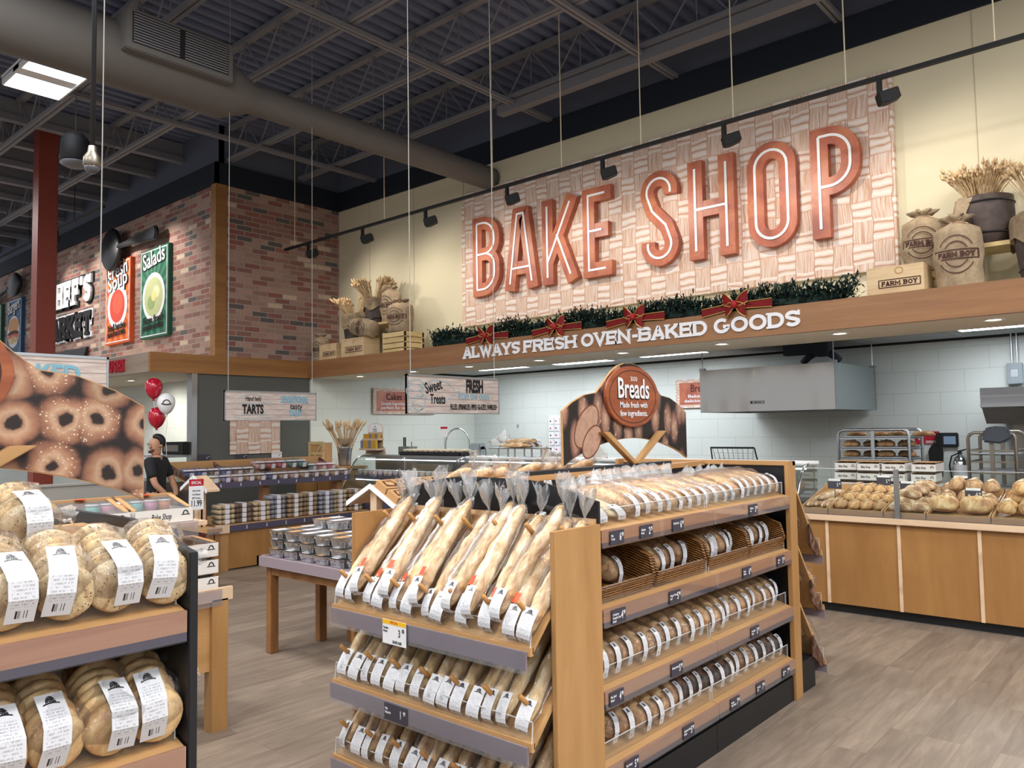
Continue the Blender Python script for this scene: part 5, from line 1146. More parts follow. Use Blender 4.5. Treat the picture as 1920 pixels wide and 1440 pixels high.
lay('oval', 'floury oval roll in the third counter tray, %s laid', 'floury oval rolls on the counter', [(-1.98 + .16 * i, .1 + .15 * j, 0, .25 - .3 * i) for j in range(4) for i in range(2)] + [(-1.9, .32, .085, .1), (-1.95, .2, .08, -.3), (-1.87, .46, .085, .2)])
lay('seed', 'seed crusted loaf towards the back of the counter, %s laid', 'seeded loaves on the counter', [(-1.78, .34, 0, -H_), (-1.64, .36, 0, -H_), (-1.5, .34, 0, -H_), (-1.43, .2, .02, -H_), (-1.71, .4, .1, -H_), (-1.57, .38, .1, -H_), (-1.44, .38, .09, -H_), (-1.8, .48, .02, -H_)])
lay('round', 'large round brown loaf at the front of the counter, %s from the glass post', 'round loaves on the counter', [(-1.63, .15, .0, .1), (-1.38, .14, .0, -.1)])
lay('kais', 'big golden loaf heaped on the counter at the picture edge, %s laid', 'golden loaves on the counter', [(-1.28, .06, .02, -H_), (-1.11, .06, .02, -H_ + .2), (-.94, .06, 0, -H_), (-1.24, .28, .04, -H_), (-1.07, .28, .04, -H_ - .2), (-1.18, .2, .14, -H_), (-1.01, .22, .13, -H_), (-1.1, .26, .24, -H_), (-.85, .2, .05, -H_)])
for i, (x, y, z, s) in enumerate(((-2.72, 7.78, 1.16, 'above the twisted baguettes'), (-2.35, 8.05, 1.19, 'above the white rolls'), (-2.1, 7.9, 1.15, 'behind the glass post'), (-1.7, 8.1, 1.2, 'above the floury rolls'), (-1.53, 7.72, 1.12, 'above the round loaves'), (-1.15, 8.1, 1.19, 'above the seeded loaves'))):
    o = price_tag('slate price sign on a stem standing ' + s, (x, y, z), 'y-', [], ('5', '99'), .13, .075); bm = B(); tube(bm, [(0, .003, -.03), (0, .003, -.19)], .004, 5); put('stem', bm, 'dark_steel', o); bm = B(); box(bm, -.055, .055, -.006, .0, .037, .058); put('card_clip', bm, 'white_gloss', o)

# ------------------------------------------------------------------ hood, oven, racks, wall equipment
t = thing('exhaust_hood', 'big stainless steel exhaust hood hanging over the back counter', 'hood', (-4.59, 10.5, 1.94))
bm = B(); n = 24
for i in range(n):
    a, b = -.97 + 1.94 * i / n, -.97 + 1.94 * (i + 1) / n; f = lambda x: .006 * math.sin(x * 9) + .005 * math.sin(x * 17 + 1)
    bm.faces.new([bm.verts.new(V(q)) for q in ((a, f(a), 0), (b, f(b), 0), (b, f(b) * .4, .62), (a, f(a) * .4, .62))])
bmesh.ops.remove_doubles(bm, verts=bm.verts, dist=.0005); put('front_panel', done(bm, True), NT('polished_steel').pbr(hx('#c3bfba'), .16, 1), t)
bm = B(); box(bm, .955, .97, .01, 1.7, 0, .62); box(bm, -.97, -.955, .01, 1.7, 0, .62); box(bm, -.97, .97, 1.69, 1.7, 0, .62); put('side_panel', bm, flat('satin_steel', '#9aa3a3', .5, .7), t)
bm = B(); box(bm, -.955, .955, .02, 1.69, .57, .6); box(bm, -.955, .955, .02, 1.69, .05, .06); put('inner_pan', bm, 'dark_steel', t)
for sx, sy in ((-.95, .05), (.95, .05), (.95, 1.65)):
    bm = B(); tube(bm, [(sx, sy, .62), (sx, sy, .98)], .008, 6); box(bm, sx - .04, sx + .04, sy - .03, sy + .03, .62, .65); put('hanger_rod', bm, 'alu', t)
bm = B(); box(bm, -.2, .0, -.012, 0, .1, .15); bd = put('badge', bm, 'white', t); text('Spring Air', .022, (-.085, -.014, .125), 'ink', bd, 'y-', 'badge_lettering', .8, .02, .0004); bm = B(); prism(bm, arc(-.175, .125, .014, .014, 0, 360, 14)[:-1], xz(-.013), -.001, .001); put('badge_mark', bm, 'ink', bd)
t = thing('duct_bracket', 'dark angled duct pieces above the steel hood', 'duct', (-4.1, 11.2, 2.645)); bm = B(); box(bm, -.45, .15, -.08, .08, .1, .25); box(bm, .0, .2, -.1, .1, .06, .27); put('duct_box', bm, flat('blue_grey_duct', '#2b333c', .7), t)
bm = B(); tube(bm, [(.1, 0, .15), (.25, 0, .05), (.32, 0, -.02)], .05, 10); tube(bm, [(.05, 0, .15), (-.12, 0, .05), (-.2, 0, -.02)], .05, 10); put('elbow', done(bm, True), bpy.data.materials['blue_grey_duct'], t)
t = thing('deck_oven', 'stainless steel oven with projecting hood at the back wall', 'oven', (-1.0, 11.4, 0))
bm = B(); box(bm, -.8, .9, 0, .85, .2, 1.72); put('oven_body', done(bm, bevel=.01), flat('oven_steel', '#8f8c88', .35, .8), t)
bm = B(); prism(bm, [(-.6, 1.92), (-.6, 2.15), (.85, 2.15), (.85, 1.72), (-.3, 1.72), (-.52, 1.9)], lambda u, v, d: V((d, u, v)), -1.02, .95); put('hood', done(bm), 'alu', t)
bm = B(); box(bm, -1.025, .955, -.606, -.6, 1.92, 1.96); box(bm, -1.025, .955, -.606, -.6, 2.04, 2.06); put('hood_edge', bm, 'steel', t)
bm = B(); box(bm, -.7, .8, -.012, 0, .9, 1.45); dr = put('oven_door', bm, 'dark_steel', t); bm = B(); tube(bm, [(-.6, -.05, 1.4), (.7, -.05, 1.4)], .014, 8); put('door_handle', bm, 'chrome', dr)
for i, z in enumerate((.5, .7)): bm = B(); box(bm, -.7, .8, -.01, 0, z, z + .15); put('vent_panel', bm, 'black', t)
def rack(lab, loc, w, d, h, mat, zs, rz=0):
    o = thing('tray_rack', lab, 'rack', loc, (0, 0, rz))
    for sy in (-d / 2, d / 2):
        bm = B(); r = .06; tube(bm, [(-w / 2, sy, .08), (-w / 2, sy, h - r), (-w / 2 + .02, sy, h - .02), (-w / 2 + r, sy, h), (w / 2 - r, sy, h), (w / 2 - .02, sy, h - .02), (w / 2, sy, h - r), (w / 2, sy, .08)], .018, 8); put('end_frame', done(bm, True), mat, o)
    for z in zs:
        bm = B(); [box(bm, s * w / 2 - .012, s * w / 2 + .012, -d / 2, d / 2, z - .008, z + .008) for s in (-1, 1)]; box(bm, -w / 2, w / 2, -d / 2 - .006, -d / 2 + .006, z - .012, z + .006); put('tray_runner', bm, mat, o)
    bm = B(); [box(bm, -.02, .02, s * d / 2 - .01, s * d / 2 + .01, .2, h) for s in (-1, 1)]; put('centre_post', bm, mat, o)
    for sx in (-1, 1):
        for sy in (-1, 1): bm = B(); lathe(bm, [(0, -.02), (.05, -.02), (.055, 0), (.05, .02), (0, .02)], 14, (sx * w / 2, sy * d / 2, .055), M.Rotation(PI / 2, 4, 'Y')); put('caster', done(bm, True), 'matte_black', o)
    return o
RZ = [.3, .48, .66, .84, 1.02, 1.2, 1.32, 1.44, 1.57]
rack('aluminium tray rack of loaves behind the stacked white boxes', (-3.0, 10.2, 0), .8, .56, 1.67, 'alu', RZ)
def steeltray(lab, loc, w, d): o = thing('baking_tray', lab, 'tray', loc); bm = B(); box(bm, -w / 2, w / 2, -d / 2, d / 2, 0, .008); box(bm, -w / 2, w / 2, -d / 2, -d / 2 + .006, 0, .02); put('sheet', bm, 'alu', o); bm = B(); tube(bm, [(-w / 2, d / 2, .01), (w / 2, d / 2, .01)], .008, 5); put('rolled_edge', bm, 'alu', o)
KR = mk_bread('wheatloaf', .2, .14, .085, 'rack_loaf'); KR2 = mk_bread('golden', .24, .12, .06, 'rack_loaf')
for zi, (z, nm) in enumerate(((1.575, 'top'), (1.445, 'second'), (1.325, 'third'), (1.205, 'fourth'))):
    steeltray('flat baking tray on the %s level of the rack behind the boxes' % nm, (-3.0, 10.2, z), .74, .52)
    for i in range(4): (KR2 if zi == 0 else KR).place(i % 3, (-3.2 + .2 * i if zi else -3.12 + .24 * i, 10.1 + .12 * (i % 2), z + .01), (0, 0, 0 if zi == 0 else .2), 'crusty loaf on the %s tray of the rack behind the boxes, %s across' % (nm, ORD[i]), 'loaves on the tray rack')
rack('worn steel tray rack in front of the oven', (-1.72, 9.95, 0), .44, .6, 1.63, 'dark_steel', RZ[:-1])
for i, z in enumerate((1.39, 1.21, 1.03)): steeltray('bare baking tray in the worn steel rack, %s from the top' % ORD[i], (-1.72, 9.95, z), .4, .56)
t = thing('oven_mitt', 'grey cloth mitt draped over the worn steel rack', 'cloth', (-1.66, 9.64, 1.63)); bm = B(); prism(bm, [(-.14, -.1), (-.12, .04), (-.04, .07), (.1, .06), (.14, -.06), (.04, -.12)], xz(0), -.06, .04); put('cloth', done(bm, bevel=.02), flat('grey_mitt', '#454b55', .9), t)
t = thing('back_counter', 'low steel back counter carrying the stacked white boxes', 'counter', (-2.7, 9.3, 0)); bm = B(); box(bm, -.75, .75, -.18, .22, .86, .9); put('top', bm, 'alu', t)
for sx in (-.7, .7): bm = B(); box(bm, sx - .02, sx + .02, -.15, .19, 0, .86); put('leg_frame', bm, 'alu', t)
def box_print(o, p, w, h, fn, s=1):
    text('Bake Shop', h * .34, fn(-w * .12, h * .02), 'ink', o, 'y-', 'script', .8, .008, .0006, shear=.25, fit=w * .42)
    bm = B(); F = lambda u, v, d: V(fn(u, v)) + V((0, -d, 0)); cx = w * .34; ribbon(bm, arc(cx, h * .08, h * .16, h * .2, 0, 180, 10), h * .07, F, 0, .0008); ribbon(bm, [(cx - h * .26, h * .04), (cx + h * .26, h * .04)], h * .05, F, 0, .0008); put('crest', bm, 'ink', o)
def mk_boxtray(v):
    o = thing('bakery_box', '', 'box'); w, h, d = .24, .095, .3
    bm = B(); [box(bm, *a) for a in ((-w / 2, w / 2, 0, .004, 0, h * .8), (-w / 2, w / 2, d - .004, d, 0, h), (-w / 2, -w / 2 + .004, 0, d, 0, h * .9), (w / 2 - .004, w / 2, 0, d, 0, h * .9), (-w / 2, w / 2, 0, d, 0, .004))]; bd = put('card_tray', bm, 'card', o)
    bm = B(); box(bm, -w / 2, w / 2, .02, d, h, h + .003); put('kraft_lid', bm, 'kraft', o); box_print(o, None, w, h * .8, lambda u, vv: (u, -.001, h * .4 + vv))
    bm = B(); [loaf_bm(.12, .1, .06, 5 + k, bm=bm) and None for k in range(0)]; loaf_bm(.2, .16, .08, 4 + v, bm=bm); bmesh.ops.translate(bm, verts=bm.verts, vec=(.1, .14, .01)); put('pastry', done(bm, True), 'bun', o); return o
KBX = Kind(mk_boxtray)
for c, (x, y) in enumerate(((-3.1, 9.22), (-2.83, 9.14), (-2.57, 9.14), (-2.28, 9.18))):
    for r in range(4): KBX.place(c % 2, (x + .006 * (r % 2), y, .902 + r * .108), (0, 0, .03 * ((r + c) % 3 - 1)), 'white printed bakery box on the back counter, %s column, %s from bottom' % (ORD[c], ORD[r]), 'white bakery boxes on the back counter')
t = thing('fire_extinguisher', 'silver fire extinguisher on the wall between the two racks', 'extinguisher', (-2.55, 12.18, .9)); bm = B(); lathe(bm, [(0, 0), (.085, 0), (.09, .02), (.09, .3), (.07, .36), (.03, .39), (.025, .41), (0, .41)], 20); put('cylinder', done(bm, True), 'chrome', t)
bm = B(); box(bm, -.02, .02, -.02, .02, .4, .44); prism(bm, [(-.02, .43), (.09, .47), (.09, .485), (-.04, .45)], xz(0), -.012, .012); put('valve', bm, 'black', t); bm = B(); tube(bm, [(-.02, 0, .42), (-.1, -.03, .38), (-.13, -.04, .25), (-.11, -.03, .08)], .011, 7); put('hose', done(bm, True), 'matte_black', t); bm = B(); lathe(bm, [(.0905, .1), (.0915, .1), (.0915, .26), (.0905, .26)], 20); put('label_band', bm, 'white', t)
t = thing('wall_notice', 'red first aid notice with white heart on the back wall', 'notice', (-2.98, 12.29, 1.53)); bm = B(); box(bm, -.16, .16, -.006, 0, -.09, .09); put('board', bm, 'red_ink', t)
bm = B(); [prism(bm, arc(-.1 + s * .013, .01, .018, .018, 0, 360, 14)[:-1], xz(-.008), 0, .001) for s in (-1, 1)]; prism(bm, [(-.13, .005), (-.1, -.035), (-.07, .005)], xz(-.008), 0, .001); put('heart', bm, 'white', t); bm = B(); [box(bm, -.02, .13, -.008, -.006, z, z + .012) for z in (.04, -.055, -.075)]; put('printed_line', bm, 'white', t)
t = thing('wall_phone', 'black wall phone and screen beside the red notice', 'phone', (-2.72, 12.29, 1.5)); bm = B(); box(bm, -.14, .14, -.05, 0, -.1, .1); put('body', done(bm, bevel=.012), 'black', t); bm = B(); box(bm, -.04, .11, -.053, -.05, -.06, .05); put('screen', bm, flat('phone_screen', '#8fa6bf', .2), t); bm = B(); box(bm, -.13, -.075, -.09, -.05, -.1, .1); put('handset', done(bm, bevel=.012), 'matte_black', t)
t = thing('hanging_apron', 'black apron hanging below the wall phone', 'apron', (-2.86, 12.24, .95)); bm = B(); prism(bm, [(-.07, 0), (-.1, .4), (-.04, .5), (.05, .5), (.09, .38), (.07, .02)], xz(0), -.03, .03); put('cloth', done(bm, bevel=.015), 'matte_black', t); bm = B(); tube(bm, [(-.03, 0, .5), (0, 0, .53), (.03, 0, .5)], .005, 5); put('neck_loop', bm, 'matte_black', t)
t = thing('electrical_box', 'grey electrical disconnect box with conduits beside the oven', 'switch box', (-1.87, 12.29, 2.38)); bm = B(); box(bm, -.09, .09, -.09, 0, -.14, .14); put('case', done(bm, bevel=.008), flat('grey_enamel', '#8d989d', .4), t); bm = B(); [tube(bm, [(x, -.03, .14), (x, -.03, .54)], .012, 7) for x in (-.03, .03)]; put('conduit', bm, 'alu', t); bm = B(); box(bm, -.04, .04, -.1, -.09, -.05, .05); put('lever_plate', bm, 'alu', t)
t = thing('light_switch', 'small white switch plate on the back wall near the corner', 'switch', (-10.69, 12.3, 1.8)); bm = B(); box(bm, -.045, .045, -.008, 0, -.07, .07); put('plate', done(bm, bevel=.003), 'card', t); bm = B(); box(bm, -.016, .016, -.014, -.008, -.035, .035); put('rocker', bm, 'grey_ink', t)
t = thing('wire_basket', 'steel mesh basket on the counter behind the long gondola', 'basket', (-4.6, 9.6, 1.18)); bm = B()
for k in range(9): tube(bm, [(-.28 + .07 * k, -.1, .28), (-.24 + .06 * k, -.02, 0)], .004, 4)
for k in range(5): tube(bm, [(-.28 + .01 * k, -.1 + .02 * k, .28 - .07 * k), (.28 - .01 * k, -.1 + .02 * k, .28 - .07 * k)], .005, 4)
put('mesh', bm, 'alu', t); bm = B(); tube(bm, [(-.3, -.11, .28), (.3, -.11, .28)], .012, 6); tube(bm, [(-.3, -.1, .28), (-.32, 0, 0)], .01, 6); tube(bm, [(.3, -.1, .28), (.32, 0, 0)], .01, 6); put('frame', bm, 'black', t)
t = thing('steel_worktable', 'long steel worktable behind the showcases under the hood', 'table', (-6.2, 9.8, 0)); bm = B(); box(bm, -2.0, 2.0, -.35, .35, 1.14, 1.18); put('top', bm, 'alu', t); bm = B(); [box(bm, x - .02, x + .02, y - .02, y + .02, 0, 1.14) for x in (-1.95, 1.95) for y in (-.3, .3)]; put('leg_frame', bm, 'alu', t)

# ------------------------------------------------------------------ refrigerated showcases under the bulkhead
def showcase(lab, x0, x1, top):
    t = thing('showcase', lab, 'showcase', (x0, 0, 0)); w = x1 - x0; P = [(8.0, 1.345), (7.9, 1.325), (7.82, 1.25), (7.72, 1.08), (7.6, .9), (7.52, .72)]
    yzf = lambda u, v, d: V((d, u, v))
    bm = B(); box(bm, 0, w, 7.5, 8.3, .1, .5); put('base_cabinet', bm, 'black', t); bm = B(); box(bm, 0, w, 7.48, 7.53, .5, .73); put('bumper_front', bm, 'dark_strip', t)
    bm = B(); box(bm, 0, w, 7.6, 8.3, 0, .1); put('plinth', bm, 'kick', t)
    bm = B(); box(bm, 0, w, 7.98, 8.3, 1.33, 1.365); put('top_deck', done(bm, bevel=.006), top, t)
    bm = B(); box(bm, .02, w - .02, 8.24, 8.28, .5, 1.33); put('rear_wall', bm, 'dark_steel', t)
    for x in (0, w - .012):
        bm = B(); prism(bm, [(8.26, .5)] + [(8.26, 1.33)] + P + [(7.52, .5)], yzf, x, x + .012); put('side_glass', bm, 'glass', t)
        bm = B(); tube(bm, [(x + .006, a, b) for a, b in P], .013, 6); put('edge_trim', done(bm, True), 'chrome', t)
    bm = B()
    for (a, b), (c, d) in zip(P, P[1:]): bm.faces.new([bm.verts.new(V(q)) for q in ((.012, a, b), (w - .012, a, b), (w - .012, c, d), (.012, c, d))])
    bmesh.ops.remove_doubles(bm, verts=bm.verts, dist=.0005); bmesh.ops.solidify(bm, geom=bm.faces[:], thickness=.006); put('front_glass', done(bm, True), 'glass', t)
    for z, y in ((1.05, 7.82), (.74, 7.62)):
        bm = B(); box(bm, .02, w - .02, y, 8.24, z - .02, z); sh = put('shelf', bm, 'dark_strip', t); bm = B(); box(bm, .02, w - .02, y - .012, y, z - .06, z); put('label_rail', bm, 'dark_strip', sh)
        bm = B(); box(bm, .04, w - .04, y + .2, y + .23, z + .235, z + .25); put('light_strip', bm, 'screen', sh)
    return t
showcase('refrigerated glass showcase with rows of white tubs by the wheat bucket', -10.3, -7.99, 'steel')
showcase('long refrigerated glass showcase behind the bread gondola', -7.95, -3.05, 'white_gloss')
def mk_cup(v):
    o = thing('dessert_tub', '', 'tub'); bm = B(); lathe(bm, [(0, 0), (.042, 0), (.048, .075), (0, .075)], 14); put('cup', done(bm, True), ('greytub', 'peachtub', 'pinktub')[v], o); bm = B(); lathe(bm, [(0, .075), (.05, .075), (.05, .09), (0, .092)], 14); put('lid', done(bm, True), 'white', o); return o
MT['greytub'] = flat('tub_grey', '#a4a2a6', .5); MT['peachtub'] = flat('tub_peach', '#c9b3a6', .5); MT['pinktub'] = flat('tub_pink', '#c7a9b4', .5)
K = Kind(mk_cup)
for i in range(18): K.place((i * 7 // 5) % 3, (-10.2 + .122 * i, 7.88 + .01 * (i % 3), 1.05), (0, 0, 0), 'white lidded dessert tub on the upper showcase shelf, %s from the wheat bucket end' % ORD[i], 'dessert tubs in the showcase')
def mk_platter(v):
    o = thing('pastry_platter', '', 'platter'); bm = B(); lathe(bm, [(0, 0), (.13, 0), (.15, .012), (.13, .01), (0, .008)], 20, sx=1.2); put('plate', bm, 'black' if v else 'white', o); bm = B(); loaf_bm(.2, .16, .06, v + 2, knob=.3, bm=bm); bmesh.ops.translate(bm, verts=bm.verts, vec=(.1, 0, .01)); put('cake', done(bm, True), ('plain_muffin', 'pita', 'creamcake')[v], o); return o
MT['creamcake'] = crust('yellow_cream', [(.3, '#c4a12c'), (.6, '#e6dca0')], 12, .5, None, .2); K = Kind(mk_platter)
for i in range(7): K.place(i % 3, (-10.1 + .32 * i, 7.9, .745), (0, 0, 0), 'cake platter on the lower showcase shelf, %s from the wheat bucket end' % ORD[i], 'cake platters in the first showcase')
for i in range(12): K.place((i + 1) % 3, (-7.75 + .36 * i, 8.03, 1.055), (0, 0, 0), 'cake platter in the long showcase behind the gondola, %s along' % ORD[i], 'cake platters in the long showcase')
t = thing('candle_display', 'cardboard honey candle stand with rounded top on the showcase', 'display stand', (-10.22, 8.14, 1.365))
bm = B(); prism(bm, [(-.26, 0), (.26, 0), (.24, .1), (.19, .14), (.19, .42)] + arc(0, .42, .19, .09, 0, 180, 10)[1:-1] + [(-.19, .42), (-.19, .14), (-.24, .1)], xz(0), .05, .06); put('back_card', bm, flat('candle_card', '#b9a48c', .7), t)
bm = B(); prism(bm, [(-.18, .36), (.18, .36), (.18, .42)] + arc(0, .42, .18, .08, 0, 180, 10)[1:-1] + [(-.18, .42)], xz(0), .046, .05); hd = put('header_card', bm, 'white', t); text('HONEY', .026, (0, .044, .405), 'ink', hd, 'y-', 'header_lettering', .9, .01, .0005); text('CANDLES', .018, (0, .044, .375), 'ink', hd, 'y-', 'header_lettering', .9, .005, .0005)
bm = B(); ribbon(bm, [(-.014, .445), (0, .475), (.014, .445), (0, .43), (-.014, .445)], .006, xz(.045), 0, .001); put('flame_mark', bm, 'ink', hd)
for tier, (z, yy, n, h) in enumerate(((.26, -.02, 8, .075), (.1, -.08, 6, .13))):
    bm = B(); box(bm, -.22, .22, yy - .03, .05, z - .03, z); tr_ = put('tier_tray', bm, bpy.data.materials['candle_card'], t)
    for k in range(n): bm = B(); w_ = .4 / n; box(bm, -.2 + w_ * k + .004, -.2 + w_ * (k + 1) - .004, yy - .02, yy + .02, z, z + h); put('candle_pack', bm, 'honey' if k % 3 else 'bluepack', tr_) if 'honey' in MT else (MT.__setitem__('honey', flat('honey_wax', '#b78d33', .5)), MT.__setitem__('bluepack', flat('pack_grey', '#6c7488', .5)), put('candle_pack', bm, 'honey', tr_))
t = thing('dessert_tray', 'black tray filled with rows of pale frosted squares on the showcase', 'tray', (-8.72, 8.14, 1.366)); bm = B(); box(bm, -.66, .66, -.15, .15, 0, .008); [box(bm, *a) for a in ((-.66, .66, -.15, -.14, 0, .055), (-.66, .66, .14, .15, 0, .055), (-.66, -.65, -.15, .15, 0, .055), (.65, .66, -.15, .15, 0, .055))]; put('tray', bm, 'black', t)
def mk_sq(v): o = thing('frosted_square', '', 'pastry'); bm = B(); box(bm, -.05, .05, -.05, .05, 0, .05); put('cake_base', bm, 'rye', o); bm = B(); box(bm, -.052, .052, -.052, .052, .05, .085); put('frosting', done(bm, bevel=.014), 'frost', o); return o
MT['frost'] = crust('pale_frosting', [(.3, '#c9b994'), (.6, '#e8e0cb')], 25, .5, None, .12); K = Kind(mk_sq)
for j in range(2):
    for i in range(11): K.place(0, (-9.3 + .117 * i, 8.07 + .125 * j, 1.376), (0, 0, .1 * ((i + j) % 3 - 1)), 'pale frosted square in the black showcase tray, %s in the %s row' % (ORD[i], ('front', 'rear')[j]), 'frosted squares')
t = thing('faucet', 'tall steel gooseneck faucet at the back room wall', 'faucet', (-11.45, 10.95, .9)); bm = B(); tube(bm, [(0, 0, 0), (0, 0, .55)] + [(.17 - .17 * math.cos(a), .17 - .17 * math.cos(a), .55 + .32 * math.sin(a)) for a in [PI * k / 12 for k in range(1, 13)]] + [(.34, .34, .2)], .016, 8); put('spout_pipe', done(bm, True), 'chrome', t); bm = B(); box(bm, -.1, .1, -.02, .02, .2, .24); tube(bm, [(-.1, 0, .05), (-.1, 0, .3)], .014, 6); put('tap_valve', bm, 'chrome', t)
t = thing('work_sink', 'steel sink counter along the white side wall', 'counter', (-11.5, 10.3, 0)); bm = B(); box(bm, -.42, .3, -1.1, 1.1, .82, .9); put('top', bm, 'alu', t); bm = B(); box(bm, -.4, .26, -1.08, 1.08, 0, .82); put('front', bm, 'dark_steel', t)
t = thing('dough_mixer', 'small steel mixer near the corner of the white walls', 'mixer', (-11.3, 11.75, .9)); bm = B(); box(bm, -.14, .14, -.12, .12, 0, .1); box(bm, .0, .12, -.08, .08, .1, .5); box(bm, -.16, .12, -.09, .09, .42, .56); put('body', done(bm, bevel=.015), 'alu', t); bm = B(); lathe(bm, [(0, .12), (.08, .12), (.13, .3), (.12, .3), (0, .16)], 16, (-.08, -.0, 0)); put('bowl', done(bm, True), 'steel', t); bm = B(); tube(bm, [(.12, 0, .5), (.2, 0, .45), (.22, 0, .1)], .008, 6); put('cable', bm, 'black', t)
t = thing('mixer_table', 'small steel table under the mixer', 'table', (-11.3, 11.85, 0)); bm = B(); box(bm, -.4, .4, -.35, .35, .86, .9); put('top', bm, 'alu', t); bm = B(); [box(bm, sx - .02, sx + .02, sy - .02, sy + .02, 0, .86) for sx in (-.37, .37) for sy in (-.32, .32)]; put('leg_frame', bm, 'alu', t)
t = thing('utensil_box', 'grey steel box with two black knife handles behind the candle stand', 'knife box', (-10.35, 9.0, .95)); bm = B(); box(bm, -.14, .14, -.1, .1, 0, .52); put('case', done(bm, bevel=.006), flat('slate_steel', '#76807f', .4, .3), t); bm = B(); [tube(bm, [(x, 0, .52), (x, 0, .68)], .012, 6) for x in (-.1, -.06)]; put('knife_handle', bm, 'matte_black', t); bm = B(); tube(bm, [(.1, 0, .52), (.12, -.02, .6), (.15, -.04, .55), (.13, -.03, .5)], .006, 5); put('hook', bm, 'black', t)
t = thing('prep_table', 'steel prep table behind the showcase', 'table', (-9.9, 9.0, 0)); bm = B(); box(bm, -.9, .9, -.3, .3, .9, .95); put('top', bm, 'alu', t); bm = B(); [box(bm, sx - .02, sx + .02, sy - .02, sy + .02, 0, .9) for sx in (-.86, .86) for sy in (-.26, .26)]; put('leg_frame', bm, 'alu', t)
def card(lab, loc, face, w, h, head, lines, price):
    t = thing('price_card', lab, 'price card', loc); bm = B(); (box(bm, 0, .004, -w / 2, w / 2, -h / 2, h / 2) if face == 'x+' else box(bm, -w / 2, w / 2, -.004, 0, -h / 2, h / 2)); put('card', bm, 'white', t)
    P = (lambda u, v: (.005, u, v)) if face == 'x+' else (lambda u, v: (u, -.005, v)); bm = B(); (box(bm, .0041, .005, -w / 2, w / 2, h * .28, h / 2) if face == 'x+' else box(bm, -w / 2, w / 2, -.005, -.0041, h * .28, h / 2)); put('red_band', bm, 'red_ink', t)
    text(head, h * .1, P(0, h * .38), 'white', t, face, 'band_lettering', .9, .01, .0005, fit=w * .7)
    for i, s in enumerate(lines): text(s, h * .06, P(0, h * (.12 - .12 * i)), 'ink', t, face, 'caption', .8, .01, .0005, fit=w * .55)
    if price: text(price, h * .2, P(0, -h * .3), 'ink', t, face, 'price', .6, .02, .0005, fit=w * .7)
    return t
card('small white and red price card standing before the gooseneck faucet', (-8.65, 8.25, 1.72), 'y-', .15, .15, '', [], ''); o = bpy.data.objects['price_card']; bm = B(); tube(bm, [(0, .003, -.07), (0, .003, -.35)], .004, 5); put('stem', bm, 'alu', o)
t = thing('wire_stand', 'low wire stand of baguettes on the long showcase', 'stand', (-7.05, 8.14, 1.366)); bm = B(); box(bm, -.45, .45, -.14, .14, .11, .12); put('tray', bm, 'dark_steel', t)
for sx in (-.3, 0, .3):
    for sy in (-.1, .1): bm = B(); tube(bm, [(sx, sy, 0), (sx, sy, .11)], .012, 6); put('leg', bm, 'steel', t)
for i, (x, y, z, r) in enumerate(((-6.75, 8.08, 1.49, .05), (-6.72, 8.18, 1.49, -.06), (-6.7, 8.12, 1.545, .0))): KG['par'].place(i, (x, y, z), (0, 0, r), 'long baguette in clear bag on the wire stand, %s' % ('in front', 'behind', 'laid on top')[i], 'baguettes on the wire stand')
t = thing('card_rack', 'white wall rack of printed cards left of the arched bread sign', 'rack', (-9.68, 12.28, 1.24)); bm = B(); box(bm, -.16, .16, -.02, 0, 0, .76); put('back_board', bm, 'white_gloss', t)
for r in range(5):
    for c in range(2): bm = B(); box(bm, -.13 + .14 * c, -.02 + .14 * c, -.035, -.03, .03 + .14 * r, .145 + .14 * r); cd = put('printed_card', bm, 'white', t); bm = B(); box(bm, -.12 + .14 * c, -.09 + .14 * c, -.037, -.035, .07 + .14 * r, .1 + .14 * r); put('red_mark', bm, 'red_ink' if (r + c) % 2 else 'ink', cd)

# ------------------------------------------------------------------ cabinet, crate and wheat bucket by the showcase
t = thing('wood_cabinet', 'low wooden cabinet beside the glass showcase', 'cabinet', (-11.15, 7.95, 0)); bm = B(); box(bm, -.6, .65, -.25, .25, 0, 1.13); put('body', bm, 'wood', t); bm = B(); box(bm, -.63, .68, -.28, .28, 1.13, 1.18); put('top', done(bm, bevel=.004), 'wood_x', t); bm = B(); [box(bm, a, b, -.262, -.25, .1, 1.05) for a, b in ((-.58, .02), (.04, .63))]; put('door_panel', bm, 'counter_wood', t)
t = thing('crate_panel', 'square wooden crate with Z brace standing on the low cabinet', 'crate', (-11.4, 7.95, 1.18)); bm = B(); box(bm, -.22, .22, -.08, .08, .02, .38); put('body', bm, 'wood_x', t); bm = B(); [box(bm, *a, -.095, -.08, *b) for a, b in (((-.22, .22), (0, .05)), ((-.22, .22), (.35, .4)), ((-.22, -.17), (.05, .35)), ((.17, .22), (.05, .35)), ((-.17, .17), (.18, .22)))]; prism(bm, [(-.17, .05), (-.13, .05), (.17, .35), (.13, .35)], xz(-.088), -.006, .006); put('frame_brace', bm, 'crate_wood', t)
t = thing('galvanised_bucket', 'grey metal bucket holding wheat on the low cabinet', 'bucket', (-10.72, 7.95, 1.18)); bm = B(); lathe(bm, [(0, 0), (.09, 0), (.1, .02), (.125, .3), (.13, .31), (.12, .31), (.09, .04), (0, .04)], 22); put('bucket', done(bm, True), 'alu', t); bm = B(); tube(bm, [(.125 * math.cos(a), .125 * math.sin(a), .29) for a in [2 * PI * k / 18 for k in range(19)]], .006, 5); put('rim', bm, 'alu', t)
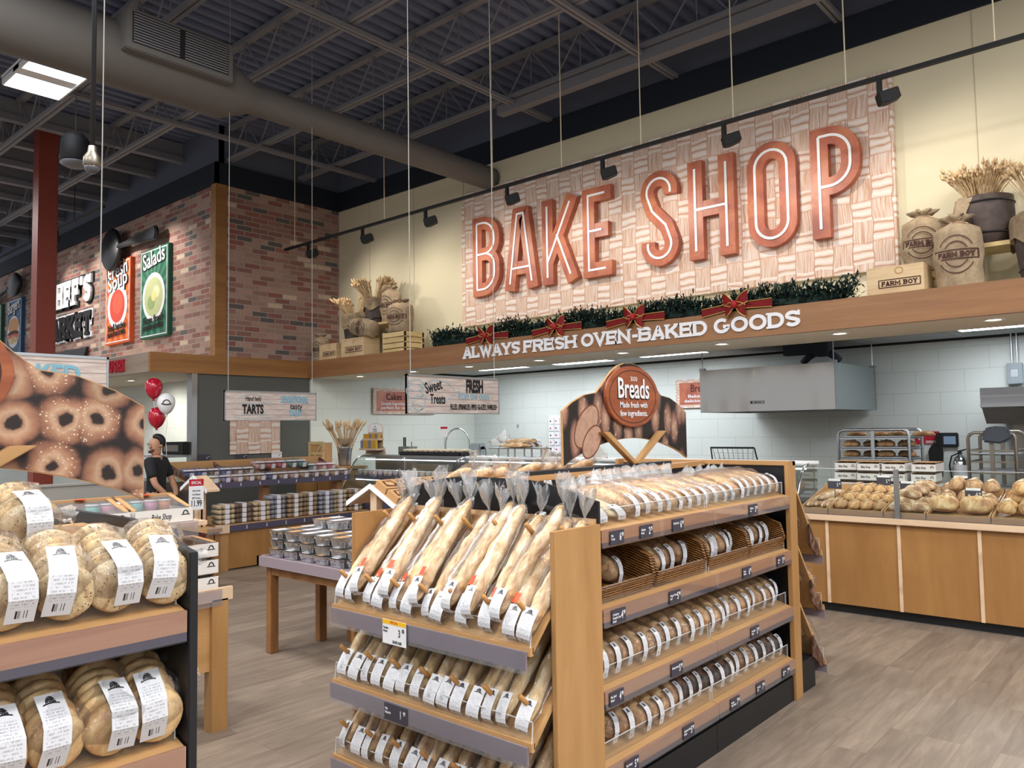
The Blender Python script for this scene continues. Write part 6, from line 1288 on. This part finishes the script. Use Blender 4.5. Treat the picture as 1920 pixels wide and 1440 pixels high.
o = wheat('tall dry wheat bunch in the metal bucket beside the showcase', (-10.72, 7.95, 1.4), .56, 26, .34, 9, 3); bm = B(); lathe(bm, [(.06, .1), (.1, .15), (.13, .22), (.12, .24), (.07, .16)], 16); put('burlap_tie', done(bm, True), 'burlap', o)

# ------------------------------------------------------------------ pastry table with two levels
t = thing('pastry_table', 'two level wooden pastry table before the grey wall', 'display table')
bm = B(); box(bm, -10.75, -9.41, 5.06, 7.42, .53, .575); put('lower_top', bm, 'wood_y', t)
for x_, y_ in ((-9.52, 5.06), (-10.7, 5.06), (-9.52, 7.3)): bm = B(); box(bm, x_, x_ + .11, y_, y_ + .11, 0, .53); put('leg', bm, 'wood', t)
bm = B(); box(bm, -9.46, -9.43, 5.17, 7.3, .02, .53); put('front_panel', bm, 'counter_wood', t)
bm = B(); box(bm, -9.41, -9.4, 5.18, 7.42, .49, .57); put('price_rail', bm, 'dark_strip', t); bm = B(); box(bm, -9.43, -9.38, 5.0, 5.17, .48, .585); put('corner_block', bm, 'pale_wood', t)
bm = B(); prism(bm, [(-9.9, 1.05), (-10.7, 1.23), (-10.7, 1.2), (-9.9, 1.02)], xz(0), 5.0, 7.44); put('upper_shelf', bm, 'wood_y', t); bm = B(); box(bm, -9.9, -9.888, 5.0, 7.44, 1.01, 1.09); put('upper_rail', bm, 'dark_strip', t)
bm = B(); box(bm, -10.73, -10.7, 5.0, 7.44, 1.2, 1.36); put('upper_back', bm, 'wood_y', t)
for y in (5.0, 5.65, 6.3, 6.95, 7.43): bm = B(); prism(bm, [(-9.9, 1.05), (-10.7, 1.23), (-10.7, 1.34), (-9.92, 1.09)], xz(0), y - .008, y + .008); put('divider', bm, 'rye', t)
for y in (6.05, 7.3): bm = B(); box(bm, -10.1, -9.98, y - .05, y + .05, .575, 1.07); put('post', bm, 'table_wood', t)
for i in range(8):
    text('6', .045, (-9.884, 5.32 + .29 * i, 1.05), 'white', t, 'x+', 'rail_price', .6, .02, .0005)
    if i < 7: text('5', .045, (-9.397, 5.42 + .29 * i, .53), 'white', t, 'x+', 'rail_price', .6, .02, .0005)
PC = [('brown', '#7a5a48'), ('yellow', '#d8cf86'), ('purple', '#75669c'), ('pink', '#b98a84'), ('tan', '#a9825a'), ('blue', '#3f4c8a'), ('red', '#b8404a'), ('green', '#4f8078')]
for nm, h in PC: MT['past_' + nm] = crust('pastry_' + nm, [(.3, h), (.7, h)], 8, .6, None, .25)
def mk_tub(v):
    o = thing('pastry_pack', '', 'pastry pack'); w, d, h = .155, .26, .085; bm = B()
    for i in range(3):
        for j in range(2): lathe(bm, [(0, .004), (.036, .004), (.04, .03), (.043, .045), (.03, .066), (0, .072)], 10, (-.05 - .08 * i, -.037 + .074 * j, 0))
    put('cupcake', done(bm, True), 'past_' + PC[v][0], o); bm = B(); box(bm, -d, 0, -w / 2, w / 2, 0, h); put('clear_tub', done(bm, bevel=.012), 'tub', o)
    bm = B(); box(bm, -.13, -.07, -w / 2 - .001, w / 2 + .001, h, h + .002); prism(bm, [(0, 0)] * 0 or [(-.03, h * .2), (.03, h * .2), (.03, h), (-.03, h)], lambda u, vv, dd: V((.001 + dd, u, vv)), 0, .002); put('label_band', bm, 'label_plain', o); return o
MT['label_plain'] = flat('label_band', '#d5d3da', .5); K = Kind(mk_tub)
FR = [0, 1, 2, 3, 4, 4, 5, 4, 3, 4, 0, 4, 4, 0]; BK = [5, 5, 0, 5, 0, 0, 3, 6, 6, 7, 7, 7, 6, 6]; cn = [p[0] for p in PC]
for i in range(14):
    K.place(FR[i], (-9.93, 5.09 + .176 * i, 1.064), (0, .22, .03 * (i % 3 - 1)), 'clear pack of %s cupcakes in front on the upper pastry shelf, %s along' % (cn[FR[i]], ORD[i]), 'cupcake packs on the upper pastry shelf')
    K.place(BK[i], (-10.25, 5.09 + .176 * i, 1.14 + (.07 if 5 < i < 11 else 0)), (0, .3, .04 * (i % 3 - 1)), 'clear pack of %s cupcakes behind on the upper pastry shelf, %s along' % (cn[BK[i]], ORD[i]), 'cupcake packs on the upper pastry shelf')
MT['roll_cream'] = crust('cream_roll', [(.3, '#b79767'), (.7, '#d2b98c')], 20, .7, None, .12); MT['roll_brown'] = crust('cocoa_roll', [(.3, '#5d402b'), (.7, '#8c6747')], 20, .7, None, .12); MT['roll_grey'] = flat('grey_pack', '#8d8f9d', .5); MT['roll_tan'] = crust('tan_roll', [(.3, '#8a673f'), (.7, '#b6935c')], 20, .7, None, .12)
def mk_rolls(v):
    o = thing('swiss_roll_pack', '', 'pastry pack'); bm = B()
    for i in range(4): tube(bm, [(0, -.085 + .057 * i, .03), (-.2, -.085 + .057 * i, .03)], .027, 10)
    put('roll', done(bm, True), ('roll_cream', 'roll_brown', 'roll_grey', 'roll_tan')[v], o); bm = B(); box(bm, -.205, .005, -.118, .118, 0, .06); put('clear_pack', done(bm, bevel=.01), 'tub', o); bm = B(); box(bm, -.2, .008, -.03, .03, .059, .062); box(bm, .005, .008, -.03, .03, .006, .062); put('label_band', bm, 'label_plain', o); return o
K = Kind(mk_rolls)
for c, v in enumerate((0, 1, 0, 2, 3, 3, 2, 0, 3)):
    for r in range(4 if c < 3 else 5): K.place(v, (-9.5 - .03 * (c % 2), 5.2 + .256 * c, .578 + .064 * r), (0, 0, .03 * (r % 3 - 1)), 'clear pack of %s swiss rolls, lower pastry shelf, %s stack along, %s from bottom' % (('cream', 'cocoa', 'grey', 'tan')[v], ORD[c], ORD[r]), 'swiss roll packs in stacks')
for i, (y, c) in enumerate(((6.3, 'past_pink'), (6.55, 'past_green'), (6.8, 'past_yellow'))): pass
t = thing('red_carton', 'stacked plain dark red carton at the end of the lower pastry shelf', 'carton', (-9.7, 4.8, .35)); bm = B(); [box(bm, -.2, .2, -.13, .13, z, z + .15) for z in (0, .155, .31)]; put('carton', bm, flat('dark_red_card', '#5b2a26', .8), t); bm = B(); box(bm, -.3, .3, -.18, .18, -.35, 0); put('plinth', bm, 'pale_wood', t)
for i, (y, s) in enumerate(((6.05, 'near the steel corner'), (6.7, 'below the woven picture'), (7.35, 'right of the woven picture'))):
    price_tag('small price sign on the grey wall, ' + s, (-11.96, y + .1, 1.36), 'x+', [], ('6', '99'), .2, .11, 'tag' if i < 2 else 'white', 'white' if i < 2 else 'ink')

# ------------------------------------------------------------------ front table with foil pans
t = thing('foil_pan_table', 'small rustic wooden table with lilac edge carrying foil pans', 'table')
bm = B(); box(bm, -5.72, -4.5, 3.44, 4.02, .7, .735); put('table_top', bm, 'table_wood', t); bm = B(); box(bm, -5.76, -4.48, 3.41, 3.44, .69, .765); box(bm, -5.76, -5.73, 3.41, 4.04, .69, .765); put('lilac_rail', bm, flat('lilac_plastic', '#93868e', .35), t); bm = B(); box(bm, -5.73, -4.5, 3.44, 4.03, .735, .755); put('tray_deck', bm, bpy.data.materials['lilac_plastic'], t)
bm = B(); box(bm, -5.68, -4.55, 3.46, 3.485, .62, .7); put('apron', bm, 'table_wood', t)
for x, y in ((-5.66, 3.49), (-5.66, 3.95), (-4.56, 3.49), (-4.56, 3.95)): bm = B(); box(bm, x - .035, x + .035, y - .035, y + .035, 0, .7); put('leg', done(bm, bevel=.004), 'table_wood', t)
def mk_pan(v):
    o = thing('foil_pan', '', 'foil pan'); bm = B(); rings = []
    for k, (s, z) in enumerate(((.8, 0), (.84, .003), (1, .055), (1.08, .056), (1.1, .062), (1.0, .06), (.93, .045))):
        ring = []
        for i in range(40):
            a = 2 * PI * i / 40; c, sn = math.cos(a), math.sin(a); rp = .003 * (1 if i % 2 else -1) if k in (1, 2) else 0
            ring.append(bm.verts.new(V(((.085 * s + rp) * math.copysign(abs(c) ** .35, c), (.052 * s + rp) * math.copysign(abs(sn) ** .35, sn), z))))
        rings.append(ring)
    for q, w in zip(rings, rings[1:]):
        for k in range(40): bm.faces.new((q[k], q[(k + 1) % 40], w[(k + 1) % 40], w[k]))
    bm.faces.new(rings[0][::-1]); put('pan', done(bm), 'foil', o)
    bm = B(); box(bm, -.083, .083, -.05, .05, .045, .052); put('loaf_cake', bm, ('past_tan', 'past_brown', 'roll_cream')[v], o); bm = B(); box(bm, -.09, .09, -.056, .056, .0625, .07); put('clear_lid', done(bm, bevel=.003), 'tub', o); bm = B(); box(bm, -.04, .04, -.057, .057, .07, .0715); put('paper_label', bm, ('kraft', 'label_plain', 'label_plain')[v], o); return o
K = Kind(mk_pan); R.seed(4)
for L_ in range(4):
    for r in range(4):
        for c in range(6):
            if L_ == 2 and (r == 0 and c > 4) or L_ == 3 and not (r >= 2 and c in (1, 2, 4)): continue
            K.place((c + r + L_) % 3, (-5.6 + .2 * c + R.uniform(-.008, .008), 3.53 + .13 * r + R.uniform(-.006, .006), .757 + .073 * L_), (0, 0, R.uniform(-.07, .07)), 'foil loaf pan on the lilac edged table, %s layer, %s row, %s across' % (ORD[L_], ORD[r], ORD[c]), 'foil loaf pans on the table')

# ------------------------------------------------------------------ house shaped displays with kraft boxes
def house(lab, loc, L, rz=0):
    t = thing('gable_display', lab, 'display rack', loc, (0, 0, rz))
    for s in (-1, 1): bm = B(); prism(bm, [(0, 1.31), (s * .3, 1.16), (s * .3, 1.135), (0, 1.285)], xz(0), 0, L); put('sloped_shelf', bm, 'pale_wood', t)
    bm = B(); prism(bm, [(-.31, 1.165), (0, 1.32), (.31, 1.165), (.31, 1.125), (0, 1.28), (-.31, 1.125)], xz(0), -.012, 0); put('gable_trim', bm, 'white', t)
    for y in (.06, L - .06): bm = B(); box(bm, -.04, .04, y - .03, y + .03, .7, 1.28); put('post', bm, 'pale_wood', t)
    bm = B(); box(bm, -.36, .36, -.02, L, .68, .72); put('lower_shelf', bm, 'wood_y', t); bm = B(); box(bm, .36, .372, -.02, L, .66, .74); put('rail', bm, 'rail_plastic', t)
    for x in (-.3, .3):
        for y in (.05, L - .05): bm = B(); box(bm, x - .035, x + .035, y - .035, y + .035, 0, .68); put('leg', bm, 'table_wood', t)
    return t
def mk_kbox(v):
    o = thing('kraft_box', '', 'box'); bm = B(); box(bm, -.14, 0, -.085, .085, 0, .055); put('box_body', bm, 'kraft', o); bm = B(); prism(bm, [(-.115, -.05), (-.03, -.06), (-.02, .04), (-.06, .065), (-.12, .045)], lambda u, v_, d: V((u, v_, d)), .055, .0565); put('window', bm, 'rye', o); bm = B(); prism(bm, [(-.1, -.035), (-.05, -.045), (-.035, .03), (-.07, .045), (-.1, .03)], lambda u, v_, d: V((u, v_, d)), .0566, .058); put('cookie', bm, 'golden', o); return o
K = Kind(mk_kbox)
def slope(cx, y0, n, word):
    for i in range(n):
        for r in range(2): K.place(0, (cx + .29 - .14 * r, y0 + .11 + .18 * i, 1.168 + .07 * r), (0, .46, 0), 'kraft box with dark window on the %s gable display roof, %s row, %s along' % (word, ('lower', 'upper')[r], ORD[i]), 'kraft boxes on gable displays')
house('gable shaped wooden display of kraft boxes behind the foil pan table', (-5.12, 4.05, 0), 1.5); slope(-5.12, 4.05, 8, 'nearer')
house('gable shaped wooden display behind the man with a red price card', (-8.8, 4.4, -.05), .16)
card('white price card with red band on the gable display near the pastry table', (-8.5, 4.28, 1.07), 'x+', .17, .34, 'SPECIAL', ['White Chocolate', '8 inch Meringue', 'Pie'], '11.99')
card('white price card with red band beside the foil pans', (-4.9, 4.02, .93), 'y-', .12, .3, '', [], '')

# ------------------------------------------------------------------ table of white bakery boxes behind the muffin gondola
t = thing('bakery_box_table', 'two level wooden table of white bakery boxes behind the muffin gondola', 'display table')
bm = B(); box(bm, -5.3, -4.47, .2, 2.46, .765, .81); put('lower_top', bm, 'wood_y', t); bm = B(); box(bm, -4.47, -4.44, .2, 2.47, .755, .83); put('front_rail', bm, 'pale_wood', t); bm = B(); box(bm, -4.438, -4.435, .2, 2.4, .73, .825); put('clear_rail', bm, 'rail_plastic', t)
for x_ in (-4.53, -5.28): bm = B(); box(bm, x_, x_ + .09, 2.34, 2.44, 0, .765); put('leg', bm, 'wood', t)
bm = B(); box(bm, -4.5, -4.47, .3, 2.36, .35, .765); put('front_panel', bm, 'wood_y', t)
bm = B(); box(bm, -4.9, -4.47, .2, 2.32, 1.21, 1.235); put('upper_shelf', bm, 'pale_wood', t); bm = B(); box(bm, -4.462, -4.455, .2, 2.26, 1.15, 1.245); put('upper_clear_rail', bm, 'rail_plastic', t); bm = B(); box(bm, -4.75, -4.65, 2.1, 2.2, .81, 1.21); box(bm, -4.75, -4.65, .4, .5, .81, 1.21); put('post', bm, 'table_wood', t)
def mk_big(v):
    o = thing('bakery_box', '', 'box'); w, h, d = .34, .095, .3; bm = B()
    for a in ((-.004, 0, -w / 2, w / 2, 0, h * .85), (-d, 0, -w / 2, -w / 2 + .004, 0, h * .8), (-d, 0, w / 2 - .004, w / 2, 0, h * .8), (-d, 0, -w / 2, w / 2, 0, .004)): box(bm, *a)
    put('card_tray', bm, 'card', o); zt = h * (1.0 if v == 1 else 1.55); bm = B()
    prism(bm, [(-.03, h * .86), (-d, zt), (-d, zt + .006), (-.03, h * .9)], lambda u, vv, dd: V((u, dd, vv)), -w / 2, -w / 2 + .03); prism(bm, [(-.03, h * .86), (-d, zt), (-d, zt + .006), (-.03, h * .9)], lambda u, vv, dd: V((u, dd, vv)), w / 2 - .03, w / 2); box(bm, -d, -d + .03, -w / 2, w / 2, zt - .02, zt + .006); put('kraft_frame', bm, 'kraft', o)
    bm = B(); prism(bm, [(-.01, h * .85), (-d, zt), (-d, zt + .002), (-.01, h * .87)], lambda u, vv, dd: V((u, dd, vv)), -w / 2 + .02, w / 2 - .02); put('clear_window', bm, 'plastic_tray', o)
    for k in range(4): bm = B(); loaf_bm(.13, .075, .06, k + v, knob=.15, bm=bm); m = M.Translation((-.06, -.11 + .075 * k, .01)); bm.transform(m); put('croissant', done(bm, True), 'bun', o)
    text('Bake Shop', h * .36, (.001, -.02, h * .4), 'ink', o, 'x+', 'script', .8, .008, .0006, shear=.25, fit=w * .34); F = lambda u, q, dd: V((.0005 + dd, u, q)); bm = B(); ribbon(bm, arc(w * .36, h * .5, h * .15, h * .2, 0, 180, 10), h * .07, F, 0, .0008); ribbon(bm, [(w * .36 - h * .27, h * .46), (w * .36 + h * .27, h * .46)], h * .05, F, 0, .0008); put('crest', bm, 'ink', o)
    bm = B(); lathe(bm, [(0, 0), (.03, 0), (.03, .002), (0, .002)], 14, (-d + .05, .0, zt + .005)); put('orange_sticker', bm, 'orange', o); return o
KX = Kind(mk_big)
for r in range(3): KX.place(1, (-4.5, 2.24, .812 + .1 * r), (0, 0, .02 * (r - 1)), 'white printed bakery box stacked at the lower table end, %s from the bottom' % ORD[r], 'stacked bakery boxes by the table leg')
for i, y in enumerate((2.08, 1.72, 1.36, 1.0, .64)): KX.place(0, (-4.5, y, 1.237), (0, 0, 0), 'white bakery box of croissants on the upper table shelf, %s from the leg end' % ORD[i], 'bakery boxes on the upper shelf')

# ------------------------------------------------------------------ far corner: shelf block, hot counter, cartons
t = thing('cube_shelf', 'open wooden cube shelf behind the bagel arch', 'shelf', (-7.6, 1.7, 0)); bm = B(); [box(bm, -.4, .0, *a) for a in ((-.5, .3, 1.2, 1.25), (-.5, .3, .75, .8), (.25, .3, 0, 1.2), (-.5, -.45, 0, 1.2), (-.13, -.09, .8, 1.2))]; put('shelf_frame', bm, 'maplecube', t) if 'maplecube' in MT else put('shelf_frame', bm, 'wood_y', t); bm = B(); box(bm, -.42, -.4, -.5, .3, 0, 1.25); put('back_panel', bm, 'matte_black', t)
t = thing('grey_partition', 'low grey partition panel under the bagel arch', 'partition', (-8.2, 2.6, 0)); bm = B(); box(bm, -.05, .05, -.4, .9, 0, 1.27); put('panel', bm, flat('partition_grey', '#8d8a84', .7), t); bm = B(); box(bm, -.06, .06, -.41, .91, 1.27, 1.29); put('cap', bm, bpy.data.materials['partition_grey'], t)
t = thing('hot_counter', 'glass fronted food counter behind the man', 'counter', (-12.6, 5.7, 0)); bm = B(); box(bm, -1.2, .5, -.1, .5, 0, 1.0); put('base', bm, 'dark_steel', t); bm = B(); box(bm, -1.2, .5, -.1, .5, 1.38, 1.42); put('top', bm, 'steel', t); bm = B(); box(bm, -1.2, .5, -.1, -.09, 1.0, 1.38); box(bm, .49, .5, -.1, .5, 1.0, 1.38); put('glass', bm, 'glass', t)
t = thing('coffee_machine', 'dark machine on the food counter behind the man', 'machine', (-12.5, 6.0, 1.42)); bm = B(); box(bm, -.3, .45, -.15, .2, 0, .2); put('body', done(bm, bevel=.02), 'matte_black', t); bm = B(); box(bm, -.2, .3, -.16, -.15, .05, .15); put('panel', bm, 'dark_steel', t)
t = thing('grocery_bin', 'open display bin of pastel tubs and bags near the man', 'display bin', (-7.72, 3.1, 0)); bm = B(); box(bm, -.4, .3, -.35, .45, 0, 1.0); put('bin_body', bm, 'black', t); bm = B(); box(bm, .3, .31, -.35, .45, .95, 1.1); put('clear_front', bm, 'acrylic', t)
def mk_ptub(v): o = thing('pastel_tub', '', 'tub'); bm = B(); lathe(bm, [(0, 0), (.05, 0), (.058, .11), (0, .11)], 14); put('tub', done(bm, True), ('ptub0', 'ptub1', 'ptub2')[v], o); bm = B(); lathe(bm, [(0, .11), (.06, .11), (.06, .125), (0, .126)], 14); put('lid', done(bm, True), 'white', o); return o
for i, h in enumerate(('#7fc4c0', '#d58fae', '#d98a5f')): MT['ptub%d' % i] = flat('pastel_%d' % i, h, .5)
K = Kind(mk_ptub)
for i in range(6): K.place(i % 3, (-7.52, 2.82 + .13 * i, 1.002), (0, 0, 0), '%s lidded tub in the display bin by the man, %s along' % (('turquoise', 'pink', 'orange')[i % 3], ORD[i]), 'pastel tubs in the bin')
t = thing('snack_table', 'dark low table of bagged snacks left of the cube shelf', 'table', (-6.3, .9, 0)); bm = B(); box(bm, -.4, .3, -.6, .75, 1.02, 1.06); put('top', bm, 'black', t); bm = B(); [box(bm, x - .03, x + .03, y - .03, y + .03, 0, 1.02) for x in (-.36, .26) for y in (-.56, .7)]; put('leg_frame', bm, 'black', t); bm = B(); box(bm, .3, .31, -.6, .75, .98, 1.07); put('rail', bm, 'rail_plastic', t)
def mk_snack(v): o = thing('snack_bag', '', 'snack bag'); bm = B(); [lathe(bm, [(0, -.03), (.03, -.02), (.036, 0), (.03, .02), (0, .03)], 10, (-.05 + .05 * (k % 3), -.03 + .06 * (k // 3), .04 + .02 * (k % 2))) for k in range(6)]; put('apple_snack', done(bm, True), ('pita', 'past_red', 'bun')[v], o); bb = put('bag', done(bag_bm(.2, .18, .12, v + 80), True), 'film', o); bb.location = (.1, 0, 0); return o
K = Kind(mk_snack)
for i in range(6): K.place(i % 3, (-6.15 - .2 * (i % 2), .72 + .19 * (i // 2 * 1.0), 1.062), (0, 0, .3 * i), 'clear snack bag on the dark low table, %s placed' % ORD[i], 'snack bags on the dark table')
t = thing('white_carton', 'white carton on the wooden cube shelf', 'carton', (-7.75, 1.5, 1.25)); bm = B(); box(bm, -.15, .15, -.22, .15, 0, .14); put('carton', done(bm, bevel=.004), 'card', t); bm = B(); box(bm, .15, .152, -.12, .05, .03, .11); put('print', bm, 'grey_ink', t)

# ------------------------------------------------------------------ the man
def skin(name, chains, mat, parent, sub=2):
    bm = B(); sl = bm.verts.layers.skin.verify(); idx = {}
    for ch in chains:
        pv = None
        for p in ch:
            key = tuple(round(q, 4) for q in p[:3]); v = idx.get(key)
            if v is None: v = bm.verts.new(V(p[:3])); idx[key] = v; r = p[3]; v[sl].radius = r if isinstance(r, tuple) else (r, r); v[sl].use_root = len(idx) == 1
            if pv is not None and not bm.edges.get((pv, v)): bm.edges.new((pv, v))
            pv = v
    me = bpy.data.meshes.new('s'); bm.to_mesh(me); bm.free(); o = bpy.data.objects.new('s', me); COL.objects.link(o)
    o.modifiers.new('k', 'SKIN').use_smooth_shade = True; m = o.modifiers.new('u', 'SUBSURF'); m.levels = m.render_levels = sub; bpy.context.view_layer.update()
    me2 = bpy.data.meshes.new_from_object(o.evaluated_get(bpy.context.evaluated_depsgraph_get())); bpy.data.objects.remove(o); me2.materials.clear(); me2.polygons.foreach_set('use_smooth', [True] * len(me2.polygons))
    return put(name, me2, mat, parent)
man = thing('person', 'man in black polo shirt standing with hands clasped behind his back', 'person', (-10.25, 4.62, 0), (0, 0, math.radians(-50)))
arm = lambda s: [(0, 0, 1.42, (.11, .08)), (s * .17, .0, 1.425, .06), (s * .235, .05, 1.28, .05), (s * .25, .11, 1.13, .042), (s * .17, .19, 1.02, .036), (s * .06, .225, .93, (.024, .03))]
hand = lambda s: [[(s * .06, .225, .93, (.024, .03)), (s * .02, .24, .885, (.02, .036))]] + [[(s * .02, .24, .885, (.02, .036)), (s * (.0 - .012 * k), .245 + .006 * (k % 2), .855 - .004 * k, .0095), (s * (-.03 - .008 * k), .25, .835 + .012 * k, .0085)] for k in range(4)] + [[(s * .02, .24, .885, (.02, .036)), (s * .03, .27, .87, .01), (s * .015, .285, .855, .009)]]
leg = lambda s: [(0, 0, .95, (.14, .105)), (s * .09, 0, .86, .092), (s * .1, -.01, .5, .062), (s * .1, .02, .12, .045), (s * .1, .0, .05, .042), (s * .11, -.13, .035, .036)]
head = [(0, 0, .95, (.14, .105)), (0, 0, 1.12, (.135, .1)), (0, 0, 1.3, (.155, .11)), (0, 0, 1.42, (.11, .08)), (0, .01, 1.5, .056), (0, -.005, 1.56, (.062, .07)), (0, -.018, 1.615, (.072, .086)), (0, -.012, 1.68, (.078, .096)), (0, -.005, 1.735, (.06, .075))]
body = skin('body', [head, arm(1), arm(-1), leg(1), leg(-1)] + hand(1) + hand(-1), 'skin', man)
bm = B(); bm.from_mesh(body.data); prism(bm, [(-.1, 1.655), (-.128, 1.605), (-.1, 1.595)], lambda u, v, d: V((d, u, v)), -.013, .013)
for s in (-1, 1): lathe(bm, [(0, -.012), (.022, -.008), (.026, .004), (.014, .01), (0, .006)], 12, (s * .08, .005, 1.63), M.Rotation(s * PI / 2, 4, 'Y'), .75, 1.35)
bm.to_mesh(body.data); bm.free(); body.data.polygons.foreach_set('use_smooth', [True] * len(body.data.polygons))
for s in (-1, 1): bm = B(); lathe(bm, [(0, -.007), (.006, -.003), (.007, 0), (.006, .003), (0, .007)], 8, (s * .03, -.102, 1.645)); box(bm, s * .03 - .018, s * .03 + .018, -.112, -.098, 1.662, 1.669); put('eye', done(bm, True), 'hair', body)
bm = B(); prism(bm, [(-.022, 1.572), (.022, 1.572), (.018, 1.58), (-.018, 1.58)], xz(-.1), -.008, .004); put('mouth', bm, flat('lips', '#8d5a50', .5), body)
skin('hair', [[(0, -.05, 1.742, (.055, .028)), (0, -.01, 1.757, (.079, .05)), (0, .045, 1.735, (.088, .07)), (0, .07, 1.67, (.086, .06)), (0, .068, 1.6, (.064, .034))]], 'hair', man)
skin('beard', [[(-.058, -.02, 1.6, .02), (-.045, -.06, 1.558, .02), (0, -.088, 1.55, .022), (.045, -.06, 1.558, .02), (.058, -.02, 1.6, .02)]], flat('stubble', '#4a362d', .8), man, 1)
skin('shirt', [[(0, 0, .88, (.165, .13)), (0, 0, .97, (.162, .128)), (0, 0, 1.12, (.158, .122)), (0, 0, 1.3, (.178, .132)), (0, 0, 1.42, (.145, .115)), (0, .012, 1.475, (.075, .072)), (0, .014, 1.515, (.064, .066))]] + [[(0, 0, 1.42, (.145, .115)), (s * .17, 0, 1.425, .08), (s * .237, .05, 1.28, .07), (s * .247, .08, 1.2, .068)] for s in (-1, 1)], 'shirt', man)
skin('trousers', [[(0, 0, .98, (.15, .118)), (0, 0, .93, (.156, .122)), (s * .09, 0, .84, .108), (s * .1, -.01, .5, .078), (s * .1, .02, .1, .07)] for s in (-1, 1)], flat('black_trousers', '#14151a', .8), man)
for s in (-1, 1): skin('shoe', [[(s * .1, .04, .05, (.045, .05)), (s * .105, -.05, .045, (.045, .045)), (s * .11, -.15, .035, (.04, .034))]], 'matte_black', man)
bm = B(); lathe(bm, [(.034, -.012), (.036, 0), (.034, .012)], 14, (-.075, .22, .945), M.Rotation(.9, 4, 'Y')); put('wrist_watch', done(bm, True), 'matte_black', man)

for o in [body] + list(man.children) + list(body.children):      # the head turned towards his left shoulder
    for v in o.data.vertices:
        w = max(0, min(1, (v.co.z - 1.47) / .1))
        if w and abs(v.co.x) < .125: v.co = M.Rotation(.6 * w, 4, 'Z') @ v.co
man.scale = (.98, .98, .98)

# ------------------------------------------------------------------ balloons
for (x, y, z), m, lab, prn in (((-11.02, 4.92, 2.4), 'red', 'upper red balloon above the man', 0), ((-10.85, 5.02, 2.18), 'white_gloss', 'white balloon with printed crest above the man', 1), ((-11.05, 4.98, 1.99), 'red', 'lower red balloon just above the head of the man', 0)):
    t = thing('balloon', lab + ', tied to a ribbon', 'balloon', (x, y, z)); bm = B(); lathe(bm, [(0, .14)] + [(.125 * math.sin(a) * (1 - .12 * (1 - math.cos(a)) ** 1.2 * .5), .14 * math.cos(a) - (.02 if a > 2 else 0) * (a - 2)) for a in [PI * k / 14 for k in range(1, 14)]] + [(.012, -.168), (.02, -.185), (0, -.18)], 24); put('skin', done(bm, True), m, t)
    bm = B(); tube(bm, [(0, 0, -.18), (.02, .01, -.3), (-.02, .0, -.45), (.0, .01, -.65), (0, 0, -z + .02)], .003, 4); put('ribbon', bm, 'white', t)
    if prn:
        d = V((.92, -.4, 0)).normalized(); s_ = V((-d.y, d.x, 0)); fn = lambda u, v, dd: (d * (.1265 * math.sqrt(max(.05, 1 - (u / .125) ** 2 - (v / .14) ** 2)) + dd)) + s_ * u + V((0, 0, v)); bm = B(); ribbon(bm, arc(0, -.005, .045, .045, 0, 180, 14), .012, fn, 0, .001); ribbon(bm, [(-.065 + .013 * k, -.012 - .012 * math.sin(k * .31)) for k in range(11)], .014, fn, 0, .001); put('printed_crest', bm, 'ink', t)
